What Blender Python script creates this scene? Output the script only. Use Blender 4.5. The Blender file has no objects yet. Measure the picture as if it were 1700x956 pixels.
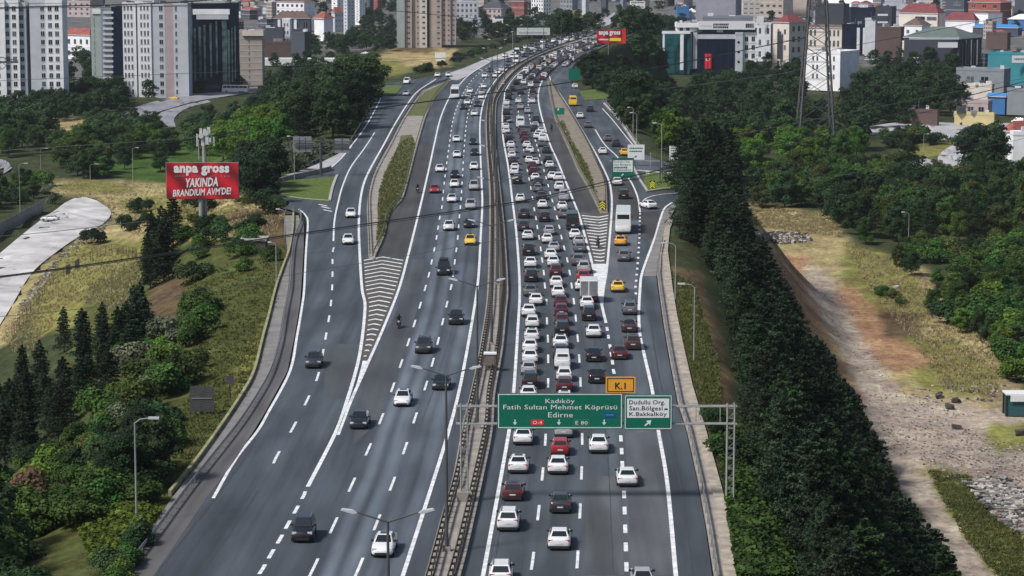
import bpy, bmesh, math, random
import numpy as np
from mathutils import Vector, Matrix
from mathutils.geometry import tessellate_polygon
random.seed(7); RNG = np.random.default_rng(7)
C = bpy.context.scene.collection
SC = bpy.context.scene
# ---------------------------------------------------------------- camera
CAMH = 51.0; FPX = 4300.0; PITCH = math.atan(618.0/FPX)
cam = bpy.data.cameras.new('camera'); camo = bpy.data.objects.new('camera', cam); C.objects.link(camo)
camo.location = (0, 0, CAMH); camo.rotation_euler = (math.radians(90)-PITCH, 0, 0)
cam.sensor_width = 36; cam.lens = FPX/1700*36; cam.clip_start = 1; cam.clip_end = 30000
SC.camera = camo
# ---------------------------------------------------------------- sky, sun, exposure
SUN_EL, SUN_AZ = math.radians(50), math.radians(-122)      # azimuth clockwise from +Y
w = bpy.data.worlds.new('World'); SC.world = w; w.use_nodes = True
nt = w.node_tree; bg = nt.nodes['Background']
sky = nt.nodes.new('ShaderNodeTexSky'); sky.sky_type = 'NISHITA'; sky.sun_disc = False
sky.sun_elevation = SUN_EL; sky.sun_rotation = SUN_AZ; sky.dust_density = 3.0; sky.air_density = 1.0; sky.ozone_density = 1.5
nt.links.new(sky.outputs[0], bg.inputs[0]); bg.inputs[1].default_value = 0.095
sun = bpy.data.lights.new('sun', 'SUN'); suno = bpy.data.objects.new('sun', sun); C.objects.link(suno)
sun.energy = 4.0; sun.angle = math.radians(10.0); sun.color = (1.0, 0.96, 0.9)
sd = Vector((math.sin(SUN_AZ)*math.cos(SUN_EL), math.cos(SUN_AZ)*math.cos(SUN_EL), math.sin(SUN_EL)))
suno.rotation_euler = sd.to_track_quat('Z', 'Y').to_euler()
SC.view_settings.view_transform = 'Standard'; SC.view_settings.look = 'None'
SC.view_settings.exposure = 0.0; SC.view_settings.gamma = 1
# ---------------------------------------------------------------- pixel tracing -> world points
cP, sP = math.cos(PITCH), math.sin(PITCH)
def ray(px, py):
    xc = (px-850)/FPX; yc = -(py-478)/FPX
    return np.array([xc, cP+yc*sP, -sP+yc*cP])
def G(px, py, z=0.0):                       # point of the level z seen at a photo position
    d = ray(px, py); t = (z-CAMH)/d[2]
    return (d[0]*t, d[1]*t, z)
def P(px, py, D):                           # point at depth D
    d = ray(px, py); t = D/d[1]
    return (d[0]*t, D, CAMH+d[2]*t)
def proj(X, Y, Z):
    z = Z-CAMH
    depth = Y*cP - z*sP; up = Y*sP + z*cP
    return 850+FPX*X/depth, 478-FPX*up/depth
def crom(pts, n=10):
    pts = [np.array(p, float) for p in pts]
    if len(pts) < 3: 
        return [tuple(pts[0]+(pts[-1]-pts[0])*i/n) for i in range(n+1)]
    out = []
    e = [2*pts[0]-pts[1]]+pts+[2*pts[-1]-pts[-2]]
    for i in range(1, len(e)-2):
        p0, p1, p2, p3 = e[i-1:i+3]
        for k in range(n):
            t = k/n
            out.append(tuple(0.5*((2*p1)+(-p0+p2)*t+(2*p0-5*p1+4*p2-p3)*t*t+(-p0+3*p1-3*p2+p3)*t**3)))
    out.append(tuple(pts[-1])); return out
def XofY(tab, smooth=True):                 # tab: list of (x,y) in the photo, bottom first
    pts = crom(tab, 8) if smooth else tab
    w3 = [G(x, y) for x, y in pts]
    ys = np.array([p[1] for p in w3]); xs = np.array([p[0] for p in w3])
    o = np.argsort(ys); ys = ys[o]; xs = xs[o]
    return lambda Y: np.interp(Y, ys, xs)
def T(s):                                   # "y:x ..." table
    out = []
    for q in s.split():
        a, b = q.split(':'); out.append((float(b), float(a)))
    return out
LC_L = XofY(T('975:238 960:250 830:338 764:388 716:425 685:443 617:479 558:491 505:500 480:503 417:506 371:509 358:505 349:485 345:464 295:464 283:500 270:528 256:560 240:583 210:600 168:621 158:616 148:618 139:632 134:672 127:715 117:745 111:770 99:802 82:850 72:900 59:960 52:996 46:1024 38:1040'), False)
LC_R = XofY(T('975:700 960:705 868:730 792:752 716:766 657:780 606:791 530:804 480:809 392:812 316:812 240:807 190:807 157:814 126:834 114:850 97:880 79:922 68:955 60:985 52:1015 46:1036 38:1046'))
RC_L = XofY(T('975:760 960:764 906:778 792:803 716:818 657:822 581:835 518:841 480:844 392:839 341:834 265:826 240:824 177:824 152:834 130:850 115:866 100:890 85:925 74:958 65:988 57:1014 50:1036 41:1050'))
RC_R = XofY(T('975:1186 960:1183 880:1172 797:1157 716:1139 669:1124 601:1111 543:1101 480:1092 455:1089 427:1092 400:1099 366:1110 346:1120 337:1134 285:1135 277:1130 262:1085 255:1068 235:1052 200:1028 172:1003 164:1012 156:975 140:950 120:945 105:955 90:978 78:1000 68:1020 60:1044 50:1062 43:1072'), False)
COR_L = XofY(T('1200:20 960:188 830:280 720:360 621:420 528:445 480:458 417:474 381:466 351:458 300:455 260:520 205:590 160:610 143:612 130:680 116:740 97:798 79:850 67:900 55:960 48:996 42:1020 35:1036'), False)
COR_R = XofY(T('1200:1262 960:1222 837:1204 716:1171 642:1149 576:1134 523:1123 480:1116 417:1108 366:1120 335:1142 280:1142 250:1075 195:1033 160:1022 150:985 130:960 105:970 88:990 78:1006 64:1040 56:1060 48:1072 40:1078'), False)
def sm(t): t = np.clip(t, 0, 1); return t*t*(3-2*t)
def vnoise(X, Y, s, seed=0):
    a = X/s; b = Y/s
    return (np.sin(a*1.7+seed+np.sin(b*1.3+seed*2)*1.3)*np.sin(b*1.9+seed*3+np.sin(a*1.1)*1.4))
def H(X, Y):
    X = np.asarray(X, float); Y = np.asarray(Y, float)
    dl = COR_L(Y)-X; dr = X-COR_R(Y)
    k = np.maximum(sm((dl-0.5)/np.interp(Y, [850, 1050], [62, 26])), 1.04*sm((dr-0.5)/np.interp(Y, [180, 300, 700, 950], [26, 30, 34, 13])))
    k = np.maximum(k, sm((Y-1170)/60))
    z = -26.5*k
    amp = np.clip(np.maximum(dl, dr)/14, 0, 1)*np.where(Y < 1250, 1, .3)
    return z-0.06 + amp*(0.55*vnoise(X, Y, 9)+0.25*vnoise(X, Y, 3.3, 2))
_YS = np.geomspace(120, 5000, 2600)
def ground(px, py, dz=0.0):                 # point of the terrain seen at a photo position
    d = ray(px, py); t = _YS/d[1]
    X = d[0]*t; Z = CAMH+d[2]*t; g = Z-H(X, _YS)-dz
    i = np.argmax(g < 0)
    if i == 0: i = len(_YS)-1
    a, b = g[i-1], g[i]; f = a/(a-b) if a != b else 0
    Y = _YS[i-1]+(_YS[i]-_YS[i-1])*f; X0 = d[0]*Y/d[1]
    return (float(X0), float(Y), float(H(X0, Y))+dz)
# ---------------------------------------------------------------- materials
MATS = {}
def mat(name, col, rough=0.7, metal=0.0, var=0.12, scale=3.0, bump=0.0, coat=0.0, coord='Object', rand=0.0, spec=0.5):
    if name in MATS: return MATS[name]
    m = bpy.data.materials.new(name); m.use_nodes = True; n = m.node_tree.nodes; l = m.node_tree.links
    b = n['Principled BSDF']; b.inputs['Roughness'].default_value = rough; b.inputs['Metallic'].default_value = metal
    b.inputs['Coat Weight'].default_value = coat; b.inputs['Specular IOR Level'].default_value = spec
    tc = n.new('ShaderNodeTexCoord'); nz = n.new('ShaderNodeTexNoise'); nz.inputs['Scale'].default_value = scale
    nz.inputs['Detail'].default_value = 6; l.new(tc.outputs[coord], nz.inputs['Vector'])
    mr = n.new('ShaderNodeMapRange'); mr.inputs[1].default_value = .3; mr.inputs[2].default_value = .7
    mr.inputs[3].default_value = 1-var; mr.inputs[4].default_value = 1+var; l.new(nz.outputs[0], mr.inputs[0])
    last = mr.outputs[0]
    if rand:
        oi = n.new('ShaderNodeObjectInfo'); m2 = n.new('ShaderNodeMapRange')
        m2.inputs[3].default_value = 1-rand; m2.inputs[4].default_value = 1+rand; l.new(oi.outputs['Random'], m2.inputs[0])
        mm = n.new('ShaderNodeMath'); mm.operation = 'MULTIPLY'; l.new(last, mm.inputs[0]); l.new(m2.outputs[0], mm.inputs[1]); last = mm.outputs[0]
    vm = n.new('ShaderNodeVectorMath'); vm.operation = 'SCALE'; vm.inputs[0].default_value = col[:3]; l.new(last, vm.inputs['Scale'])
    l.new(vm.outputs[0], b.inputs['Base Color'])
    if bump:
        bp = n.new('ShaderNodeBump'); bp.inputs['Strength'].default_value = bump; bp.inputs['Distance'].default_value = .05
        l.new(nz.outputs[0], bp.inputs['Height']); l.new(bp.outputs[0], b.inputs['Normal'])
    m.diffuse_color = (*col[:3], 1); MATS[name] = m; return m
def leafmat(name, col, tr=0.25, rand=0.25, hue=0.04):
    m = bpy.data.materials.new(name); m.use_nodes = True; n = m.node_tree.nodes; l = m.node_tree.links
    b = n['Principled BSDF']; b.inputs['Roughness'].default_value = .75; b.inputs['Specular IOR Level'].default_value = .15
    at = n.new('ShaderNodeAttribute'); at.attribute_name = 'shade'
    oi = n.new('ShaderNodeObjectInfo'); mr = n.new('ShaderNodeMapRange'); mr.inputs[3].default_value = 1-rand; mr.inputs[4].default_value = 1+rand
    l.new(oi.outputs['Random'], mr.inputs[0])
    mm = n.new('ShaderNodeMath'); mm.operation = 'MULTIPLY'; l.new(at.outputs['Fac'], mm.inputs[0]); l.new(mr.outputs[0], mm.inputs[1])
    vm = n.new('ShaderNodeVectorMath'); vm.operation = 'SCALE'; vm.inputs[0].default_value = col; l.new(mm.outputs[0], vm.inputs['Scale'])
    hs = n.new('ShaderNodeHueSaturation'); m3 = n.new('ShaderNodeMapRange'); m3.inputs[3].default_value = .5-hue; m3.inputs[4].default_value = .5+hue
    l.new(at.outputs['Vector'], hs.inputs['Color'])
    sx = n.new('ShaderNodeMath'); sx.operation = 'FRACT'; s2 = n.new('ShaderNodeMath'); s2.operation = 'MULTIPLY'; s2.inputs[1].default_value = 17.3
    l.new(oi.outputs['Random'], s2.inputs[0]); l.new(s2.outputs[0], sx.inputs[0]); l.new(sx.outputs[0], m3.inputs[0]); l.new(m3.outputs[0], hs.inputs['Hue'])
    l.new(vm.outputs[0], hs.inputs['Color']); l.new(hs.outputs[0], b.inputs['Base Color'])
    t = n.new('ShaderNodeBsdfTranslucent'); l.new(hs.outputs[0], t.inputs[0]); mx = n.new('ShaderNodeMixShader'); mx.inputs[0].default_value = tr
    l.new(b.outputs[0], mx.inputs[1]); l.new(t.outputs[0], mx.inputs[2]); l.new(mx.outputs[0], n['Material Output'].inputs[0])
    MATS[name] = m; return m
def asphalt(name, col, wear=0.35, tracks=()):
    m = bpy.data.materials.new(name); m.use_nodes = True; n = m.node_tree.nodes; l = m.node_tree.links
    b = n['Principled BSDF']; b.inputs['Roughness'].default_value = .72; b.inputs['Specular IOR Level'].default_value = .45
    uv = n.new('ShaderNodeUVMap'); uv.uv_map = 'uv'
    mp = n.new('ShaderNodeMapping'); mp.inputs['Scale'].default_value = (0.55, 0.012, 1); l.new(uv.outputs[0], mp.inputs[0])
    n1 = n.new('ShaderNodeTexNoise'); n1.inputs['Scale'].default_value = 1; n1.inputs['Detail'].default_value = 4; l.new(mp.outputs[0], n1.inputs['Vector'])
    mp2 = n.new('ShaderNodeMapping'); mp2.inputs['Scale'].default_value = (0.25, 0.05, 1); l.new(uv.outputs[0], mp2.inputs[0])
    n2 = n.new('ShaderNodeTexNoise'); n2.inputs['Scale'].default_value = 1; n2.inputs['Detail'].default_value = 8; l.new(mp2.outputs[0], n2.inputs['Vector'])
    n3 = n.new('ShaderNodeTexNoise'); n3.inputs['Scale'].default_value = 6; n3.inputs['Detail'].default_value = 4; l.new(uv.outputs[0], n3.inputs['Vector'])
    def mrn(src, a, c):
        r = n.new('ShaderNodeMapRange'); r.inputs[1].default_value = .35; r.inputs[2].default_value = .65; r.inputs[3].default_value = a; r.inputs[4].default_value = c
        l.new(src, r.inputs[0]); return r.outputs[0]
    def mul(a, c):
        r = n.new('ShaderNodeMath'); r.operation = 'MULTIPLY'; l.new(a, r.inputs[0]); l.new(c, r.inputs[1]); return r.outputs[0]
    f = mul(mul(mrn(n1.outputs[0], 1-wear, 1+wear), mrn(n2.outputs[0], .72, 1.22)), mrn(n3.outputs[0], .93, 1.07))
    sx = n.new('ShaderNodeSeparateXYZ'); l.new(uv.outputs[0], sx.inputs[0])
    for (c, wd, k) in tracks:             # worn wheel paths, lighter aggregate
        a = n.new('ShaderNodeMath'); a.operation = 'SUBTRACT'; a.inputs[1].default_value = c; l.new(sx.outputs[0], a.inputs[0])
        q = n.new('ShaderNodeMath'); q.operation = 'ABSOLUTE'; l.new(a.outputs[0], q.inputs[0])
        r = n.new('ShaderNodeMapRange'); r.interpolation_type = 'SMOOTHSTEP'; r.inputs[1].default_value = wd*.15; r.inputs[2].default_value = wd
        r.inputs[3].default_value = k; r.inputs[4].default_value = 1; l.new(q.outputs[0], r.inputs[0]); f = mul(f, r.outputs[0])
    # tar cracks
    vm = n.new('ShaderNodeVectorMath'); vm.operation = 'SCALE'; vm.inputs[0].default_value = col; l.new(f, vm.inputs['Scale'])
    l.new(vm.outputs[0], b.inputs['Base Color'])
    bp = n.new('ShaderNodeBump'); bp.inputs['Strength'].default_value = .15; bp.inputs['Distance'].default_value = .02; l.new(n3.outputs[0], bp.inputs['Height']); l.new(bp.outputs[0], b.inputs['Normal'])
    MATS[name] = m; return m
# ---------------------------------------------------------------- object helpers
def tag(o, label=None, cat=None, group=None, kind=None):
    if label: o['label'] = label
    if cat: o['category'] = cat
    if group: o['group'] = group
    if kind: o['kind'] = kind
    return o
def empty(name, loc, rz=0, label=None, cat=None, group=None):
    o = bpy.data.objects.new(name, None); C.objects.link(o); o.location = loc; o.rotation_euler = (0, 0, rz); o.empty_display_size = .3
    return tag(o, label, cat, group)
def link(name, me, parent=None, loc=None, m=None):
    o = bpy.data.objects.new(name, me); C.objects.link(o)
    if parent is not None: o.parent = parent
    if loc is not None: o.location = loc
    if m is not None:
        if len(me.materials) == 0: me.materials.append(None)
        o.material_slots[0].link = 'OBJECT'; o.material_slots[0].material = m
    return o
def me_from(name, v, f, mats=None, midx=None, smooth=False):
    me = bpy.data.meshes.new(name); me.from_pydata([tuple(map(float, p)) for p in v], [], f)
    for q in (mats or []): me.materials.append(q)
    if midx is not None: me.polygons.foreach_set('material_index', midx)
    if smooth: me.polygons.foreach_set('use_smooth', [True]*len(me.polygons))
    me.update(); return me
class MB:                                    # simple mesh collector
    def __init__(s): s.v = []; s.f = []; s.m = []; s.mats = []
    def mi(s, m):
        if m not in s.mats: s.mats.append(m)
        return s.mats.index(m)
    def add(s, v, f, m=None):
        o = len(s.v); s.v += [tuple(p) for p in v]; s.f += [tuple(i+o for i in q) for q in f]; s.m += [s.mi(m)]*len(f)
    def box(s, x0, x1, y0, y1, z0, z1, m=None, M=None):
        v = [(x0,y0,z0),(x1,y0,z0),(x1,y1,z0),(x0,y1,z0),(x0,y0,z1),(x1,y0,z1),(x1,y1,z1),(x0,y1,z1)]
        if M is not None: v = [tuple(M @ Vector(p)) for p in v]
        s.add(v, [(0,3,2,1),(4,5,6,7),(0,1,5,4),(1,2,6,5),(2,3,7,6),(3,0,4,7)], m)
    def beam(s, a, b, r, m=None, n=4, r2=None):
        a = Vector(a); b = Vector(b); d = (b-a)
        if d.length < 1e-6: return
        q = d.to_track_quat('Z', 'Y').to_matrix(); v = []
        for (p, rr) in ((a, r), (b, r if r2 is None else r2)):
            for k in range(n):
                t = 2*math.pi*(k+.5)/n; v.append(p+q @ Vector((rr*math.cos(t), rr*math.sin(t), 0)))
        f = [(k, (k+1) % n, n+(k+1) % n, n+k) for k in range(n)]+[tuple(range(n))[::-1], tuple(range(n, 2*n))]
        s.add(v, f, m)
    def tube(s, pts, r, m=None, n=6):
        for a, b in zip(pts[:-1], pts[1:]): s.beam(a, b, r, m, n)
    def mesh(s, name, smooth=False): return me_from(name, s.v, s.f, s.mats if s.mats != [None] else None, s.m if s.mats != [None] else None, smooth)
    def build(s, name, parent=None, loc=None, m=None, smooth=False):
        return link(name, s.mesh(name, smooth), parent, loc, m)
def orig(o): return o
def nth(n):
    W = 'first second third fourth fifth sixth seventh eighth ninth tenth eleventh twelfth thirteenth fourteenth fifteenth sixteenth seventeenth eighteenth nineteenth twentieth'.split()
    if n <= 20: return W[n-1]
    return '%d%s' % (n, {1: 'st', 2: 'nd', 3: 'rd'}.get(n % 10 if n % 100 not in (11, 12, 13) else 0, 'th'))
# ---------------------------------------------------------------- base materials
M_ASL = asphalt('asphalt_left', (0.053, 0.065, 0.080), .3, [(-6.0,.95,2.0),(-7.7,.9,1.9),(-2.5,1.0,1.6),(-4.1,.85,1.5)])
M_ASR = asphalt('asphalt_right', (0.054, 0.065, 0.078), .28, [(2.6,.7,1.12),(7.0,1.4,1.1),(10.3,.9,1.3),(11.8,.9,1.25),(14.2,1.5,1.4),(16,1.0,1.2)])
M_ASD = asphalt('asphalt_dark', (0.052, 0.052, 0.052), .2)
M_RAMP = asphalt('asphalt_ramp', (0.10, 0.11, 0.13), .15)
M_CONC = mat('weathered_concrete', (0.27, 0.25, 0.225), .85, var=.3, scale=.5, bump=.3)
M_SHLD = mat('shoulder_concrete', (0.185, 0.18, 0.175), .85, var=.25, scale=.35, bump=.2)
M_GUT = mat('gutter_dirt', (0.07, 0.062, 0.055), .9, var=.3, scale=1.5)
M_PALE = mat('pale_pavement', (0.36, 0.36, 0.38), .85, var=.22, scale=.08, bump=.1)
M_PAINT = mat('road_paint', (0.66, 0.68, 0.70), .6, var=.3, scale=1.2)
M_STEEL = mat('galvanised_steel', (0.30, 0.30, 0.31), .5, metal=.5, var=.2, scale=2)
M_RUST = mat('weathered_dark_steel', (0.07, 0.06, 0.055), .7, metal=.3, var=.3, scale=2)
M_POLE = mat('grey_pole_paint', (0.085, 0.09, 0.095), .5, metal=.3, var=.15, scale=1)
M_LITE = mat('light_pole_paint', (0.32, 0.33, 0.33), .5, metal=.2, var=.15, scale=1)
M_LAMPG = mat('lamp_glass', (0.55, 0.57, 0.6), .25, var=.05)
# ================================================================ GROUND
ys = np.geomspace(135, 4200, 560); us = np.linspace(-1.25, 1.25, 560); us = us*(0.55+0.45*np.abs(us))
YY, UU = np.meshgrid(ys, us, indexing='ij'); XX = UU*YY*0.27
ZZ = H(XX, YY)
inc = (XX > COR_L(YY)+.6) & (XX < COR_R(YY)-.6) & (YY < 1168)
ZZ = np.where(inc, -0.35, ZZ)
PX, PY = proj(XX, YY, ZZ)
jx = vnoise(XX, YY, 4.0, 5)+.7*vnoise(XX, YY, 1.7, 9); jy = vnoise(XX, YY, 3.1, 3)+.6*vnoise(XX, YY, 1.3, 7)
PXj = PX+jx*7; PYj = PY+jy*3.0
def inpoly(poly):
    x = PXj; y = PYj; c = np.zeros(x.shape, bool); n = len(poly); j = n-1
    for i in range(n):
        xi, yi = poly[i]; xj, yj = poly[j]
        if yi != yj: c ^= ((yi > y) != (yj > y)) & (x < (xj-xi)*(y-yi)/(yj-yi)+xi)
        j = i
    return c
COL = np.zeros(XX.shape+(3,)); COL[:] = (0.040, 0.050, 0.022)
DRY = (0.30, 0.25, 0.125); TAN = (0.33, 0.26, 0.13); OLV = (0.070, 0.080, 0.025); SOIL = (0.30, 0.18, 0.105); GRV = (0.35, 0.295, 0.24)
GRN = (0.045, 0.085, 0.018); BRN = (0.10, 0.07, 0.04); YGR = (0.17, 0.165, 0.05); CITY = (0.12, 0.12, 0.12)
fld = [
 (CITY, [(-200,-60),(1900,-60),(1900,120),(1440,110),(1000,40),(620,80),(400,110),(-200,160)]),
 (GRN, [(200,235),(300,225),(470,250),(470,310),(285,305),(180,295)]),
 (DRY, [(75,298),(200,298),(285,306),(300,330),(400,325),(475,350),(486,380),(455,400),(330,392),(250,420),(200,400),(170,420),(60,470),(20,560),(-80,640),(-80,560),(60,450),(130,395),(186,360),(165,332),(80,322)]),
 (YGR, [(190,330),(260,325),(330,345),(400,345),(380,372),(250,375)]), ((0.14,0.135,0.055), [(60,470),(120,420),(200,410),(180,440),(90,500),(30,560)]), (YGR, [(95,305),(160,300),(240,312),(200,322),(110,318)]),
 (YGR, [(120,400),(250,398),(300,440),(230,520),(120,540),(60,560),(60,470)]),
 (OLV, [(150,470),(300,400),(486,395),(482,440),(458,500),(445,545),(420,640),(360,735),(280,850),(200,958),(40,958),(150,700),(110,600)]),
 (YGR, [(375,640),(420,560),(455,520),(440,600),(400,670)]),
 (BRN, [(255,470),(300,455),(320,520),(280,560),(240,530)]),
 (BRN, [(385,350),(480,345),(486,380),(470,420),(410,430),(380,390)]),
 (TAN, [(68,192),(140,195),(165,215),(120,232),(70,230)]),
 (TAN, [(608,100),(655,80),(760,80),(740,112),(640,112)]), (BRN, [(650,76),(720,76),(722,88),(660,86)]), (YGR, [(600,100),(660,98),(690,118),(610,135)]),
 (YGR, [(925,22),(960,18),(1000,35),(975,45),(930,35)]),
 (YGR, [(340,370),(365,370),(360,400),(330,400)]),
 (BRN, [(1108,440),(1160,450),(1196,560),(1215,640),(1205,740),(1178,740),(1150,640),(1120,520)]),
 (YGR, [(1125,470),(1150,478),(1180,560),(1160,600)]),
 ((0.24,0.19,0.11), [(1228,345),(1400,395),(1540,450),(1590,530),(1700,640),(1700,800),(1500,800),(1330,560)]),
 (DRY, [(1228,338),(1300,345),(1385,358),(1400,395),(1470,425),(1530,450),(1570,520),(1640,560),(1665,620),(1650,668),(1500,660),(1330,500),(1250,410)]),
 (YGR, [(1460,560),(1580,560),(1660,620),(1640,660),(1530,650)]), (YGR, [(1400,400),(1500,430),(1560,520),(1460,520),(1400,470)]),
 (SOIL, [(1262,415),(1335,425),(1352,500),(1400,600),(1430,665),(1390,660),(1300,540)]),
 (SOIL, [(1385,470),(1420,475),(1500,570),(1560,600),(1490,625),(1430,580)]), (BRN, [(1450,510),(1530,520),(1530,560),(1470,560)]),
 (GRV, [(1335,445),(1372,445),(1392,490),(1430,560),(1470,620),(1510,660),(1590,672),(1760,690),(1760,780),(1640,725),(1540,740),(1520,775),(1580,860),(1655,965),(1590,965),(1540,880),(1450,735),(1425,650),(1385,560),(1345,490)]),
 ((0.30,0.25,0.21), [(1450,665),(1560,680),(1700,735),(1760,760),(1760,930),(1690,880),(1640,830),(1560,790),(1490,760)]),
 (YGR, [(1530,775),(1600,780),(1650,830),(1700,885),(1760,940),(1760,990),(1665,970),(1600,890)]),
 (OLV, [(1560,790),(1610,800),(1660,850),(1620,880),(1580,840)]), (YGR, [(1630,705),(1760,700),(1760,752),(1650,748)]),
 (DRY, [(1480,325),(1530,325),(1535,345),(1490,345)]), (DRY, [(1505,405),(1720,395),(1720,425),(1505,425)]),
 (YGR, [(1500,240),(1610,232),(1560,262),(1505,268)]),
 ((0.30,0.30,0.32), [(1240,-20),(1700,-20),(1700,60),(1450,60),(1240,20)]),
]
for c, poly in fld:
    k = inpoly(poly); COL[k] = c
# soften borders
for _ in range(2):
    COL[1:-1, 1:-1] = (COL[1:-1, 1:-1]*2+COL[:-2, 1:-1]+COL[2:, 1:-1]+COL[1:-1, :-2]+COL[1:-1, 2:])/6
nr, nc = XX.shape
idx = np.arange(nr*nc).reshape(nr, nc)
quads = np.stack([idx[:-1, :-1], idx[:-1, 1:], idx[1:, 1:], idx[1:, :-1]], -1).reshape(-1, 4)
me = bpy.data.meshes.new('ground')
me.vertices.add(nr*nc); me.vertices.foreach_set('co', np.stack([XX, YY, ZZ], -1).astype(np.float32).ravel())
me.loops.add(quads.size); me.loops.foreach_set('vertex_index', quads.astype(np.int32).ravel())
me.polygons.add(len(quads)); me.polygons.foreach_set('loop_start', np.arange(0, quads.size, 4, dtype=np.int32)); me.polygons.foreach_set('loop_total', np.full(len(quads), 4, np.int32))
me.polygons.foreach_set('use_smooth', [True]*len(quads)); me.update(calc_edges=True)
ca = me.color_attributes.new('soil', 'FLOAT_COLOR', 'POINT'); ca.data.foreach_set('color', np.concatenate([COL, np.ones(XX.shape+(1,))], -1).astype(np.float32).ravel())
gm = bpy.data.materials.new('ground_cover'); gm.use_nodes = True; n = gm.node_tree.nodes; l = gm.node_tree.links
b = n['Principled BSDF']; b.inputs['Roughness'].default_value = .95; b.inputs['Specular IOR Level'].default_value = .1
at = n.new('ShaderNodeAttribute'); at.attribute_name = 'soil'
tc = n.new('ShaderNodeTexCoord')
def nz(scale, a, c, lo=.3, hi=.7, st=(1,1,1)):
    mp = n.new('ShaderNodeMapping'); mp.inputs['Scale'].default_value = st; l.new(tc.outputs['Object'], mp.inputs[0])
    t = n.new('ShaderNodeTexNoise'); t.inputs['Scale'].default_value = scale; t.inputs['Detail'].default_value = 8; t.inputs['Roughness'].default_value = .65; l.new(mp.outputs[0], t.inputs['Vector'])
    r = n.new('ShaderNodeMapRange'); r.inputs[1].default_value = lo; r.inputs[2].default_value = hi; r.inputs[3].default_value = a; r.inputs[4].default_value = c; l.new(t.outputs[0], r.inputs[0]); return r.outputs[0], t.outputs[0]
a1, _ = nz(.09, .62, 1.4); a2, h2 = nz(.9, .6, 1.45); a3, h3 = nz(.25, .8, 1.25, st=(1, .35, 1))
mm = n.new('ShaderNodeMath'); mm.operation = 'MULTIPLY'; l.new(a1, mm.inputs[0]); l.new(a2, mm.inputs[1])
m2 = n.new('ShaderNodeMath'); m2.operation = 'MULTIPLY'; l.new(mm.outputs[0], m2.inputs[0]); l.new(a3, m2.inputs[1])
vm = n.new('ShaderNodeVectorMath'); vm.operation = 'SCALE'; l.new(at.outputs['Color'], vm.inputs[0]); l.new(m2.outputs[0], vm.inputs['Scale'])
hs = n.new('ShaderNodeHueSaturation'); a4, _ = nz(.18, .47, .53); l.new(a4, hs.inputs['Hue']); l.new(vm.outputs[0], hs.inputs['Color']); l.new(hs.outputs[0], b.inputs['Base Color'])
bp = n.new('ShaderNodeBump'); bp.inputs['Strength'].default_value = .8; bp.inputs['Distance'].default_value = .5; l.new(h2, bp.inputs['Height']); l.new(bp.outputs[0], b.inputs['Normal'])
me.materials.append(gm); go = link('ground', me); tag(go, 'grassy and bare earth ground falling away on both sides of the raised highway', kind='structure')
far = MB(); far.box(-9000, 9000, -3000, 16000, -34, -30); fo = far.build('far_ground', m=mat('far_soil', (0.06,0.07,0.04), .95, var=.4, scale=.01)); tag(fo, 'flat land reaching to the horizon around the city', kind='structure')

# ================================================================ ROADS
def row_strip(name, fL, fR, y0, y1, z, m, ref=None, ncol=10, step=3.0, label=None, side=0.0, kind='structure'):
    """sheet between two edges that run away from the camera; y0 (near) and y1 (far) photo rows"""
    Ya = G(0, y0)[1]; Yb = G(0, y1)[1]; ns = max(2, int((Yb-Ya)/step)); Ys = np.linspace(Ya, Yb, ns)
    L = fL(Ys); R = fR(Ys); R = np.maximum(R, L+.02); ref = ref or fL; X0 = ref(Ys); v = []; uv = []
    for i in range(ns):
        for k in range(ncol+1):
            x = L[i]+(R[i]-L[i])*k/ncol; v.append((x, Ys[i], z)); uv.append((x-X0[i], Ys[i]))
    f = [(i*(ncol+1)+k, i*(ncol+1)+k+1, (i+1)*(ncol+1)+k+1, (i+1)*(ncol+1)+k) for i in range(ns-1) for k in range(ncol)]
    if side:
        o = len(v)
        for i in range(ns):
            v += [(L[i]-.02, Ys[i], z-side), (R[i]+.02, Ys[i], z-side)]; uv += [(0, Ys[i]), (0, Ys[i])]
        for i in range(ns-1):
            a, c = i*(ncol+1), (i+1)*(ncol+1); f += [(a, c, o+2*i+2, o+2*i), (a+ncol, o+2*i+1, o+2*i+3, c+ncol)]
        f += [(0, o, o+1, ncol), ((ns-1)*(ncol+1), (ns-1)*(ncol+1)+ncol, o+2*ns-1, o+2*ns-2)]
    me = me_from(name, v, f); uvl = me.uv_layers.new(name='uv'); uva = np.array(uv)
    li = np.empty(len(me.loops), np.int32); me.loops.foreach_get('vertex_index', li); uvl.data.foreach_set('uv', uva[li].astype(np.float32).ravel())
    o = link(name, me); me.materials.append(m); return tag(o, label, kind=kind)
def area(name, px, z, m, label=None, side=0.0, smooth=0, kind='structure', parent=None, fn=None):
    """flat sheet outlined by photo positions, on level ground"""
    if smooth: px = crom(list(px)+[px[0]], smooth)[:-1]
    w3 = [Vector(G(x, y, z)) for x, y in px]
    tri = tessellate_polygon([w3]); v = list(w3); f = []
    for t in tri:
        a, b_, c = [w3[i] for i in t]
        f.append(t if (b_-a).cross(c-a).z > 0 else t[::-1])
    if side:
        k = len(w3); ar = sum(w3[i].x*w3[(i+1) % k].y-w3[(i+1) % k].x*w3[i].y for i in range(k))
        v += [p-Vector((0, 0, side)) for p in w3]
        for i in range(k):
            j = (i+1) % k; q = (i, i+k, j+k, j); f.append(q if ar > 0 else q[::-1])
    me = me_from(name, v, f); uvl = me.uv_layers.new(name='uv')
    for lp in me.loops: p = me.vertices[lp.vertex_index].co; uvl.data[lp.index].uv = (p.x, p.y)
    o = link(name, me, parent); me.materials.append(m); return tag(o, label, kind=kind)
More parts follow.
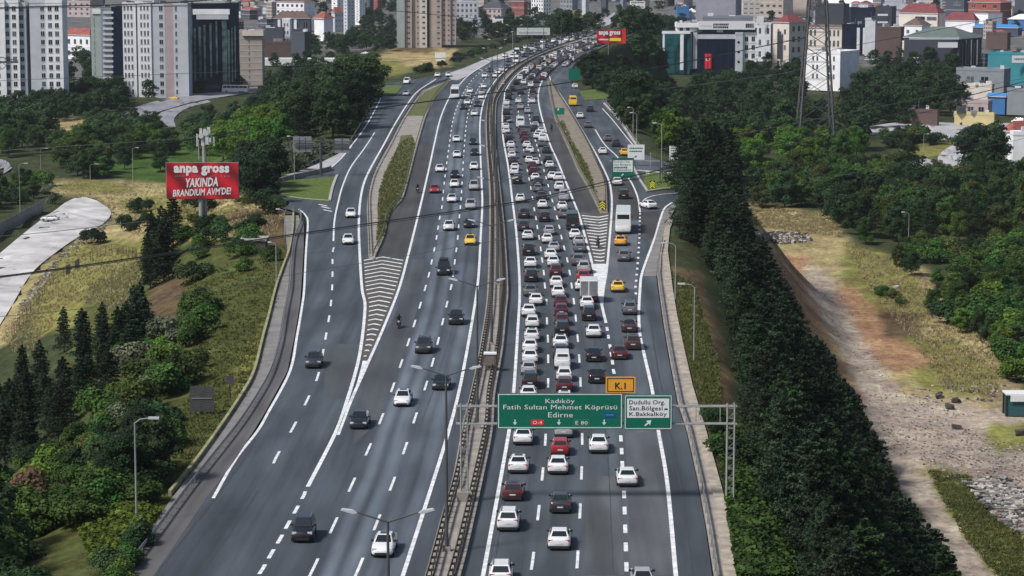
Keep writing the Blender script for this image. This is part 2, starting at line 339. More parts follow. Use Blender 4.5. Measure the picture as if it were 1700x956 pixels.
row_strip('left_carriageway', LC_L, LC_R, 972, 49, 0.0, M_ASL, ref=LC_R, label='grey asphalt carriageway with oncoming traffic, left of the median')
row_strip('right_carriageway', RC_L, RC_R, 972, 49, 0.0, M_ASR, ref=RC_L, label='grey asphalt carriageway packed with queueing cars, right of the median')
row_strip('median', LC_R, RC_L, 972, 49, 0.14, M_CONC, ncol=6, side=.3, label='long concrete median strip between the two carriageways')
g1 = XofY(T('975:746 960:750 906:766 792:796 716:807 600:823 480:829 392:827 316:824 240:818 177:819 152:827 130:842 115:858 100:884 85:918 74:952 60:1020')); g2 = lambda Y: RC_L(Y)-.25
row_strip('median_gutter', g1, g2, 972, 66, 0.148, M_GUT, ncol=3, label='dark dirty gutter strip along the right edge of the median')
s1 = XofY(T('975:180 960:192 830:284 720:362 621:423 528:448 480:461 417:477 381:474 358:472'), False)
s2 = XofY(T('975:236 960:253 830:341 764:390 716:421 685:440 617:477 558:489 505:498 480:500 417:504 371:505 358:494'), False)
fgl = XofY(T('975:190 955:207 898:253 830:303 777:344 716:392 675:420 626:448 573:465 520:474 479:482 442:484 400:489 370:500 350:497'))
row_strip('left_shoulder', lambda Y: fgl(Y)-.3, s2, 972, 358, 0.02, asphalt('shoulder_asphalt', (.098,.095,.098), .2), ncol=4, label='slightly paler asphalt shoulder inside the left guardrail')
row_strip('left_walkway', s1, lambda Y: fgl(Y)-.3, 972, 358, 0.06, M_SHLD, ncol=3, side=.1, label='narrow concrete strip behind the left guardrail')
t1 = XofY(T('975:1190 960:1186 880:1174 797:1159 716:1141 669:1126 601:1113 543:1103 480:1094 455:1091 427:1093 400:1099 366:1110'), False)
t2 = XofY(T('975:1226 960:1221 837:1204 716:1171 642:1149 576:1134 523:1123 480:1116 417:1108 380:1112 366:1118'), False)
row_strip('right_walkway', t1, t2, 972, 366, 0.10, M_CONC, ncol=3, side=.2, label='cracked concrete walkway right of the right carriageway')
k1 = lambda Y: t2(Y)-.9
row_strip('right_kerb', k1, lambda Y: t2(Y)+.05, 972, 366, 0.22, mat('pale_kerb', (0.33,0.29,0.24), .9, var=.35, scale=.8, bump=.4), ncol=2, side=.3, label='pale broken kerb edging the right walkway')
# right walkway wide triangle beside the on-ramp
area('ramp_apron', [(1092,430),(1100,398),(1112,362),(1124,340),(1118,338),(1104,348),(1096,368),(1089,392),(1078,425),(1068,458),(1090,458)], 0.03, M_SHLD, 'pale concrete apron beside the right on-ramp')
# colour patches in the right collector
area('concrete_patch', [(1016,366),(1058,366),(1060,352),(1104,347),(1096,366),(1088,392),(1058,392),(1057,480),(1003,480),(1012,420)], 0.005, M_RAMP, 'lighter resurfaced patch of the right slip lane')
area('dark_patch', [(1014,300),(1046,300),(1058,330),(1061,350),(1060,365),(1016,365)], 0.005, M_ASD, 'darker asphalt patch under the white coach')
area('dark_patch', [(1063,352),(1103,348),(1094,368),(1086,396),(1060,396)], 0.009, M_ASD, 'darker asphalt patch on the right on-ramp')
area('dark_shoulder', [(914,240),(938,240),(957,283),(975,313),(996,354),(960,352),(942,306),(926,268)], 0.005, M_ASD, 'brownish dark shoulder left of the right traffic island')
area('dark_shoulder', [(898,190),(919,197),(938,240),(914,240)], 0.005, M_ASD, 'narrow dark shoulder beside the tip of the right traffic island')
area('dark_shoulder', [(694,240),(720,240),(711,286),(696,351),(679,422),(674,434),(612,430),(640,395),(650,352),(668,333),(679,296)], 0.005, M_ASD, 'brownish dark shoulder right of the left traffic island')
area('pale_lane', [(742,122),(770,113),(800,100),(850,83),(900,73),(955,61),(980,58),(955,65),(915,77),(880,86),(845,96),(815,101),(799,111),(779,124),(760,133),(749,132)], 0.006, M_PALE, 'pale concrete hard strip at the far left bend')
area('ramp_pale', [(463,301),(500,291),(546,281),(585,243),(583,239),(560,256),(528,272),(490,286),(463,293)], 0.006, M_PALE, 'pale pavement along the upper left ramp')
# islands
M_KERB = mat('kerb_stone', (0.36,0.35,0.33), .85, var=.25, scale=1.5)
def grassmat(name, c): return mat(name, c, .95, var=.45, scale=1.1, bump=.6)
MG1 = grassmat('island_grass', (0.095, 0.105, 0.035)); MG2 = grassmat('lawn_grass', (0.075, 0.115, 0.015)); MG3 = mat('island_soil', (0.20, 0.175, 0.14), .95, var=.3, scale=.6)
isl_L = [(612,428),(609,341),(612,313),(622,283),(645,240),(665,202),(688,167),(703,149),(749,132),(723,162),(708,192),(694,240),(680,294),(669,330),(648,354),(638,392),(622,428)]
area('left_traffic_island', isl_L, 0.15, M_CONC, 'long tapering kerbed island between the left slip road and the main lanes', side=.2)
area('island_grass', [(625,402),(628,370),(626,345),(630,315),(640,285),(662,240),(665,225),(684,223),(690,240),(677,294),(666,330),(647,354),(637,390),(628,410)], 0.165, MG1, 'tall green grass on the left traffic island')
area('island_grass', [(676,192),(690,170),(705,152),(745,134),(722,162),(704,192)], 0.165, MG1, 'pale grass at the far end of the left traffic island')
isl_R = [(997,354),(977,313),(959,283),(940,239),(921,197),(913,164),(909,134),(917,133),(929,157),(950,190),(978,239),(996,278),(1007,306),(1009,354)]
area('right_traffic_island', isl_R, 0.15, MG3, 'long bare earth island between the jammed main lanes and the right slip road', side=.2)
area('island_grass', [(958,262),(946,240),(952,238),(968,262),(978,285),(988,315),(980,312),(966,285)], 0.165, MG1, 'strip of dull green grass on the right traffic island')
lw = area('left_lawn', [(465,301),(500,297),(555,293),(556,300),(547,334),(500,330),(467,325)], 0.15, MG2, 'mown green lawn triangle beside the left ramps', side=.2)
area('far_left_lawn', [(619,152),(629,141),(669,142),(656,158),(624,157)], 0.15, MG2, 'small mown lawn at the far left junction', side=.2)
area('right_lawn', [(1066,287),(1090,286),(1132,290),(1130,312),(1100,314),(1074,318)], 0.15, MG2, 'mown lawn triangle carrying a chevron sign beside the right on-ramp', side=.2)
area('far_right_lawn', [(962,152),(990,146),(1012,157),(1008,164),(972,166)], 0.15, MG2, 'small mown lawn at the far right junction', side=.2)
def kerb_line(name, pts, wd, z0, z1, m, label, n=6, kind='structure', cat=None):
    w3 = [Vector(G(x, y)) for x, y in crom(pts, n)]; mb = MB(); v = []
    for i, p in enumerate(w3):
        d = (w3[min(i+1, len(w3)-1)]-w3[max(i-1, 0)]); d.z = 0; d.normalize(); nn = Vector((-d.y, d.x, 0))*wd/2
        v += [(p.x-nn.x, p.y-nn.y, z0), (p.x+nn.x, p.y+nn.y, z0), (p.x+nn.x, p.y+nn.y, z1), (p.x-nn.x, p.y-nn.y, z1)]
    f = []
    for i in range(len(w3)-1):
        a = 4*i; c = a+4
        for k in range(4): f.append((a+k, a+(k+1) % 4, c+(k+1) % 4, c+k))
    f += [(0, 1, 2, 3), (len(v)-1, len(v)-2, len(v)-3, len(v)-4)]
    mb.add(v, f, m); o = mb.build(name); bm = bmesh.new(); bm.from_mesh(o.data); bmesh.ops.recalc_face_normals(bm, faces=bm.faces); bm.to_mesh(o.data); bm.free()
    return tag(o, label, cat, kind=kind)
kerb_line('kerb', [(467,325),(500,330),(547,334)], .35, 0, .2, M_KERB, 'pale kerb along the lower edge of the left lawn')
kerb_line('kerb', [(547,334),(551,315),(556,300),(560,291)], .5, 0, .2, M_KERB, 'pale kerb along the right edge of the left lawn')
kerb_line('kerb', [(1074,318),(1100,314),(1130,312)], .5, 0, .2, M_KERB, 'pale kerb along the lower edge of the right lawn')
kerb_line('kerb', [(1051,277),(1062,298),(1075,318)], .4, 0, .2, M_KERB, 'pale kerb up the left edge of the right lawn')
kerb_line('kerb', [(1058,283),(1090,286),(1132,290)], .4, 0, .2, M_KERB, 'pale kerb along the upper edge of the right lawn')
kerb_line('kerb', [(1068,255),(1052,235),(1028,200),(1003,172)], .5, 0, .3, M_KERB, 'pale kerb curving along the far right of the slip road')
# ---------------------------------------------------------------- paint
def wpath(pts, n=8): return [Vector(G(x, y)) for x, y in crom(pts, n)]
def band(mb, w3, wd, z=0.012):
    v = []
    for i, p in enumerate(w3):
        d = (w3[min(i+1, len(w3)-1)]-w3[max(i-1, 0)]); d.z = 0; d.normalize(); nn = Vector((-d.y, d.x, 0))*wd/2
        v += [(p.x+nn.x, p.y+nn.y, z), (p.x-nn.x, p.y-nn.y, z)]
    mb.add(v, [(2*i, 2*i+1, 2*i+3, 2*i+2) if True else 0 for i in range(len(w3)-1)], M_PAINT)
def up(o):
    bm = bmesh.new(); bm.from_mesh(o.data); 
    for f in bm.faces:
        if f.normal.z < 0: f.normal_flip()
    bm.to_mesh(o.data); bm.free(); return o
def solid(pts, wd, label, n=8):
    mb = MB(); band(mb, wpath(pts, n), wd); return tag(up(mb.build('lane_marking')), label, kind='structure')
def dashes(pts, ys_, ln, wd, label):
    """pts: line; ys_: photo rows of the dash centres"""
    mb = MB(); f = XofY(pts)
    for y in ys_:
        Y = G(0, y)[1]; w3 = [Vector((float(f(Y+t)), Y+t, 0)) for t in (-ln/2, 0, ln/2)]; band(mb, w3, wd)
    return tag(up(mb.build('lane_marking')), label, kind='structure')
def rows(y0, y1, per):                      # rows stepping away by a constant spacing
    out = []; Y = G(0, y0)[1]; Ye = G(0, y1)[1]
    while Y < Ye:
        px, py = proj(0, Y, 0); out.append(py); Y += per
    return out
L_edge = T('955:252 827:354 764:390 716:427 685:445 617:481 558:493 505:502 479:505 417:508 371:511 357:507 347:496')
solid(L_edge[1:], .30, 'white edge line along the left shoulder')
A1 = T('709:487 664:510 625:527 586:536 558:541 529:546 503:549 476:551 434:552 397:554')
dashes(T('760:458 709:487 664:510 625:527.5 586:536 558:541 529:546 503:549.5 476:551.5 455:552 434:552 414:552.8'), [759,709,664.6,625,586,558,529,503,477,455,434,414.5], 5.6, .26, 'white dashes between the two lanes of the left slip road')
solid(T('400:553.5 366:555.3 333:562 308:569 278:582 246:605 220:622'), .28, 'white solid line on the upper left slip road')
solid([(546,281),(560,269),(572,256.5),(584.5,240),(607,210),(630,168),(632,160)], .28, 'white edge line of the upper left ramp')
solid(T('808:511 719:556.6 662:577 611:592 581:598.3 543:603.4 505:606 479:601 417:597 366:595.8 323:599.6 290:609.7 239:637.6 207:655 174:675.5 152:693 131:724'), .38, 'white line along the right side of the left slip road')
dashes(T('960:425 945:435.7 919:450.4 895:464.8 871:477.7 846:491.6 822:504.7'), [945,919.5,895,871,846,822], 3.0, .32, 'short white dashes where the slip road joins the left main lanes')
solid(T('722:561 667:582 611:607 548:635 480:662 422:678 351:695.7 285:711 239:721 197:731 162:746 139:764 124:779 111:799 100:818 88:848 78:880 69:920 62:960'), .34, 'white line along the left side of the left main lanes')
lA = T('960:512 942:521 872:554 804:584.4 746:611.5 695:633 643:652 603:666 568:678 537:688 506:697.8 478:706 456:712 434:716.7 414:721 394:724.8 378:727.4 361:730 343:733.7 318:736 283:740 247:745 200:752 170:762 140:778 120:797 100:830')
dashes(lA, [942,872,804.5,746,695,643,603.4,568,537,506.6,478,456,434.7,414.5,394,378,361.4,343.7,330,318,304,292,281]+rows(270,108,13.5), 5.8, .24, 'white dashes between the first and second lanes of the left main road')
lB = T('960:588 941:596.6 867:626 803:651.5 744:672.5 693:689.4 640:707 601:718.5 566:727.4 534:735 505:741.8 476:749 455:752.7 434:755 414:757.7 394:760 359:762.8 323:766 255:770 200:775 170:783 140:798 120:817 100:848')
dashes(lB, [941,867,803,744,693.7,640,601.4,566,534,505,476.5,455,434.7,414.5,394,376,359,343.7,330,318,304,292,281]+rows(270,108,13.5), 5.8, .24, 'white dashes between the second and third lanes of the left main road')
solid(T('960:667 955:669 817:713.5 719:744 652:761.5 589:774 530:784.3 480:792 442:795.6 392:798 341:800.7 303:799.5 240:797 202:797 172:802 150:811 126:829 110:848 95:877 78:917 66:956 58:990'), .34, 'white line beside the median on the left road')
solid(T('960:800 955:802 716:845 652:852.6 556:859 480:862.8 392:857.7 328:850 278:843.8 227:835 190:834 164:837 149:840 129:853 113:872 98:900 83:935 72:968'), .34, 'white line beside the median on the jammed road')
lC = T('960:879 931:884.3 851:893.9 787:900.7 730:905.5 635:910 595:910 562:909.6 532:908 501:907.5 474:904.5 452:902.7 431:900 413:897.7 394:895 377:892 362:889.8 347:887 328:884 308:880.5 275:874 247:869 200:861 164:862 140:868 120:880')
dashes(lC, [931,851,787,730,680,635.6,595.6,562,532.6,501.5,474,452.5,431.5,413,394,377,362,347.5,328.5,312,297,283,270]+rows(258,125,12.5), 5.8, .24, 'white dashes between the first and second jammed lanes')
lD = T('960:956 928:958.9 848:963 785:965.5 728:966.5 634:963.7 595:961.7 561:959 528:955.9 500:952.8 474:949 452:945.7 431:941.7 411:936.6 393:932 376:928.5 361:924.7 346:921 333:917 320:913.4 300:908 288:904.5 270:899.4 252:894.4 200:880 164:877 140:882 120:893')
dashes(lD, [928.5,848,785,728.6,678,634,595,561.4,528,500,474,452.5,431.5,411.5,393.5,376.6,361,346,333,320.4,308,295,283,270]+rows(258,125,12.5), 5.8, .24, 'white dashes between the second and third jammed lanes')
lE = T('960:1041 941:1040 908:1039 878:1038 847:1037 821:1036 749:1032 727:1030.7 640:1024 616:1018.6 601:1016.8 575:1012.8 559:1010 546:1008')
dashes(lE, [941,908,878,847.5,821,796,771,749,727.7,705,684,664,640,616.6,601.4,588,575,559,546], 3.0, .34, 'short bold white dashes between the jammed road and its merging lane')
solid(T('536:1006 513:1000.6 480:993 432:981.7 384:969 351:959 306:941 268:926 239:913 194:899.4 164:893.6 141:897 121:908 110:917'), .36, 'white line along the right side of the three jammed lanes')
solid(T('505:999.5 479:1002 450:1007 397:1012 341:1015.8 308:1013 285:1004.4 260:991.8 239:980 190:951 162:933.6 136:916 126:912'), .34, 'white line along the left side of the right slip lane')
dashes(T('490:1056 478:1055 457:1057 420:1060 390:1061.5 351:1062.6'), [487,476,466,456,446,437,428,419,411,403,395,388,381,374,367,361,355], 1.9, .34, 'short square dashes between the right slip lane and the on-ramp')
solid(T('352:1062.6 328:1058.8 306:1050 293:1042 263:1027 240:1004 215:988'), .28, 'white line from the slip lane up past the green route sign')
solid([(1065,336),(1075,328),(1095,323),(1125,320)], .28, 'white give-way line across the mouth of the right on-ramp')
solid(T('960:1123 955:1122 804:1108 715:1093 649:1083 591:1070 556:1062.6 520:1060.6 479:1062.6 457:1065 427:1075 392:1088 366:1095.5 346:1103 336:1115.7'), .36, 'white edge line along the right shoulder')
solid(T('250:1060 235:1046 200:1018 180:1000'), .25, 'thin white edge line on the far right slip road')
def gore(y0, y1, fl, fr, n, pk, peak, label, th, sgn, ins=.5):
    mb = MB()
    a0 = G(0, y1)[1]; a1 = G(0, y0)[1]
    for k in range(n):
        Y = a0+(a1-a0)*(k+.5)/n
        xl, xr = float(fl(Y))+ins, float(fr(Y))-ins; xm = xl+(xr-xl)*pk; h = peak*(xr-xl)/7.0*sgn
        v = [(xl, Y, .016), (xm, Y+h, .016), (xr, Y, .016), (xr, Y+th, .016), (xm, Y+h+th, .016), (xl, Y+th, .016)]
        mb.add(v, [(0, 1, 4, 5), (1, 2, 3, 4)], M_PAINT)
    return tag(up(mb.build('gore_chevrons')), label, kind='structure')
fLs = XofY(T('722:557 662:577 611:592 581:598.3 543:603.4 505:606 479:601 430:598')); fLm = XofY(T('722:561 667:582 611:607 548:635 480:662 428:676'))
area('gore_base', [(604,430),(672,430),(655,492),(628,560),(607,604),(600,604),(604,545),(606,500)], 0.006, mat('gore_asphalt', (.075,.068,.06), .85, var=.2, scale=.4), 'brownish asphalt under the left gore chevrons')
gore(430, 597, fLs, fLm, 23, .45, 4.6, 'white painted chevrons filling the left gore', .85, 1)
def wedge(y0, y1, fl, fr, label):
    mb = MB(); Ya, Yb = G(0, y0)[1], G(0, y1)[1]; Ys = np.linspace(Ya, Yb, 14)
    v = []
    for Y in Ys: v += [(float(fl(Y)), Y, .02), (float(fr(Y)), Y, .02)]
    mb.add(v, [(2*i, 2*i+1, 2*i+3, 2*i+2) for i in range(13)], M_PAINT); return tag(up(mb.build('gore_wedge')), label, kind='structure')
wedge(664, 599, lambda Y: fLs(Y)+.5, fLm, 'solid white painted tip of the left gore')
fRm = XofY(T('513:1000.6 480:993 432:981.7 384:969 351:959')); fRs = XofY(T('505:999.5 479:1002 450:1007 397:1012 341:1015.8'))
area('gore_base', [(962,354),(1014,354),(1011,400),(1006,440),(984,440)], 0.006, mat('gore_asphalt', (.075,.068,.06), .85, var=.2, scale=.4), 'brownish asphalt under the right gore chevrons')
gore(356, 436, fRm, fRs, 15, .62, 4.2, 'white painted chevrons filling the right gore', 1.2, -1)
wedge(505, 438, fRm, lambda Y: np.maximum(fRs(Y), fRm(Y)+.1), 'solid white painted tip of the right gore')
M_TAR = mat('tar_seam', (.040,.043,.047), .7, var=.3, scale=1)
def seam(pts, wd, label):
    mb = MB(); w3 = wpath(pts, 10); rs = random.Random(len(label)); w3 = [p+Vector((rs.uniform(-.05, .05), 0, 0)) for p in w3]; v = []
    for i, p in enumerate(w3):
        d = (w3[min(i+1, len(w3)-1)]-w3[max(i-1, 0)]); d.z = 0; d.normalize(); nn = Vector((-d.y, d.x, 0))*wd*rs.uniform(.15, .45); v += [(p.x+nn.x, p.y+nn.y, .009), (p.x-nn.x, p.y-nn.y, .009)]
    mb.add(v, [(2*i, 2*i+1, 2*i+3, 2*i+2) for i in range(len(w3)-1)], M_TAR); return tag(up(mb.build('tar_seam')), label, kind='structure')
seam([(258,955),(300,900),(352,835),(398,772),(424,728)], .3, 'dark tar seam inside the left shoulder line')
seam([(338,945),(376,893),(410,843),(428,815)], .22, 'short dark tar seam in the left slip road')
seam([(528,760),(560,700),(588,640),(600,612)], .12, 'thin tar seam right of the left gore tip'); seam([(700,700),(722,640),(742,575),(757,520)], .12, 'thin tar seam in the oncoming lane beside the median')
seam([(1018,950),(1014,850),(1010,770),(1004,700)], .14, 'thin tar seam left of the merging lane'); seam([(1150,950),(1138,860),(1122,770),(1108,690),(1090,600),(1078,520)], .2, 'dark seam outside the right edge line')
seam([(866,950),(872,860),(880,790)], .1, 'thin tar seam in the lane nearest the median'); seam([(820,940),(836,840),(846,760)], .25, 'dark seam beside the median on the jammed road')
area('light_patch', [(1038,718),(1092,718),(1106,800),(1120,955),(1046,955),(1042,820)], .004, asphalt('asphalt_patch', (.074,.082,.090), .2), 'slightly paler resurfacing in the merging lane at the lower right')
area('light_patch', [(975,790),(1032,790),(1036,955),(970,955)], .004, MATS['asphalt_patch'], 'slightly paler resurfacing in the right jam lane near the camera')
area('dark_patch', [(545,570),(598,572),(590,612),(576,662),(540,660),(536,600)], .004, asphalt('asphalt_patch_dark', (.058,.064,.072), .15), 'darker rectangular patch left of the left gore')
area('dark_patch', [(606,615),(640,560),(672,480),(684,430),(705,430),(696,500),(668,600),(628,700),(585,740)], .004, MATS['asphalt_patch_dark'], 'darker strip right of the left gore')
gmk = MB()
for (x, y) in ((538,341),(543,345),(546,350)): band(gmk, [Vector(G(x-9, y-2)), Vector(G(x+5, y+1))], .5)
tag(up(gmk.build('give_way_marking')), 'three short white bars at the mouth of the left ramp', kind='structure')
# ================================================================ VEHICLES
PAINT = dict(white=(.72,.73,.74), silver=(.40,.41,.43), grey=(.13,.14,.155), dark=(.035,.038,.045), black=(.012,.013,.016), red=(.36,.02,.025),
             maroon=(.085,.018,.022), yellow=(.78,.50,.03), orange=(.80,.36,.02), brown=(.06,.035,.032), navy=(.02,.03,.06), beige=(.45,.42,.36))
CN = dict(white='white', silver='silver', grey='grey', dark='charcoal', black='black', red='red', maroon='maroon', yellow='yellow', orange='orange', brown='brown', navy='dark blue', beige='beige')
def paint(c): return mat('car_paint_'+c, PAINT[c], .32, metal=.15 if c not in ('white','yellow','orange','beige') else 0, var=.05, scale=1.5, coat=.6)
M_GLASS = mat('dark_window_glass', (.012,.016,.02), .06, var=.1, spec=1.0); M_TYRE = mat('tyre_rubber', (.012,.012,.013), .85); M_TRIM = mat('black_trim', (.015,.015,.017), .6)
M_TAIL = mat('red_tail_light', (.35,.012,.015), .25); M_HEAD = mat('headlight_glass', (.55,.58,.62), .12); M_PLATE = mat('number_plate', (.6,.62,.66), .5); M_RIM = mat('alloy_rim', (.35,.35,.37), .35, metal=.7)
def lerp(a, b, t): return tuple(a[i]+(b[i]-a[i])*t for i in range(3))
def quad_pt(q, u, v): return lerp(lerp(q[0], q[1], u), lerp(q[3], q[2], u), v)
def pane(q, u0, u1, v0, v1, off=.012):
    p = [Vector(quad_pt(q, u0, v0)), Vector(quad_pt(q, u1, v0)), Vector(quad_pt(q, u1, v1)), Vector(quad_pt(q, u0, v1))]
    n = (p[1]-p[0]).cross(p[3]-p[0]).normalized()
    return [tuple(k+n*off) for k in p]+[tuple(k-n*.03) for k in p]
PF = [(0,1,2,3),(0,4,5,1),(1,5,6,2),(2,6,7,3),(3,7,4,0)]
def car_parts(st, cab, W, wheels, wr, zl, kind):
    """st: stations (y, half width, top, bottom) rear to front; cab: (yrb, yrt, yft, yfb, zb_rear, zb_front, H, wb, wt)"""
    parts = []                               # (part name, mesh, slot)
    bm = bmesh.new(); rings = []
    for (y, w, zt, zb) in st:
        pr = [(0, zt+.02), (w*.7, zt), (w*.93, zt-.05), (w, zt-(zt-zb)*.35), (w*.985, zb+(zt-zb)*.25), (w*.9, zb)]
        pts = [(-x, z) for x, z in pr[::-1]]+pr[1:]
        rings.append([bm.verts.new((x, y, z)) for x, z in pts])
    for a, b_ in zip(rings[:-1], rings[1:]):
        for k in range(len(a)-1): bm.faces.new((a[k], a[k+1], b_[k+1], b_[k]))
        bm.faces.new((a[-1], a[0], b_[0], b_[-1]))
    bm.faces.new(rings[0][::-1]); bm.faces.new(rings[-1]); bmesh.ops.recalc_face_normals(bm, faces=bm.faces)
    for f in bm.faces: f.smooth = True
    me = bpy.data.meshes.new('body'); bm.to_mesh(me); bm.free(); me.materials.append(None); parts.append(('body', me, 'P'))
    yrb, yrt, yft, yfb, zr, zf, Hh, wb, wt = cab
    B = [(-wb, yrb, zr), (wb, yrb, zr), (wb, yfb, zf), (-wb, yfb, zf)]; Tt = [(-wt, yrt, Hh-.04), (wt, yrt, Hh-.04), (wt*.97, yft, Hh-.02), (-wt*.97, yft, Hh-.02)]
    bm = bmesh.new(); bv = [bm.verts.new(p) for p in B]; tv = [bm.verts.new(p) for p in Tt]
    bm.faces.new(tv); bm.faces.new(bv[::-1])
    for k in range(4): bm.faces.new((bv[k], bv[(k+1) % 4], tv[(k+1) % 4], tv[k]))
    bmesh.ops.bevel(bm, geom=[e for e in bm.edges if all(v in tv for v in e.verts)]+[e for e in bm.edges if (e.verts[0] in tv) != (e.verts[1] in tv)], offset=.07, segments=2, affect='EDGES', profile=.5)
    for f in bm.faces: f.smooth = False
    me = bpy.data.meshes.new('roof'); bm.to_mesh(me); bm.free(); me.materials.append(None); parts.append(('roof', me, 'P'))
    def win(nm, q, *a): parts.append((nm, me_from(nm, pane(q, *a), PF, [M_GLASS]), 'G'))
    rear = [B[0], B[1], Tt[1], Tt[0]]; front = [B[2], B[3], Tt[3], Tt[2]]; right = [B[1], B[2], Tt[2], Tt[1]]; left = [B[3], B[0], Tt[0], Tt[3]]
    if kind == 'panel':
        win('windscreen', front, .07, .93, .18, .92); win('rear_window', rear, .12, .88, .50, .86)
        win('side_window', right, .74, .95, .35, .85); win('side_window', left, .05, .26, .35, .85)
    elif kind == 'bus':
        win('windscreen', front, .04, .96, .12, .72); win('rear_window', rear, .10, .90, .52, .86)
        for k in range(6):
            win('side_window', right, .03+k*.16, .175+k*.16, .45, .86); win('side_window', left, .025+k*.16, .17+k*.16, .45, .86)
    else:
        win('windscreen', front, .07, .93, .06, .90); win('rear_window', rear, .09, .91, .10, .88)
        win('side_window', right, .07, .50, .12, .86); win('side_window', right, .54, .93, .12, .86); win('side_window', left, .07, .46, .12, .86); win('side_window', left, .50, .93, .12, .86)
    for sx in (-1, 1):
        for wy in wheels:
            mb = MB(); x0 = sx*(W-.19); x1 = sx*(W+.015); mb.beam((x0, wy, wr), (x1, wy, wr), wr, M_TYRE, 14); mb.beam((x1, wy, wr), (x1+sx*.008, wy, wr), wr*.62, M_RIM, 10)
            parts.append(('wheel', mb.mesh('wheel'), 'M'))
    y0, y1 = st[0][0], st[-1][0]
    for sx in (-1, 1):
        mb = MB(); a, c = sorted((sx*W*.52, sx*W*.93)); mb.box(a, c, y0-.03+.05, y0+.22, zl-.1, zl+.09, M_TAIL); parts.append(('tail_light', mb.mesh('tail_light'), 'M'))
        mb = MB(); a, c = sorted((sx*W*.50, sx*W*.90)); mb.box(a, c, y1-.34, y1-.06, zl-.25, zl-.08, M_HEAD); parts.append(('headlight', mb.mesh('headlight'), 'M'))
        mb = MB(); a, c = sorted((sx*(wb+.02), sx*(wb+.26))); mb.box(a, c, yfb-.55, yfb-.42, zf-.02, zf+.14, M_TRIM); parts.append(('mirror', mb.mesh('mirror'), 'M'))
    mb = MB(); mb.box(-.26, .26, y0-.02, y0+.05, zl-.30, zl-.19, M_PLATE); parts.append(('number_plate', mb.mesh('number_plate'), 'M'))
    mb = MB(); mb.box(-W*.86, W*.86, y0-.01, y0+.3, .20, .42, M_TRIM); parts.append(('rear_bumper', mb.mesh('rear_bumper'), 'M'))
    mb = MB(); mb.box(-W*.62, W*.62, y1-.2, y1+.01, .26, .46, M_TRIM); mb.box(-W*.4, W*.4, y1-.25, y1-.015, .50, .60, M_TRIM); parts.append(('front_bumper', mb.mesh('front_bumper'), 'M'))
    mb = MB(); mb.box(-W*.93, W*.93, y0+.2, y1-.2, .16, .30, M_TRIM); parts.append(('underbody', mb.mesh('underbody'), 'M'))
    return parts
KINDS = {}
def defkind(key, *a): KINDS[key] = car_parts(*a)
defkind('sedan', [(-2.3,.74,.80,.45),(-2.25,.86,1.0,.32),(-2.05,.91,1.06,.25),(-1.4,.925,1.05,.22),(-.6,.93,.99,.22),(.9,.93,.97,.22),(1.5,.915,.90,.22),(2.0,.88,.80,.24),(2.22,.80,.68,.28),(2.3,.62,.56,.34)],
        (-1.80,-1.02,.12,1.02,1.04,.96,1.46,.80,.60), .925, (-1.38,1.40), .32, .84, 'car')
defkind('hatchback', [(-2.03,.74,.85,.45),(-1.99,.86,1.0,.32),(-1.85,.89,1.03,.26),(-.6,.90,1.0,.22),(.85,.90,.98,.22),(1.4,.885,.92,.22),(1.8,.85,.82,.24),(1.98,.77,.70,.28),(2.05,.62,.58,.34)],
        (-1.93,-1.50,.20,.98,1.02,.96,1.50,.79,.62), .895, (-1.25,1.28), .31, .88, 'car')
defkind('suv', [(-2.25,.78,.95,.5),(-2.2,.90,1.10,.38),(-2.05,.94,1.14,.3),(-.6,.945,1.12,.27),(.95,.945,1.10,.27),(1.5,.93,1.05,.27),(2.0,.90,.95,.3),(2.2,.82,.82,.34),(2.28,.66,.70,.4)],
        (-2.15,-1.72,.35,1.05,1.12,1.08,1.70,.83,.66), .94, (-1.38,1.40), .36, .98, 'car')
defkind('van', [(-2.45,.80,1.05,.45),(-2.42,.93,1.12,.35),(-2.0,.96,1.15,.27),(1.1,.96,1.12,.27),(1.7,.95,1.05,.27),(2.2,.90,.92,.3),(2.42,.80,.78,.34),(2.48,.66,.68,.4)],
        (-2.42,-2.28,.75,1.75,1.10,1.04,1.98,.90,.76), .955, (-1.5,1.62), .33, 1.0, 'panel')
defkind('minibus', [(-3.2,.90,1.0,.5),(-3.15,1.02,1.2,.4),(-2.6,1.05,1.2,.3),(2.5,1.05,1.15,.3),(3.0,.98,1.05,.34),(3.2,.85,.85,.4)],
        (-3.16,-3.02,2.2,2.85,1.15,1.1,2.65,1.03,.93), 1.04, (-2.0,2.1), .38, 1.05, 'bus')
defkind('coach', [(-6.0,1.10,1.3,.5),(-5.95,1.24,1.4,.4),(-5.0,1.27,1.4,.35),(5.2,1.27,1.4,.35),(5.85,1.22,1.35,.38),(6.0,1.1,1.2,.45)],
        (-5.97,-5.85,5.5,5.93,1.35,1.3,3.5,1.25,1.17), 1.26, (-3.6,-2.4,3.8), .5, 1.0, 'bus')
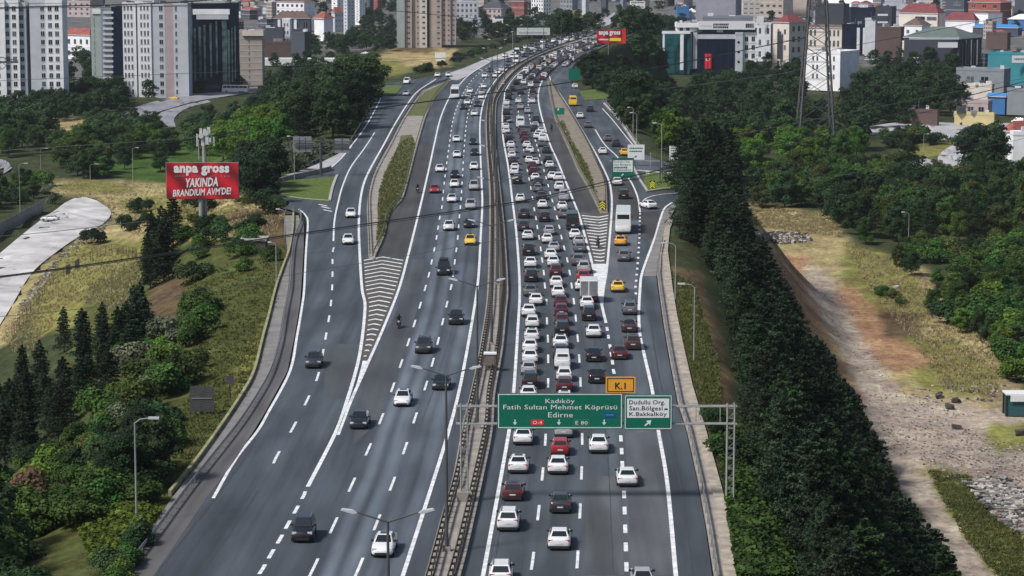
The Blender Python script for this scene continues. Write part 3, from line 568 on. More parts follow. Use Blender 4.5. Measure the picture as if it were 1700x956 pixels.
# box lorry: cab from the van kind plus its own load box
def lorry():
    p = car_parts([(1.0,.92,1.2,.4),(1.5,.98,1.25,.35),(2.6,.98,1.2,.35),(3.1,.93,1.1,.36),(3.25,.85,.9,.4)], (1.0,1.05,2.35,3.0,1.2,1.15,2.25,.95,.86), .97, (2.3,), .4, .9, 'panel')
    p = [q for q in p if q[0] not in ('tail_light', 'number_plate', 'rear_bumper', 'rear_window', 'underbody')]
    mb = MB(); mb.box(-1.12, 1.12, -3.2, 1.1, .95, 3.0, None); me = mb.mesh('load_box'); bm = bmesh.new(); bm.from_mesh(me); bmesh.ops.bevel(bm, geom=bm.edges[:], offset=.04, segments=1, affect='EDGES'); bm.to_mesh(me); bm.free(); me.materials.append(None); p.append(('load_box', me, 'P'))
    mb = MB(); mb.box(-.5, .5, -3.1, 2.5, .5, .9, M_TRIM); mb.box(-1.05, 1.05, -3.15, -3.0, .45, .6, M_TRIM); p.append(('chassis', mb.mesh('chassis'), 'M'))
    mb = MB(); mb.box(-1.1, -1.06+.9, -3.23, -3.2, 1.05, 2.9, M_RIM); mb.box(.02, 1.08, -3.23, -3.2, 1.05, 2.9, M_RIM); p.append(('rear_door', mb.mesh('rear_door'), 'M'))
    for sx in (-1, 1):
        mb = MB(); mb.beam((sx*.7, -2.0, .42), (sx*1.1, -2.0, .42), .42, M_TYRE, 14); p.append(('wheel', mb.mesh('wheel'), 'M'))
        mb = MB(); a, c = sorted((sx*.75, sx*1.0)); mb.box(a, c, -3.2, -3.05, .62, .76, M_TAIL); p.append(('tail_light', mb.mesh('tail_light'), 'M'))
    return p
KINDS['lorry'] = lorry()
LEN = dict(sedan=4.6, hatchback=4.1, suv=4.55, van=4.95, minibus=6.4, coach=12.0, lorry=6.45)
def joined(parts, name):
    mb = MB()
    for nm, me, s in parts:
        v = [tuple(x.co) for x in me.vertices]
        for p in me.polygons:
            pass
        o = len(mb.v); mb.v += v
        for p in me.polygons:
            mm = me.materials[p.material_index] if s != 'P' else None
            mb.f.append(tuple(i+o for i in p.vertices)); mb.m.append(mb.mi(mm))
    k = mb.mi(None)
    if k != 0: mb.mats[0], mb.mats[k] = mb.mats[k], mb.mats[0]; mb.m = [k if q == 0 else (0 if q == k else q) for q in mb.m]
    return me_from(name, mb.v, mb.f, mb.mats, mb.m)
LOD = {k: joined([q for q in p if q[0] not in ('mirror', 'number_plate')], k) for k, p in KINDS.items()}
ROOTN = dict(sedan='sedan_car', hatchback='hatchback_car', suv='suv_car', van='panel_van', minibus='minibus', coach='coach', lorry='box_lorry')
CAT = dict(sedan='car', hatchback='car', suv='car', van='van', minibus='minibus', coach='bus', lorry='truck')
KW = dict(sedan='sedan', hatchback='hatchback', suv='SUV', van='van', minibus='minibus', coach='coach', lorry='box lorry')
rv_ = random.Random(31)
def vehicle(kind, color, loc, rz, label, group, near=True, extra=None, name=None, cat=None):
    pm = paint(color)
    if not near:
        o = link(name or ROOTN[kind], LOD[kind], None, loc); o.rotation_euler = (0, 0, rz)
        o.material_slots[0].link = 'OBJECT'; o.material_slots[0].material = pm
        return tag(o, label, cat or CAT[kind], group)
    r = empty(name or ROOTN[kind], loc, rz, label, cat or CAT[kind], group)
    for nm, me, s in KINDS[kind]:
        o = link(nm, me, r)
        if s == 'P': o.material_slots[0].link = 'OBJECT'; o.material_slots[0].material = pm
    if extra == 'taxi':
        mb = MB(); mb.box(-.22, .22, -.5, -.3, 1.44, 1.56, M_TRIM); mb.build('roof_sign', r)
    r.scale = (rv_.uniform(.97, 1.04), rv_.uniform(.95, 1.05), rv_.uniform(.96, 1.05))
    if kind in ('sedan', 'suv', 'hatchback') and rv_.random() < .28 and extra is None:
        zt_ = dict(sedan=1.46, suv=1.70, hatchback=1.50)[kind]; mb = MB(); mb.box(-.36, .36, -.75, -.05, zt_-.05, zt_+.0, M_GLASS); mb.build('sunroof', r)
    if kind == 'suv':
        for sx in (-1, 1): mb = MB(); mb.box(sx*.6-.025, sx*.6+.025, -1.6, .2, 1.68, 1.76, M_RIM); mb.build('roof_rail', r)
    if extra == 'rack':
        mb = MB(); mb.box(-.6, .6, -1.2, .6, 1.98, 2.2, M_TRIM); mb.build('roof_box', r)
    return r
# hand-placed traffic: lane, kind, colour, photo x, photo y of the near end
W_, S_, H_, U_, V_ = 'white', 'sedan', 'hatchback', 'suv', 'van'
NEAR = []
def L(lane, s):
    for q in s.split(';'):
        q = q.strip()
        if not q: continue
        k, c, x, y = q.split(); NEAR.append((lane, dict(s='sedan', h='hatchback', u='suv', v='van', m='minibus', c='coach', l='lorry')[k], dict(w='white', i='silver', g='grey', d='dark', k='black', r='red', m='maroon', y='yellow', o='orange', b='brown', n='navy', e='beige')[c], float(x), float(y)))
L('J1', 'u w 831 975;u w 843 883;h m 851 832;s w 860 787;s w 868 739;s w 874 701;s w 877 668;u k 880 646;h i 878 623;s w 880 604;s w 880 586;s w 883 567;h w 884 545;s w 878 526;s w 890 507;s g 881 492;u k 882 468;s w 881 445;u k 877.6 424;s w 876.5 398;u d 869 383;u d 870 362;h w 864 336;u k 859 305;s w 854 290;s w 855 283;u d 852.6 273;s w 850 263;h i 850 253.5;s w 848 245;u k 844.5 236;s d 844 229;s w 840.6 222;s w 840 214;u k 842.7 203;u d 840.5 190;s i 840.6 181.5;s w 841 174;u k 843.8 165;u d 844 157;u k 850 151;u k 857 140')
L('J2', 's w 928 914;s d 929.7 853;s w 926 788;h r 930 757;h i 936 727;s w 937 698;s w 937 676;h m 937 651;h w 937 634;v w 934 613;h d 931 596;s w 931 579;u k 933.5 557;h m 933 541;h m 932 525;h m 931 510;s w 927 494;s w 924 477;u m 923 460;s w 919 443;s w 914.5 430;s i 920 418;s w 909 404;h i 912 390;u k 904 368;s w 901 346;s d 899 332;h g 893 318.5;h d 893 308;s w 889 300;h m 885.5 290;u m 884 282;s w 888.6 274;s w 879 271;h g 875 261;s w 880 254;s w 875 245;s m 872 236.5;u m 870 228.5;h m 868.6 224;s d 866 218;m w 864 212;s i 876 187.7;s i 864 181;s w 860.7 171;u d 864 156;h g 865 148.5;s w 869 139.5')
L('J3', 's i 1068 983;s w 994 753;s k 991 637;s k 986 601;s w 986 561;u k 978 533;s w 975 513;l w 978 503;s w 966 483;u r 968.7 469;u i 969.5 454;u g 960 441;h g 963 419;h i 961.6 408;s w 955 397;m k 951 381;u g 937 362;s w 934 349;v i 936.5 334;u w 929 316;u w 927 300;s w 917 298;h d 917 288;s w 913 279;u k 910 271;s d 907.6 254;h g 900 243;v w 901 235.5;s w 892 230;s w 894 226;s w 899 221;u d 888 218;s w 889 212;v d 889.8 204;s w 883.5 171;s g 884 163;u d 884.5 155;s w 881 144;s d 890 137')
L('SL', 's w 1042 808;s m 1029 597;u b 1051 581;s b 1045 552;u g 1046 523;s y 1026 485;u g 1036 434;s o 1030 408;c w 1034.5 388;u k 1035.4 330;s w 1025 307.5;s w 1001 256;s y 1037 258;u d 1023 243;s g 1010 234;s g 976.7 211.5;s w 963.4 196;u d 980 185;m y 951.8 175.5;s w 955 146;s w 1076 347')
L('M1', 's w 633.8 926;s k 594.6 712.5;s w 667 675;u d 702 587.5;v k 736 457;s r 721 320.5;s w 730 285.5;c w 755 164')
L('M2', 's w 745 383;s w 750 336;s w 754.4 311;h k 755 295;s w 758.5 261.5;s w 757.7 235.5;s k 769 181;s w 775.4 173;s w 776.7 163;s w 779.7 154')
L('M3', 's k 731 648;u k 756.5 539.5;s y 780.5 407;s k 778.7 378;u i 781 347.5;u i 786.8 316;h w 786.8 281.7;s k 788 257.7;s k 785.5 240;s w 787.3 192;s d 792 176.5;s w 798.7 164;s i 799.5 156;s w 803 146;s w 804 128;s w 821 128;s d 813 119;s w 832 118;s d 842.5 113;m w 856 104;m w 858 91;s d 843 102;s k 870 94;s w 826 122')
L('LS', 'u k 501 902;u d 520 611.5;s w 578 406;s w 582.4 361.5;s w 673 158;v w 674 139;s w 726 127;s w 744 126.5')
LANE = dict(J1='jam lane nearest the median', J2='middle jam lane', J3='right jam lane', SL='right slip lane', M1='first oncoming lane', M2='second oncoming lane', M3='oncoming lane beside the median', LS='left slip road')
GRP = dict(J='cars queueing on the jammed carriageway', S='vehicles on the right slip lane', M='oncoming vehicles on the left carriageway')
fJ0 = XofY(T('960:800 802:842 716:845 652:852.6 556:859 480:862.8 392:857.7 328:850 278:843.8 227:835 190:834 164:837 149:840 129:853 113:872 98:900 83:935 72:968'))
fC = XofY(lC); fD = XofY(lD); fB = XofY(lB); fA = XofY(lA); fA1 = XofY(T('808:430 709:487 625:527 558:541 503:549 434:552 397:554 333:562 278:582 246:605 200:640 160:690 130:740'))
REF = dict(J1=fC, J2=fC, J3=fD, SL=fRs, M1=fA, M2=fB, M3=fB, LS=fA1)
fSL = XofY(T('808:1040 640:1020 559:1012 479:1002 450:1007 397:1012 341:1015.8 308:1013 285:1004.4 260:991.8 239:980 190:951 162:933.6 136:916 126:912 100:930')); REF['SL'] = fSL
def head(f, Y): return -math.atan2(float(f(Y+6)-f(Y-6)), 12.0)
cnt = {}; placed = []
def car_label(lane, color, kind):
    k = (lane, color, kind); cnt[k] = cnt.get(k, 0)+1; n = cnt[k]
    return '%s %s in the %s, %s such %s counting upwards' % (CN[color], KW[kind], LANE[lane], nth(n), KW[kind])
order = sorted(NEAR, key=lambda q: -q[4]); NB = 0
for lane, kind, color, px, py in order:
    x, y, z = G(px, py+1.0); Ln = LEN[kind]; away = lane[0] in 'JS'; f = REF[lane]
    hd = head(f, y); cx = x-math.sin(hd)*Ln/2; cy = y+math.cos(hd)*Ln/2
    if px == 1076: hd = .35
    near = py > 296; isl = color in ('yellow', 'orange') and kind == 'sedan'
    lab = car_label(lane, color, kind)
    if isl: lab = lab.replace('sedan in', 'taxi in').replace('such sedan', 'such taxi')
    if kind == 'coach': lab = 'white coach in the right slip lane below the green route sign' if lane == 'SL' else 'white coach on the far left carriageway beside the grassy island'
    if kind == 'lorry': lab = 'white box lorry in the right jam lane beside the painted gore tip'
    vehicle(kind, color, (cx, cy, .012), hd+(0 if away else math.pi), lab, GRP[lane[0]] if lane != 'LS' else 'vehicles on the left slip road', near, 'taxi' if isl and near else ('rack' if kind == 'van' and lane == 'M1' else None), name='taxi' if isl else None, cat='taxi' if isl else None)
    placed.append((cx, cy)); NB += 1
# far jam, past the green route board
pal = ['white']*9+['silver']*3+['grey']*4+['dark']*5+['black']*5+['maroon', 'red', 'beige', 'navy']
LANE.update(F1='far bend, lane nearest the median', F2='far bend, second lane', F3='far bend, third lane', F4='far bend, fourth lane', F5='far bend, outer lane', O1='far oncoming bend, inner lane', O2='far oncoming bend, middle lane', O3='far oncoming bend, outer lane')
def farlabel(lane, color, kind):
    k = (lane, color, kind); cnt[k] = cnt.get(k, 0)+1
    return '%s %s on the %s, %s such %s counting upwards' % (CN[color], KW[kind], LANE[lane], nth(cnt[k]), KW[kind])
rr = random.Random(11); farq = []
for i, off in enumerate((3.0, 6.5, 10.0, 13.5, 17.0)):
    Y = G(0, 133 if i < 3 else 112)[1]+rr.uniform(0, 4); Ye = G(0, 50)[1]
    while Y < Ye:
        x = float(RC_L(Y))+off
        if x < float(RC_R(Y))-1.2: farq.append(('F%d' % (i+1), x, Y, False))
        Y += rr.uniform(6.2, 10.5)
for i, off in enumerate((3.2, 6.8, 10.4)):
    Y = G(0, 97)[1]+rr.uniform(0, 15); Ye = G(0, 50)[1]
    while Y < Ye:
        farq.append(('O%d' % (i+1), float(LC_R(Y))-off, Y, True)); Y += rr.uniform(9, 30)
farq.sort(key=lambda q: q[2]); stuffmb = []
for lane, x, Y, onc in farq:
    kind = rr.choice(['sedan']*5+['hatchback']*3+['suv']*3+['van']*1+(['minibus'] if rr.random() < .2 else [])); color = rr.choice(pal)
    f = LC_R if onc else RC_L; hd = head(f, Y)+(math.pi if onc else 0)
    if NB < 296:
        vehicle(kind, color, (x, Y, .012), hd, farlabel(lane, color, kind), 'cars on the far bend', False); NB += 1
    else: stuffmb.append((kind, color, x, Y, hd))
mb = MB()
for kind, color, x, Y, hd in stuffmb:
    me = LOD[kind]; M = Matrix.Translation((x, Y, .012)) @ Matrix.Rotation(hd, 4, 'Z'); o = len(mb.v)
    mb.v += [tuple(M @ v.co) for v in me.vertices]
    for p in me.polygons:
        mm = me.materials[p.material_index] or paint(color); mb.f.append(tuple(i+o for i in p.vertices)); mb.m.append(mb.mi(mm))
if stuffmb: tag(mb.build('distant_traffic'), 'unbroken mass of tiny cars at the very top of the jam', kind='stuff')
# off the highway
for kind, color, px, py, ang, lab in [
    ('sedan', 'yellow', 288, 165, 75, 'yellow taxi on the curved side road before the white tower'),
    ('coach', 'white', 391, 154, 80, 'long white bus on the curved side road below the beige block'),
    ('sedan', 'white', 83, 366, 80, 'white car parked on the pale service road'),
    ('hatchback', 'white', 1508, 202, 88, 'white car on the side road at the right'),
    ('suv', 'black', 1603, 207, 88, 'black SUV on the side road at the right'),
    ('sedan', 'white', 1560, 234, 85, 'white car low on the side road at the right'),
    ('sedan', 'white', 606, 90, 70, 'white car parked beside the yellow field'),
    ('van', 'white', 1690, 204, 60, 'white van parked behind the red-roofed house')]:
    g = ground(px, py, .3); vehicle(kind, color, g, math.radians(ang), lab, 'vehicles on the side roads', kind == 'sedan' and py > 300, name='taxi' if color == 'yellow' else None, cat='taxi' if color == 'yellow' else None)
# ---------------------------------------------------------------- motorcycles and riders
M_JKT = mat('black_jacket', (.02,.02,.024), .8); M_HELM = mat('helmet_shell', (.03,.03,.035), .25); M_SKIN = mat('skin', (.42,.24,.16), .6)
M_WH = mat('white_plastic', (.65,.66,.68), .4)
def rider_mesh():
    bm = bmesh.new()
    vs = []; es = []; rs = []
    def a(p, r, pa=None):
        vs.append(p); rs.append(r)
        if pa is not None: es.append((pa, len(vs)-1))
        return len(vs)-1
    pel = a((0,-.28,.86), .17); wai = a((0,-.18,1.05), .15, pel); ch = a((0,-.05,1.28), .19, wai); nk = a((0,.02,1.47), .07, ch); hd = a((0,.06,1.58), .11, nk); tp = a((0,.06,1.70), .10, hd)
    for s in (-1, 1):
        sh = a((s*.20,-.03,1.38), .09, ch); el = a((s*.34,.20,1.14), .062, sh); wr = a((s*.33,.46,1.06), .042, el); a((s*.33,.54,1.05), .045, wr)
        hp = a((s*.12,-.24,.84), .12, pel); kn = a((s*.24,.20,.72), .085, hp); an = a((s*.20,-.02,.30), .055, kn); a((s*.20,.14,.25), .05, an)
    sl = bm.verts.layers.skin.verify()
    bv = [bm.verts.new(p) for p in vs]
    for v, r in zip(bv, rs): v[sl].radius = (r, r)
    bv[0][sl].use_root = True
    for e in es: bm.edges.new((bv[e[0]], bv[e[1]]))
    me = bpy.data.meshes.new('rider'); bm.to_mesh(me); bm.free(); o = bpy.data.objects.new('tmp', me); C.objects.link(o)
    o.modifiers.new('s', 'SKIN'); sb = o.modifiers.new('u', 'SUBSURF'); sb.levels = 1
    bpy.context.view_layer.update(); dg = bpy.context.evaluated_depsgraph_get(); out = bpy.data.meshes.new_from_object(o.evaluated_get(dg)); bpy.data.objects.remove(o); out.name = 'person'; return out
RID = rider_mesh(); RID.materials.clear(); RID.materials.append(M_JKT)
for p in RID.polygons: p.use_smooth = True
def motorcycle(px, py, f, away, label, plabel):
    x, y, _ = G(px, py); hd = head(f, y)+(0 if away else math.pi)
    r = empty('motorcycle', (x, y+1, .012), hd, label, 'motorcycle', 'motorcycles threading past the traffic')
    for wy in (-.68, .70):
        mb = MB(); mb.beam((-.07, wy, .31), (.07, wy, .31), .31, M_TYRE, 16); mb.beam((-.075, wy, .31), (.075, wy, .31), .19, M_RIM, 10); mb.build('wheel', r)
    mb = MB(); mb.box(-.13, .13, -.45, .42, .35, .78, paint('dark')); mb.beam((0,.70,.31), (0,.40,1.0), .05, M_TRIM, 6); mb.beam((0,-.68,.31), (0,-.1,.5), .05, M_TRIM, 6); mb.build('frame', r)
    mb = MB(); mb.box(-.15, .15, -.80, -.05, .76, .86, M_TRIM); mb.build('seat', r)
    mb = MB(); mb.beam((-.36,.46,1.03), (.36,.46,1.03), .02, M_TRIM, 6); mb.build('handlebar', r)
    mb = MB(); mb.box(-.12, .12, .56, .66, .78, .95, M_HEAD); mb.build('headlight', r)
    mb = MB(); mb.box(-.17, .17, -1.0, -.78, .82, 1.12, M_TRIM if away else M_WH); mb.build('luggage_box', r)
    p = link('person', RID, None, (x, y+1, .012)); p.rotation_euler = (0, 0, hd); tag(p, plabel, 'person', 'motorcycle riders')
    h = bmesh.new(); bmesh.ops.create_icosphere(h, subdivisions=2, radius=.155, matrix=Matrix.Translation((0, .07, 1.64))); me = bpy.data.meshes.new('helmet'); h.to_mesh(me); h.free(); me.materials.append(M_HELM)
    for q in me.polygons: q.use_smooth = True
    link('helmet', me, p)
motorcycle(993, 412, fRm, True, 'black motorcycle on the painted chevrons of the right gore', 'rider in black jacket and helmet on the right gore chevrons')
motorcycle(661.6, 546, fA, False, 'dark motorcycle coming forward right of the left gore', 'rider in black leaning forward beside the left gore')
motorcycle(693, 321, fA, False, 'dark motorcycle riding beside the left traffic island', 'rider in black near the red car on the left road')
motorcycle(915.6, 218, fSL, True, 'dark motorcycle on the dark shoulder of the jammed road', 'rider in black on the shoulder beside the far jam')
# ================================================================ ROADSIDE STEEL, SIGNS, LAMPS
def guardrail(f, y0, y1, z, label, m=None, double=False, near=330, pstep=4.0, hgt=.75, group='guardrails along the highway'):
    m = m or M_STEEL; Ya, Yb = G(0, y0)[1], G(0, y1)[1]; Ys = np.arange(Ya, Yb, 2.5); P3 = [Vector((float(f(Y)), Y, z)) for Y in Ys]
    r = empty('guardrail', tuple(P3[0]), 0, label, 'guardrail', group); O = P3[0]
    prof = [(0, hgt-.30), (.04, hgt-.24), (0, hgt-.16), (.04, hgt-.07), (0, hgt), (-.05, hgt), (-.05, hgt-.30)]
    for off, sg in (((-.28, -1), (.28, 1)) if double else ((0, 1),)):
        v = []; n_ = len(prof)
        for p in P3: v += [(p.x+off+sg*a-O.x, p.y-O.y, p.z+b_-O.z) for a, b_ in prof]
        fc = [(i*n_+k, i*n_+(k+1) % n_, (i+1)*n_+(k+1) % n_, (i+1)*n_+k) for i in range(len(P3)-1) for k in range(n_)]
        me = me_from('rail', v, fc, [m]); bm = bmesh.new(); bm.from_mesh(me); bmesh.ops.recalc_face_normals(bm, faces=bm.faces); bm.to_mesh(me); bm.free(); link('rail', me, r)
    pm = MB()
    if double: pm.box(-.24, .24, -.07, .07, hgt-.26, hgt-.08, m); pm.box(-.06, .06, -.05, .05, 0, hgt-.05, m)
    else: pm.box(-.12, 0-.02, -.05, .05, 0, hgt-.05, m)
    pme = pm.mesh('post'); rest = MB(); k = 0
    for Y in np.arange(Ya, Yb, 2.0 if double else pstep):
        x = float(f(Y))
        if Y < near and k < 290: link('post', pme, r, (x-O.x, Y-O.y, 0)); k += 1
        else: rest.add([(p.co.x+x-O.x, p.co.y+Y-O.y, p.co.z) for p in pme.vertices], [tuple(p.vertices) for p in pme.polygons], m)
    if rest.v: tag(rest.build('distant_posts', r), kind='stuff')
    return r
guardrail(lambda Y: LC_R(Y)+.55, 972, 60, .14, 'dark double guardrail with spacer blocks along the left edge of the median', M_RUST, True, 430)
guardrail(lambda Y: RC_L(Y)-.55, 972, 66, .14, 'dark double guardrail with spacer blocks along the right edge of the median', M_RUST, True, 430)
fgl = XofY(T('975:190 955:207 898:253 830:303 777:344 716:392 675:420 626:448 573:465 520:474 479:482 442:484 400:489 370:500 350:497'))
guardrail(fgl, 972, 352, .02, 'pale steel guardrail along the left shoulder, climbing the left of the photo', None, False, 420, 2.6)
guardrail(lambda Y: t1(Y)+.2, 972, 400, .05, 'pale steel guardrail along the right walkway', None, False, 300)
fi = XofY(T('428:612 341:609.5 313:612.5 283:622.5 240:646 202:666 167:689 149:704 134:745'))
guardrail(lambda Y: fi(Y)+.25, 427, 134, .15, 'dark guardrail on the left edge of the left traffic island', M_RUST, False, 200)
fi2 = XofY(T('428:621 392:637 354:647 331:667 295:678 240:692.5 192:707 162:722 134:746'))
guardrail(lambda Y: fi2(Y)-.2, 427, 134, .15, 'greenish guardrail on the right edge of the left traffic island', mat('mossy_steel', (.16,.17,.10), .7, var=.2), False, 200)
fi3 = XofY(T('354:998 313:977.5 283:960 239:941 197:922 164:914 136:910')); guardrail(lambda Y: fi3(Y)+.2, 352, 136, .15, 'steel guardrail between the jammed lanes and the earth island', mat('mossy_steel', (.16,.17,.10), .7, var=.2), False, 200)
fi4 = XofY(T('354:1008 306:1006 278:995 239:977 190:949 157:928 136:916')); guardrail(lambda Y: fi4(Y)-.2, 352, 136, .15, 'steel guardrail between the earth island and the right slip lane', M_RUST, False, 200)
fo = XofY(T('346:1122 310:1131 300:1134')); 
fr5 = XofY(T('255:1071 235:1055 200:1031 172:1006')); guardrail(fr5, 252, 172, .02, 'pale guardrail on the outer bend of the far right slip road', None, False, 200)
fl6 = XofY(T('283:498 270:524 256:556 240:580 210:598 168:618 158:612'), False); guardrail(fl6, 282, 162, .02, 'grey guardrail on the outer edge of the upper left ramp', None, False, 200)
kerb_line('retaining_wall', [(282,822),(320,776),(360,721),(398,664),(421,622),(437,561),(446,528),(458,480),(470,445),(480,417),(486,382),(487,352)], .3, -.5, .45, mat('mossy_wall', (.26,.25,.14), .9, var=.3, scale=.7), 'low mossy concrete wall edging the left bank above the shoulder', 6, None, 'wall')
kerb_line('concrete_barrier', [(463,303),(500,294),(545,284),(548,281)], .35, 0, .9, M_CONC, 'low concrete barrier between the left lawn and the upper ramp', 6, None, 'barrier')
# ---- text and boards on an upright plane at depth D
def text(s, x0, x1, y0, y1, D, m, parent, name='lettering', bold=0.0, shear=0.0, rot=0.0, O=(0,0,0)):
    cu = bpy.data.curves.new('t', 'FONT'); cu.body = s; cu.offset = bold; cu.resolution_u = 2; cu.shear = shear; cu.space_character = 1.05
    o = bpy.data.objects.new('t', cu); C.objects.link(o); bpy.context.view_layer.update()
    me = bpy.data.meshes.new_from_object(o.evaluated_get(bpy.context.evaluated_depsgraph_get())); bpy.data.objects.remove(o)
    co = np.array([v.co for v in me.vertices]); mn = co.min(0); mx = co.max(0); a = np.array(P(x0, y1, D)); c = np.array(P(x1, y0, D))
    W = c[0]-a[0]; Hh = c[2]-a[2]; u = (co[:, 0]-mn[0])/(mx[0]-mn[0]); v = (co[:, 1]-mn[1])/(mx[1]-mn[1])
    X = (u-.5)*W; Z = (v-.5)*Hh; cr, sr = math.cos(rot), math.sin(rot); cx = (a[0]+c[0])/2-O[0]; cz = (a[2]+c[2])/2-O[2]
    for i, vv in enumerate(me.vertices): vv.co = (cx+X[i]*cr-Z[i]*sr, D-O[1], cz+X[i]*sr+Z[i]*cr)
    me.materials.clear(); me.materials.append(m); me.name = name; return link(name, me, parent)
def board(x0, x1, y0, y1, D, m, parent, name='panel', th=.08, O=(0,0,0)):
    a = P(x0, y1, D); c = P(x1, y0, D); mb = MB(); mb.box(a[0]-O[0], c[0]-O[0], D-O[1], D+th-O[1], a[2]-O[2], c[2]-O[2], m); return mb.build(name, parent)
def frame(x0, x1, y0, y1, D, t, m, parent, name='border', O=(0,0,0)):
    a = P(x0, y1, D); c = P(x1, y0, D); mb = MB(); X0, X1, Z0, Z1 = a[0]-O[0], c[0]-O[0], a[2]-O[2], c[2]-O[2]; Y = D-O[1]
    mb.box(X0, X1, Y, Y+.01, Z1-t, Z1, m); mb.box(X0, X1, Y, Y+.01, Z0, Z0+t, m); mb.box(X0, X0+t, Y, Y+.01, Z0+t, Z1-t, m); mb.box(X1-t, X1, Y, Y+.01, Z0+t, Z1-t, m); return mb.build(name, parent)
def arrow(cx, cy, s, ang, D, m, parent, O=(0,0,0)):
    c = P(cx, cy, D); pts = [(-.11,-.6),(.11,-.6),(.11,.0),(.42,.0),(.0,.6),(-.42,.0),(-.11,.0)]; ca, sa = math.cos(ang), math.sin(ang)
    v = [(c[0]-O[0]+s*(x*ca-z*sa), D-O[1], c[2]-O[2]+s*(x*sa+z*ca)) for x, z in pts]
    return link('arrow', me_from('arrow', v, [(0,1,2,6),(3,4,5),(2,3,5,6)], [m]), parent)
def bars(x0, x1, ys_, h, D, m, parent, O=(0,0,0), seed=1):
    r = random.Random(seed); mb = MB()
    for y in ys_:
        x = x0
        while x < x1-1:
            w_ = r.uniform(1.2, 3.2); a = P(x, y+h/2, D); c = P(min(x+w_, x1), y-h/2, D); mb.box(a[0]-O[0], c[0]-O[0], D-O[1], D-O[1]+.01, a[2]-O[2], c[2]-O[2], m); x += w_+.6
    return mb.build('print', parent)
M_GRN = mat('sign_green', (.0,.135,.085), .4, var=.08); M_WHT = mat('sign_white', (.74,.76,.78), .45, var=.06); M_BLK = mat('sign_black', (.015,.015,.015), .5)
M_ORG = mat('sign_orange', (.78,.36,.04), .45, var=.1); M_SRED = mat('sign_red', (.65,.04,.03), .4); M_SBLU = mat('sign_blue', (.01,.08,.30), .4); M_YEL = mat('sign_yellow', (.75,.70,.05), .45)
D0 = G(1213, 834)[1]
gp = G(1000, 834); O0 = (gp[0], D0, .14); gr = empty('sign_gantry', O0, 0, 'grey lattice gantry carrying the green route boards across the jammed lanes', 'gantry')
def lattice_leg(xa, xb, ytop, D, base_z, name):
    mb = MB(); a = P(xa, ytop, D); c = P(xb, ytop, D)
    for X in (a[0], c[0]):
        for dy in (0, .5): mb.beam((X-O0[0], dy, base_z-O0[2]), (X-O0[0], dy, a[2]-O0[2]), .075, M_LITE, 6)
    z = base_z+.6
    while z < a[2]-.3:
        mb.beam((a[0]-O0[0], 0, z-O0[2]), (c[0]-O0[0], 0, z-O0[2]), .03, M_LITE); mb.beam((a[0]-O0[0], .5, z-O0[2]), (c[0]-O0[0], .5, z-O0[2]), .03, M_LITE); mb.beam((a[0]-O0[0], 0, z-O0[2]), (a[0]-O0[0], .5, z-O0[2]), .03, M_LITE)
        mb.beam((a[0]-O0[0], 0, z-O0[2]), (c[0]-O0[0], 0, z+.6-O0[2]), .02, M_LITE); z += .9
    return mb.build(name, gr)
lattice_leg(1208, 1220, 671, D0, -.3, 'leg'); lattice_leg(765, 776, 671, D0, .5, 'leg')
mb = MB(); a = P(759, 852, D0); c = P(782, 832, D0); mb.box(a[0]-O0[0], c[0]-O0[0], -.4, .9, 0, .85, M_CONC); mb.build('footing', gr)
mb = MB()
zt, zb_ = P(800, 675, D0)[2]-O0[2], P(800, 704, D0)[2]-O0[2]; xa, xb = P(757, 675, D0)[0]-O0[0], P(1224, 675, D0)[0]-O0[0]
for dy in (0, .5):
    mb.beam((xa, dy, zt), (xb, dy, zt), .065, M_LITE, 6); mb.beam((xa, dy, zb_), (xb, dy, zb_), .065, M_LITE, 6)
x = xa
while x < xb-.5:
    mb.beam((x, 0, zb_), (x, 0, zt), .03, M_LITE); mb.beam((x, 0, zt), (x, .5, zt), .02, M_LITE); mb.beam((x, 0, zb_), (x, .5, zb_), .02, M_LITE); mb.beam((x, .5, zb_), (x, .5, zt), .03, M_LITE); x += 2.1
mb.build('crossbeam', gr)
DS = D0-.25
s1o = P(930, 712, DS); S1 = empty('route_sign', s1o, 0, 'wide green board reading Kadıköy, Fatih Sultan Mehmet Köprüsü and Edirne', 'road sign', 'boards on the near gantry')
kw = dict(O=s1o)
board(825.5, 1034, 652.5, 712, DS, M_GRN, S1, **kw); frame(827, 1032.5, 654, 710.5, DS-.015, .07, M_WHT, S1, **kw)
text('Kadıköy', 905.5, 954, 662, 671.5, DS-.02, M_WHT, S1, **kw); text('Fatih Sultan Mehmet Köprüsü', 835.5, 1024.5, 671.8, 682, DS-.02, M_WHT, S1, **kw); text('Edirne', 910, 951, 684.5, 692.8, DS-.02, M_WHT, S1, **kw)
for x in (855, 928, 1003): arrow(x, 701, .42, math.pi, DS-.02, M_WHT, S1, O=s1o)
board(881.5, 903, 697, 705.5, DS-.02, M_SRED, S1, 'route_shield', .02, O=s1o); text('O-4', 884.5, 900, 698.5, 704, DS-.03, M_WHT, S1, **kw)
text('E 80', 955.5, 975.5, 698.8, 704.6, DS-.02, M_WHT, S1, **kw); frame(953, 978, 696.8, 706.4, DS-.02, .03, mat('sign_pale_green', (.08,.35,.25), .4), S1, O=s1o)
board(1002.5, 1022, 685, 692.5, DS-.02, M_SBLU, S1, 'route_shield', .02, O=s1o); board(1006, 1018.5, 688.3, 689.5, DS-.03, mat('sign_pale_green', (.08,.35,.25), .4), S1, 'print', .01, O=s1o)
s2o = P(1076, 713, DS); S2 = empty('exit_sign', s2o, 0, 'green and white exit board reading Dudullu Org. San.Bölgesi and K.Bakkalköy', 'road sign', 'boards on the near gantry'); kw = dict(O=s2o)
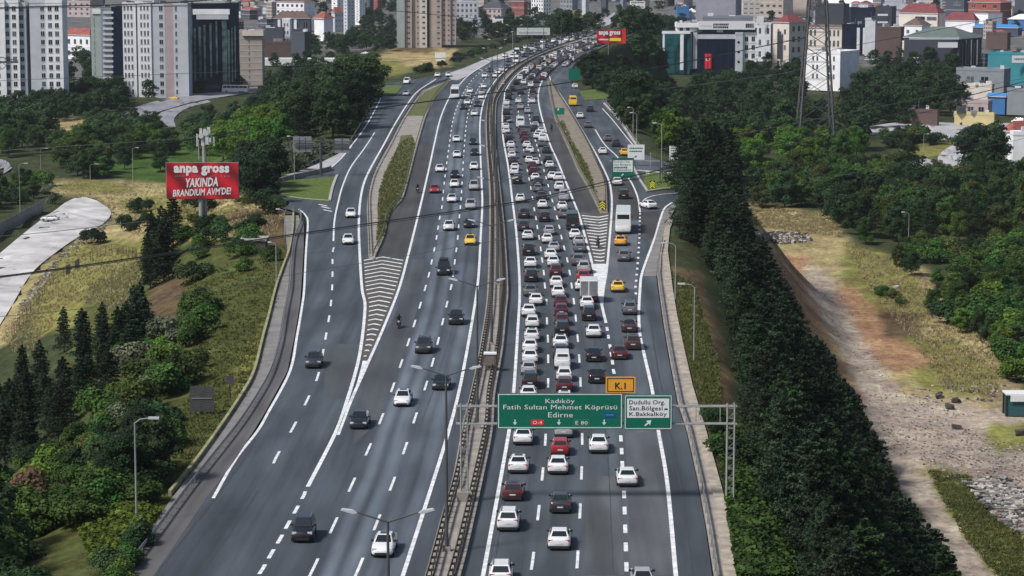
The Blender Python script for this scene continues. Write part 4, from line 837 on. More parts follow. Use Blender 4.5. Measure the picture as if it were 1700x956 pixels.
board(1035.8, 1116.5, 655, 713.5, DS, M_GRN, S2, **kw); frame(1037.3, 1115, 656.5, 712, DS-.015, .06, M_WHT, S2, **kw); board(1041, 1111, 661.7, 693.5, DS-.02, M_WHT, S2, 'white_panel', .02, **kw)
text('Dudullu Org.', 1044.5, 1104, 664, 673.6, DS-.03, M_BLK, S2, bold=.012, **kw); text('San.Bölgesi', 1044.5, 1100, 674, 683.5, DS-.03, M_BLK, S2, bold=.012, **kw); board(1103, 1108.5, 678, 680.5, DS-.03, M_BLK, S2, 'print', .01, O=s2o); text('K.Bakkalköy', 1044.5, 1107, 684, 692.6, DS-.03, M_BLK, S2, bold=.012, **kw)
arrow(1076, 702, .62, -math.radians(48), DS-.02, M_WHT, S2, O=s2o)
s3o = P(1030, 652, DS); S3 = empty('junction_number_sign', s3o, 0, 'small orange sign reading K.1 on top of the green boards', 'road sign', 'boards on the near gantry'); kw = dict(O=s3o)
board(1005.5, 1055, 625.5, 652, DS, M_ORG, S3, **kw); frame(1008, 1052.5, 627.5, 650.3, DS-.015, .07, M_BLK, S3, **kw); text('K.1', 1021, 1038.5, 635, 646, DS-.02, M_BLK, S3, bold=.02, **kw)
# ---- lamps
def double_lamp(X, Y, z0, hgt, hd, label, m=M_POLE):
    r = empty('street_lamp', (X, Y, z0), hd, label, 'street lamp', 'double-armed street lamps along the median')
    mb = MB(); mb.beam((0,0,0), (0,0,hgt), .17, m, 8, .085); mb.build('pole', r); mb = MB(); mb.box(-.32,.32,-.32,.32,0,.35,M_CONC); mb.build('base_plate', r)
    for s in (-1, 1):
        mb = MB(); mb.beam((0,0,hgt-.05), (s*2.05,0,hgt+.62), .06, m, 6, .045); mb.build('arm', r)
        mb = MB(); q = [(s*1.85,hgt+.56),(s*2.15,hgt+.72),(s*2.75,hgt+.80),(s*2.85,hgt+.72),(s*2.1,hgt+.50)]
        v = [(x, y, z) for y in (-.17, .17) for x, z in q]; mb.add(v, [(0,1,2,3,4),(9,8,7,6,5)]+[(k, 5+k, 5+(k+1) % 5, (k+1) % 5) for k in range(5)], M_LAMPG); mb.build('lamp_head', r)
    return r
for k in range(-1, 17):
    Y = 204.5+50.6*k; X = float((LC_R(Y)+RC_L(Y))/2)
    if k == -1: X = -7.55
    if k == 0: X = G(740, 932)[0]
    wh = ['nearest to the camera, cut by the bottom edge', 'standing left of the near gantry', 'behind the near gantry', 'standing beside the brown cabinet'][k+1] if k < 3 else '%s beyond the brown cabinet' % nth(k-2)
    double_lamp(X, Y, .14, 14.4, head(LC_R, Y), 'grey double-armed street lamp on the median, '+wh)
def lamp(bx, by, ty, arm, label, twin=False, m=M_LITE, group='single-armed street lamps beside the highway'):
    g = ground(bx, by); D = g[1]; top = P(bx, ty, D)[2]-g[2]; r = empty('street_lamp', g, 0, label, 'street lamp', group)
    mb = MB(); mb.beam((0,0,0), (0,0,top-.4), .11, m, 6, .06); mb.build('pole', r)
    for s in ((-1, 1) if twin else (arm/abs(arm),)):
        A = abs(arm); mb = MB(); mb.tube([(0,0,top-.45), (s*A*.25,0,top-.1), (s*A*.7,0,top)], .045, m); mb.build('arm', r)
        mb = MB(); mb.box(min(s*A*.65, s*A*1.15), max(s*A*.65, s*A*1.15), -.15, .15, top-.08, top+.1, M_LAMPG); mb.build('lamp_head', r)
    return r
for q in [(227,868,694,1.8,'grey street lamp rising from the bushes at the lower left'),(1121,498,403,-1.7,'grey street lamp beside the upper conifers, right of the on-ramp'),(1152,600,471,-1.7,'grey street lamp on the brown bank left of the conifers'),
          (473,395,347,-1.2,'thin lamp post beside the left ramp mouth'),(459,470,402,-1.0,'thin lamp post by the dark concrete hut'),(221,306,245,1.6,'pale lamp post on the park lawn behind the dry grass'),
          (34,372,271,2.0,'thin lamp post behind the blue grey fence'),(68,290,246,2.0,'lamp post in front of the dark left trees'),(1508,410,352,-1.6,'pale lamp post before the dark right wood'),(1098,300,204,-1.6,'lamp post by the right lawn'),
          (1057,245,187,-1.4,'lamp post left of the white direction boards'),(1051,222,178,-1.2,'lamp post at the far right bend'),(1429,172,146,1.5,'small lamp post between pylon and dark wood'),(1444,170,135,1.5,'small lamp post by the big dark tree'),
          (533,205,178,1.2,'lamp post in the dark wood above the left ramp'),(545,220,199,-1.2,'second lamp post in the wood above the left ramp'),(1533,255,222,1.5,'lamp post on the loop road verge'),(489,300,226,-1.2,'lamp post beside the grey sign backs'),(1092,190,150,-1.2,'faint lamp post in front of the bright green grove')]:
    lamp(*q)
lamp(1471,332,293,1.6,'twin-headed lamp post amid the right wood',True); lamp(150,300,272,2.2,'lamp post with long arm left of the park trees')
# ---- brown cabinet on the median
g = G(813, 616); r = empty('equipment_cabinet', (g[0], g[1], .14), 0, 'brown metal cabinet with a white roof on the median', 'cabinet')
mb = MB(); mb.box(-.25,.75,-.4,.4,0,.55,mat('cabinet_base', (.10,.09,.08), .8)); mb.build('plinth', r); mb = MB(); mb.box(-.6,.7,-.5,.5,.5,1.85,mat('cabinet_brown', (.14,.115,.10), .6, var=.2)); mb.build('housing', r)
mb = MB(); mb.box(-.68,.78,-.6,.6,1.85,2.0,M_WHT); mb.build('roof', r); mb = MB(); mb.box(-.5,.55,-.53,-.5,.62,1.75,mat('cabinet_door', (.17,.14,.12), .6)); mb.build('door', r)
# ---- other signs
def sign(name, x0, x1, y0, y1, bx, by, m, label, cat='road sign', group=None, legs=1, dpx=0, lm=M_LITE, D=None, zb=None):
    g = ground(bx, by) if D is None else (P(bx, by, D)); D = g[1]; O = g; r = empty(name, g, 0, label, cat, group)
    b_ = board(x0, x1, y0, y1, D-.1, m, r, 'panel', .08, O=O)
    ct = P((x0+x1)/2, (y0+y1)/2, D); 
    xs_ = [bx] if legs == 1 else [x0+(x1-x0)*.2, x0+(x1-x0)*.8]
    for xx in xs_: q = P(xx, (y0+y1)/2, D); mb = MB(); mb.beam((q[0]-O[0], .05, -.6), (q[0]-O[0], .05, q[2]-O[2]), .09 if (x1-x0) > 15 else .06, lm, 6); mb.build('post', r)
    return r, D-.12, O
r, D, O = sign('route_sign', 1016, 1052.5, 262, 295.5, 1054, 300, M_GRN, 'green framed white route board over the right slip lane, just beyond the white coach', legs=2)
for o in [c for c in bpy.data.objects if c.parent == r and c.name.startswith('post')]: bpy.data.objects.remove(o)
board(1018, 1050.5, 266, 285, D, M_WHT, r, 'white_panel', .02, O=O); kk = dict(O=O)
text('Dudullu Org.', 1019, 1046, 266.6, 270.8, D-.02, M_GRN, r, **kk); text('San.Bölgesi', 1019, 1047, 271.4, 275.8, D-.02, M_GRN, r, **kk); bars(1019, 1043, [278], 2.4, D-.02, M_GRN, r, O=O); text('K.Bakkalköy', 1019, 1048, 280, 284.5, D-.02, M_GRN, r, **kk); arrow(1033.5, 290, .5, -.8, D-.02, M_WHT, r, O=O)
mb = MB(); q = P(1096, 300, D+.3); t_ = P(1012, 265, D+.3); mb.beam((q[0]-O[0], .3, -.6), (q[0]-O[0], .3, t_[2]-O[2]), .16, M_POLE, 8); mb.beam((q[0]-O[0], .3, t_[2]-O[2]-.3), (t_[0]-O[0], .3, t_[2]-O[2]-.3), .1, M_LITE, 6); mb.build('mast', r)
r, D, O = sign('direction_sign', 1042, 1070, 240, 265, 1080, 276, M_WHT, 'white direction board left of its twin, above the right lawn', group='white direction boards'); bars(1045, 1067, [246, 251], 2, D, M_GRN, r, O=O); arrow(1055, 260, .5, -.9, D, M_BLK, r, O=O)
r, D, O = sign('direction_sign', 1111, 1144.5, 242, 267, 1128, 288, M_WHT, 'white direction board against the dark conifers', group='white direction boards'); bars(1114, 1142, [246, 250, 254.5], 2, D, M_GRN, r, O=O, seed=3); arrow(1128, 261.5, .5, -.9, D, M_BLK, r, O=O)
r, D, O = sign('route_sign', 944, 963, 114, 133, 953, 150, M_GRN, 'plain green board at the far end of the right slip road'); 
r, D, O = sign('direction_sign', 990.5, 1008, 120, 136, 1000, 150, M_WHT, 'small white board before the dark far trees'); bars(993, 1006, [124, 130], 1.8, D, M_BLK, r, O=O)
r, D, O = sign('route_sign', 921, 937, 179, 190, 929, 195, mat('board_teal', (.0,.16,.10), .5), 'small green board standing on the earth island'); board(925.5, 928, 180, 183, D, M_WHT, r, 'print', .01, O=O)
def chev(bx, y0, y1, by, hw, label):
    r, D, O = sign('chevron_sign', bx-hw, bx+hw, y0, y1, bx, by, M_BLK, label, group='black and yellow chevron signs')
    for k in range(3):
        yc = y0+(y1-y0)*(.28+.3*k); h_ = (y1-y0)*.13; c_ = [P(bx-hw*.9, yc+h_, D), P(bx, yc-h_*1.1, D), P(bx+hw*.9, yc+h_, D)]; t = .24
        v = [(p[0]-O[0], D-O[1], p[2]-O[2]+s) for s in (-t/2, t/2) for p in c_]; link('chevron', me_from('chevron', v, [(0,1,4,3),(1,2,5,4)], [M_YEL]), r)
chev(1000, 333, 347, 353, 5.2, 'chevron sign at the near tip of the earth island'); chev(1083, 300, 311, 315, 4.4, 'chevron sign on the right lawn')
r, D, O = sign('warning_sign', 1072, 1078, 283, 289, 1075, 294, M_WHT, 'small white warning sign at the top of the right lawn')
g = ground(533, 293); r = empty('cantilever_sign', g, 0, 'dark cantilever mast showing the backs of two grey boards', 'road sign'); D = g[1]; O = g
mb = MB(); t_ = P(533, 236, D); mb.beam((0,0,0), (0,0,t_[2]-O[2]), .28, M_POLE, 8); mb.build('mast', r)
mb = MB(); a, c = P(487, 240, D), P(581, 242, D); mb.beam((a[0]-O[0],0,a[2]-O[2]), (c[0]-O[0],0,c[2]-O[2]), .14, M_POLE, 6); mb.beam((a[0]-O[0],0,a[2]-O[2]+.8), (c[0]-O[0],0,c[2]-O[2]+.8), .1, M_POLE, 6); mb.build('crossbeam', r)
board(487, 517, 226.5, 252, D+.3, mat('sign_back', (.22,.23,.25), .5, var=.15), r, 'panel', O=O); board(556, 580, 230, 254, D+.3, mat('sign_back', (.22,.23,.25), .5, var=.15), r, 'panel', O=O)
for xx in (497, 507, 568): board(xx-.4, xx+.4, 228, 250, D+.24, M_POLE, r, 'stiffener', .05, O=O)
MDS = mat('dark_sign_back', (.055,.055,.06), .7, var=.2)
g = ground(335, 690); r = empty('board_back', g, 0, 'dark slatted back of a square board on the left bank', 'road sign'); D = g[1]; O = g
for k in range(10): board(315, 355.5, 641.5+k*4.2, 645.2+k*4.2, D-.1, MDS, r, 'slat', .06, O=O)
board(332, 337, 650, 692, D+.02, MDS, r, 'post', .15, O=O); board(318, 352, 660.5, 662, D-.16, M_STEEL, r, 'rail', .05, O=O)
r, D, O = sign('round_sign', 375, 388, 624, 638, 381.5, 662, MDS, 'small dark sign on a post above the left shoulder', lm=M_TRIM)
r, D, O = sign('direction_sign', 722, 740, 87, 96, 731, 104, M_WHT, 'white double board in front of the yellow field', legs=2); board(723, 739, 98, 101, D, M_WHT, r, 'panel', O=O)
Df = G(0, 83)[1]; r, D, O = sign('gantry_sign', 858, 913, 46, 58, 851, 84, mat('pale_sign', (.50,.54,.54), .5), 'wide pale grey board on the far gantry over the left bend', D=Df); bars(862, 909, [54.5], 2, D, M_STEEL, r, O=O); a, c = P(849, 52, D), P(912, 52, D)
mb = MB(); mb.beam((a[0]-O[0], .3, a[2]-O[2]), (c[0]-O[0], .3, c[2]-O[2]), .15, M_POLE, 6); q = P(914, 80, D); mb.beam((q[0]-O[0], .3, -1), (q[0]-O[0], .3, c[2]-O[2]), .2, M_POLE, 6); mb.build('gantry_frame', r)
r, D, O = sign('rooftop_billboard', 1045.5, 1071, 1.5, 14, 1058, 30, M_WHT, 'white billboard with dark print high at the top centre', 'billboard', D=1650); bars(1048, 1069, [4, 11.5], 1.8, D, M_BLK, r, O=O)
# ---- red billboards
def redmat():
    m = bpy.data.materials.new('billboard_red'); m.use_nodes = True; n = m.node_tree.nodes; l = m.node_tree.links; b = n['Principled BSDF']; b.inputs['Roughness'].default_value = .5
    tc = n.new('ShaderNodeTexCoord'); gr_ = n.new('ShaderNodeTexWave'); gr_.inputs['Scale'].default_value = .12; gr_.inputs['Distortion'].default_value = 2.5; gr_.bands_direction = 'DIAGONAL'
    cr = n.new('ShaderNodeValToRGB'); cr.color_ramp.elements[0].color = (.18,.005,.012,1); cr.color_ramp.elements[1].color = (.62,.012,.03,1); l.new(tc.outputs['Object'], gr_.inputs['Vector']); l.new(gr_.outputs[0], cr.inputs[0]); l.new(cr.outputs[0], b.inputs['Base Color']); return m
M_BRED = redmat()
g = ground(334, 384); D = g[1]; O = g; r = empty('billboard', g, 0, 'red anpa gross billboard reading YAKINDA BRANDIUM AVM\'DE! on a grey column', 'billboard')
board(277, 395, 270.5, 329.5, D-.3, M_BRED, r, 'poster', .3, O=O); board(276, 396, 269.5, 330.5, D, M_STEEL, r, 'frame', .35, O=O)
kk = dict(O=O); text('anpa gross', 288.5, 380.5, 275, 291.5, D-.34, M_WHT, r, bold=.045, **kk); text('YAKINDA', 308.5, 361.5, 295, 310, D-.34, M_WHT, r, bold=.03, shear=.25, rot=.04, **kk); text("BRANDIUM AVM'DE!", 286.5, 384, 312.5, 324.5, D-.34, M_WHT, r, bold=.025, shear=.25, rot=.045, **kk)
for a, c in ((290,308),(318,335),(349,360)): board(a, c, 291.8, 292.6, D-.33, M_STEEL, r, 'print', .01, O=O)
for xx in (366, 372, 378): board(xx, xx+3, 291.5, 293, D-.33, M_STEEL, r, 'print', .01, O=O)
mb = MB(); t_ = P(335, 330, D); mb.beam((0,.4,-.5), (0,.4,t_[2]-O[2]), .42, M_LITE, 12); mb.build('column', r); M_ANT = mat('antenna_white', (.5,.52,.54), .5)
g2_ = (g[0]+.6, g[1]+1.2, g[2]); ra = empty('antenna_mast', g2_, 0, 'grey phone mast with white antenna panels rising behind the red billboard', 'phone mast'); t_ = P(340, 222, g2_[1])
mb = MB(); mb.beam((0,0,0), (0,0,t_[2]-g2_[2]), .35, M_LITE, 10); mb.beam((-.9,0,t_[2]-g2_[2]-4.5), (-.9,0,t_[2]-g2_[2]-1.0), .12, M_LITE, 6); mb.build('pole', ra)
for k, (x0, x1, y0, y1) in enumerate([(326,328,222,243),(331,335,213,224),(337,342,214,226),(344,349,211,224),(334,339,228,242),(341,346,226,240),(350,352,226,238),(354,356,228,242),(347,350,229,236)]): board(x0, x1, y0, y1, g2_[1]-.6-.3*(k % 3), M_ANT, ra, 'antenna_panel', .25, O=g2_)
for (cx, cy) in ((333.5,225.5),(342,221)):
    c_ = P(cx, cy, g2_[1]-1.3); mb = MB(); mb.beam((c_[0]-g2_[0], -1.3, c_[2]-g2_[2]), (c_[0]-g2_[0], -.9, c_[2]-g2_[2]), .45, M_ANT, 12); mb.build('dish', ra)
r, D, O = sign('billboard', 990.5, 1033, 49.5, 72, 1010, 88, M_BRED, 'distant red and pink billboard reading anpa gross above the jam', 'billboard', D=870); text('anpa gross', 994, 1030, 51.5, 60, D-.02, M_WHT, r, bold=.05, O=O); board(1012, 1031, 63, 68, D-.02, M_YEL, r, 'print', .02, O=O); bars(994, 1010, [65.5], 2.5, D-.02, M_WHT, r, O=O)
a = P(1033, 72, D); c = P(1039, 48, D); mb = MB(); mb.box(a[0]-O[0], c[0]-O[0], -.1, 1.5, a[2]-O[2], c[2]-O[2], M_SRED); mb.build('side_panel', r)
# ---- pylon and cables
gy = ground(1353, 236); D = gy[1]; pr = empty('pylon', gy, 0, 'tall lattice power pylon rising out of the bright green trees at the right', 'pylon'); M_PYL = mat('pylon_steel', (.10,.10,.11), .6, metal=.4, var=.2)
top = P(1353, -90, D)[2]-gy[2]; wb2, wt2 = 6.2, 1.7
def wid(z): return wb2+(wt2-wb2)*min(1, (z/top)) if z < top else wt2
for sx in (-1, 1):
    for sy in (-1, 1):
        mb = MB(); mb.beam((sx*wb2, sy*wb2, 0), (sx*wt2, sy*wt2, top), .45, M_PYL, 4, .3); mb.build('leg', pr)
zz = 1.0; lv = []
while zz < top: lv.append(zz); zz += wid(zz)*1.25
for fc in range(4):
    mb = MB(); R4 = Matrix.Rotation(fc*math.pi/2, 4, 'Z')
    for z0, z1 in zip(lv[:-1], lv[1:]):
        a, b_ = wid(z0), wid(z1); Q = lambda x, y, z: tuple(R4 @ Vector((x, y, z)))
        mb.beam(Q(-a,-a,z0), Q(b_,-b_,z1), .10, M_PYL); mb.beam(Q(a,-a,z0), Q(-b_,-b_,z1), .10, M_PYL); mb.beam(Q(-a,-a,z0), Q(a,-a,z0), .10, M_PYL)
    mb.build('bracing', pr)
for z in (top*.93, top*.80): 
    mb = MB()
    for s in (-1, 1): mb.beam((0,-1.5,z), (s*11,0,z+.6), .2, M_PYL); mb.beam((0,1.5,z), (s*11,0,z+.6), .2, M_PYL); mb.beam((0,0,z+2.4), (s*11,0,z+.6), .16, M_PYL)
    mb.build('crossarm', pr)
D2 = 640; gq = P(-60, 200, D2); gz = float(H(gq[0], D2)); O = (gq[0], D2, gz); r = empty('pylon', O, 0, 'pylon whose dark crossarm juts in over the left white tower', 'pylon'); mb = MB(); a = P(-60, 103, D2); c = P(30, 103, D2)
for sx in (-1, 1):
    for sy in (-1, 1): mb.beam((sx*4.5, sy*4.5, 0), (sx*1.6, sy*1.6, a[2]-gz+12), .25, M_PYL)
mb.build('tower', r)
mb = MB(); z = a[2]-gz; xl_ = c[0]-O[0]
for dy in (-1, 1): mb.beam((-xl_, dy, z), (xl_, dy*.2, z), .30, M_PYL); mb.beam((0, dy, z+3), (xl_, 0, z+.4), .12, M_PYL)
for k in range(9): mb.beam((xl_*k/9, -1, z), (xl_*k/9, 0, z+3-2.6*k/9), .08, M_PYL)
for k in range(6): mb.beam((xl_*(k)/7, 0, z), (xl_*(k+1)/7, 0, z-1.8), .08, M_PYL); mb.beam((xl_*(k+1)/7, 0, z), (xl_*k/7, 0, z-1.8), .08, M_PYL)
mb.build('crossarm', r)
M_CAB = mat('cable_dark', (.03,.035,.04), .6); M_CAB2 = mat('cable_grey', (.13,.15,.15), .6)
def cable(pts, Da, Db, rad, m, label):
    pts = crom(pts, 10); n_ = len(pts)-1; X0, X1 = pts[0][0], pts[-1][0]
    w3 = [P(x, y, 1/(1/Da+(1/Db-1/Da)*((x-X0)/(X1-X0)))) for x, y in pts]; O = w3[0]; mb = MB(); mb.tube([tuple(np.subtract(p, O)) for p in w3], rad, m, 5); o = mb.build('power_cable', None, O); tag(o, label, 'cable', 'power cables crossing over the highway')
cable([(-160,476),(30,455),(230,427),(445,395),(640,367),(850,336),(941,317),(1017,299),(1300,236),(1800,110)], 330, 620, .10, M_CAB, 'thick dark cable crossing the road just above the yellow taxi')
cable([(-160,478),(30,457),(230,429.5),(445,397.5),(640,370),(850,339),(941,321),(1017,304),(1300,244),(1800,120)], 335, 625, .06, M_CAB, 'thin dark cable doubling the thick one below it')
cable([(-160,400),(40,389),(222,369),(354,357),(546,333),(799,300),(1100,247),(1800,110)], 420, 700, .055, M_CAB2, 'thin cable crossing at the height of the red billboard foot')
cable([(-160,24),(0,13),(278,4.5),(500,-14)], 600, 640, .16, M_CAB, 'dark cable across the tops of the left white towers')
cable([(-160,30),(0,15),(300,9),(520,-6)], 600, 650, .07, M_CAB, 'thin cable just under the top cable at the left towers')
cable([(-160,143),(0,134),(430,116),(800,92)], 640, 900, .06, M_CAB2, 'thin cable across the middle of the left white towers')
cable([(-160,272),(0,259),(250,240),(430,212),(617,181),(835,152),(949,136),(1100,110),(1338,62)], 560, 845, .17, M_CAB, 'thick cable crossing the road beside the white coach on the left')
cable([(-160,262),(0,250),(300,230),(600,205),(723,195),(815,186),(966,164),(1270,126),(1338,112)], 560, 845, .09, M_CAB2, 'pale cable sloping up to the pylon over the green grove')
cable([(-160,540),(200,505),(488,455),(749,412),(1125,345),(1219,326),(1371,296),(1800,210)], 300, 560, .035, M_CAB2, 'faint lowest cable crossing in front of the dark conifers')
cable([(655,18),(700,22),(800,32)], 900, 960, .1, M_CAB, 'dark cable across the face of the beige tower block'); cable([(1270,110),(1345,90),(1500,60),(1760,10)], 845, 900, .09, M_CAB, 'cable leaving the pylon towards the red-roofed houses')
# ---- fences, walls
def post_fence(pts, hpx, step, m, label, rail=True):
    pts = crom(pts, 6); w3 = [ground(*p) for p in pts]; O = w3[0]; r = empty('wire_fence', O, 0, label, 'fence'); acc = 0
    hh = hpx; mb = MB(); mb.tube([tuple(np.subtract(p, O)+np.array([0,0,hh])) for p in w3], .04, m, 4); mb.tube([tuple(np.subtract(p, O)+np.array([0,0,hh*.5])) for p in w3], .03, m, 4); mb.build('wire', r)
    d_ = 0; pm = MB(); pm.beam((0,0,-.3), (0,0,hh), .06, m, 4); pme = pm.mesh('fence_post')
    for a, b_ in zip(w3[:-1], w3[1:]):
        a = Vector(a); b_ = Vector(b_); Ls = (b_-a).length; t = d_
        while t < Ls: q = a+(b_-a)*t/Ls; link('fence_post', pme, r, tuple(q-Vector(O))); t += step
        d_ = t-Ls
post_fence([(20,560),(60,508),(95,468),(140,440),(185,422),(228,430)], 1.9, 3.0, M_RUST, 'dark post fence running down the dry grass beside the pale service road')
g0 = ground(-40, 415); g1_ = ground(72, 352); r = empty('panel_fence', g0, 0, 'blue grey sheet metal fence at the left beside the pale service road', 'fence'); a = Vector(g0); b_ = Vector(g1_); n_ = 26; M_FEN = mat('fence_sheet', (.13,.17,.23), .6, var=.25, scale=.6)
ang = math.atan2(b_.y-a.y, b_.x-a.x); L_ = (b_-a).length/n_; mb = MB(); mb.box(0, L_*.97, -.03, .03, 0, 3.3, M_FEN); mb.box(0, .12, -.1, .03, 0, 3.4, M_POLE); pme = mb.mesh('fence_panel')
for k in range(n_):
    q = a+(b_-a)*k/n_-a; o = link('fence_panel', pme, r, tuple(q)); o.rotation_euler = (0, 0, ang)
def slab(name, poly, hgt, m, label, cat, z=0.0):
    """low wall/pad standing on the terrain"""
    w3 = [ground(*p) for p in poly]; O = w3[0]; mb = MB(); n_ = len(w3); v = [tuple(np.subtract(p, O)) for p in w3]; zt_ = max(p[2] for p in v)+hgt
    mb.add([(p[0], p[1], p[2]-1) for p in v]+[(p[0], p[1], zt_) for p in v], [tuple(range(n_))[::-1], tuple(range(n_, 2*n_))]+[(k, (k+1) % n_, n_+(k+1) % n_, n_+k) for k in range(n_)], m)
    o = mb.build(name, None, O); bm = bmesh.new(); bm.from_mesh(o.data); bmesh.ops.recalc_face_normals(bm, faces=bm.faces); bm.to_mesh(o.data); bm.free(); return tag(o, label, cat)
# curved side roads lying on the land
def ribbon(name, pairs, m, label, dz=.25, n_=6, nc_=6):
    Ls = crom([p[0] for p in pairs], n_); Rs = crom([p[1] for p in pairs], n_); v = []; uv = []
    for a, c in zip(Ls, Rs):
        A = np.array(ground(*a)); B_ = np.array(ground(*c))
        for k in range(nc_+1):
            q = A+(B_-A)*k/nc_; v.append((q[0], q[1], max(float(H(q[0], q[1])), q[2]-.05)+dz)); uv.append((q[0], q[1]))
    f = [(i*(nc_+1)+k, i*(nc_+1)+k+1, (i+1)*(nc_+1)+k+1, (i+1)*(nc_+1)+k) for i in range(len(Ls)-1) for k in range(nc_)]
    me = me_from(name, v, f); uvl = me.uv_layers.new(name='uv'); li = np.empty(len(me.loops), np.int32); me.loops.foreach_get('vertex_index', li); uvl.data.foreach_set('uv', np.array(uv)[li].astype(np.float32).ravel())
    me.materials.append(m); o = link(name, me); up(o); return tag(o, label, kind='structure')
M_SVC = mat('service_concrete', (.46,.455,.46), .85, var=.3, scale=.12, bump=.1); M_GREYR = mat('side_asphalt', (.22,.225,.25), .85, var=.15, scale=.1)
ribbon('service_road', [((-90,560),(-12,560)),((-60,500),(18,512)),((-30,450),(52,456)),((20,405),(96,418)),((66,368),(138,390)),((92,350),(172,372)),((108,338),(184,352)),((124,330),(160,334))], M_SVC, 'bright pale concrete service road curving at the far left')
ribbon('side_road', [((200,196),(205,206)),((225,179),(240,194)),((270,166),(285,180)),((330,156),(335,167)),((430,144),(430,153))], M_GREYR, 'grey curved side road carrying a yellow taxi')
ribbon('side_road', [((283,214),(292,212)),((262,192),(290,196)),((300,177),(312,180)),((345,167),(350,170))], M_GREYR, 'grey ramp dropping from the curved side road at the left')
ribbon('side_road', [((-80,262),(-80,296)),((-20,262),(-20,290)),((10,268),(5,280)),((20,280),(5,290))], M_GREYR, 'small loop of grey road at the left edge')
ribbon('side_road', [((1440,211),(1440,225)),((1500,203),(1500,222)),((1560,204),(1565,230)),((1620,206),(1630,230)),((1720,204),(1720,228))], M_PALE, 'pale multi-lane side road at the right')
ribbon('side_road', [((1650,230),(1650,248)),((1612,235),(1620,252)),((1578,244),(1604,262)),((1557,262),(1592,275)),((1565,285),(1600,290))], M_PALE, 'pale curved loop road below the right side road')
ribbon('side_road', [((1500,262),(1506,280)),((1530,262),(1540,290)),((1550,268),(1560,285))], M_PALE, 'short pale road piece seen between the right trees')
ribbon('side_road', [((985,43),(996,46)),((1000,33),(1020,38)),((1018,22),(1040,26)),((1045,16),(1062,20))], M_PALE, 'far pale road climbing away beyond the bend')
area_ = [ground(*q) for q in [(68,362),(100,350),(138,352),(146,362),(118,374),(86,372)]]; v = [(p[0], p[1], p[2]+.32) for p in area_]; tag(up(link('road_stain', me_from('road_stain', v, [tuple(range(6))], [M_GREYR]))), 'dark grey asphalt stain on the pale service road', kind='structure')
# rubbish by the track
g = ground(1686, 688); r = empty('tent_hut', g, 0, 'dark teal tarpaulin hut with a white roof sheet beside the rubble', 'hut'); MT = mat('teal_tarpaulin', (.02,.09,.10), .7, var=.25)
mb = MB(); mb.box(-1.6,3.5,-1.4,1.6,0,3.4,MT); mb.build('walls', r); mb = MB(); mb.box(-1.9,3.7,-1.7,1.9,3.4,3.6,M_WHT); mb.box(-1.2,3.5,-1.75,-1.65,2.4,3.4,M_WHT); mb.build('roof_sheet', r); mb = MB(); mb.box(-1.9,-1.6,-1.5,-1.2,0,3.3,M_TRIM); mb.box(-1.85,-1.6,1.2,1.5,0,3.3,M_TRIM); mb.build('post', r)
rng = random.Random(5)
M_DEB = [mat('debris_pale', (.45,.43,.40), .9, var=.3), mat('debris_dark', (.06,.055,.05), .9, var=.3), mat('debris_brown', (.22,.16,.12), .9, var=.3), mat('debris_grey', (.22,.21,.21), .9, var=.3)]
def chunk(mb, x, y, z, s, m):
    a = rng.uniform(0, 3); v = []
    for k in range(8): v.append((x+((k & 1)*2-1)*s*rng.uniform(.4, 1.1), y+((k >> 1 & 1)*2-1)*s*rng.uniform(.4, 1.1), z+((k >> 2 & 1)*1.2-.3)*s*rng.uniform(.4, .9)))
    mb.add(v, [(0,2,3,1),(4,5,7,6),(0,1,5,4),(1,3,7,5),(3,2,6,7),(2,0,4,6)], m)
def pip(poly, x, y):
    c = False; j = len(poly)-1
    for i in range(len(poly)):
        xi, yi = poly[i]; xj, yj = poly[j]
        if (yi > y) != (yj > y) and x < (xj-xi)*(y-yi)/(yj-yi)+xi: c = not c
        j = i
    return c
def scatter_px(poly, n, seed=0):
    r = random.Random(seed); xs = [p[0] for p in poly]; ys_ = [p[1] for p in poly]; out = []
    for _ in range(n*30):
        if len(out) >= n: break
        x = r.uniform(min(xs), max(xs)); y = r.uniform(min(ys_), max(ys_))
        if pip(poly, x, y): out.append((x, y))
    return out
def rubble(poly, n, s0, s1, ws, label, seed):
    mb = MB()
    for x, y in scatter_px(poly, n, seed):
        g = ground(x, y); chunk(mb, g[0], g[1], g[2]+.05, rng.uniform(s0, s1), rng.choices(M_DEB, ws)[0])
    tag(mb.build('rubble'), label, kind='stuff')
rubble([(1455,700),(1560,700),(1700,740),(1700,850),(1640,830),(1550,780),(1480,750)], 1100, .05, .2, (4,1,5,3), 'broken brick and stone rubble strewn over the bare lot', 1)
rubble([(182,352),(190,352),(182,372),(140,402),(100,434),(70,476),(40,512),(30,510),(60,470),(92,430),(132,397),(176,366)], 420, .1, .35, (3,2,2,4), 'line of rough stones along the edge of the pale service road', 12)
rubble([(1600,800),(1660,790),(1700,810),(1700,890),(1650,860)], 700, .12, .5, (4,3,1,5), 'heap of grey rubble at the right edge', 2)
rubble([(1255,388),(1300,384),(1345,390),(1350,400),(1300,406),(1258,402)], 500, .12, .5, (2,5,1,3), 'dark heap of old tyres and rubble at the top of the dirt track', 3)
rubble([(1450,640),(1500,650),(1620,690),(1560,700),(1450,690)], 300, .05, .16, (6,1,2,2), 'pale rubble spread at the bend of the dirt track', 8)
rubble([(1330,440),(1380,450),(1440,560),(1500,660),(1700,700),(1440,690),(1400,600)], 260, .05, .18, (6,1,1,3), 'loose pale stones along the dirt track', 4)
rubble([(1520,640),(1680,640),(1640,672),(1540,668)], 80, .12, .4, (5,3,1,1), 'scattered white and dark rubbish by the tarpaulin hut', 6)
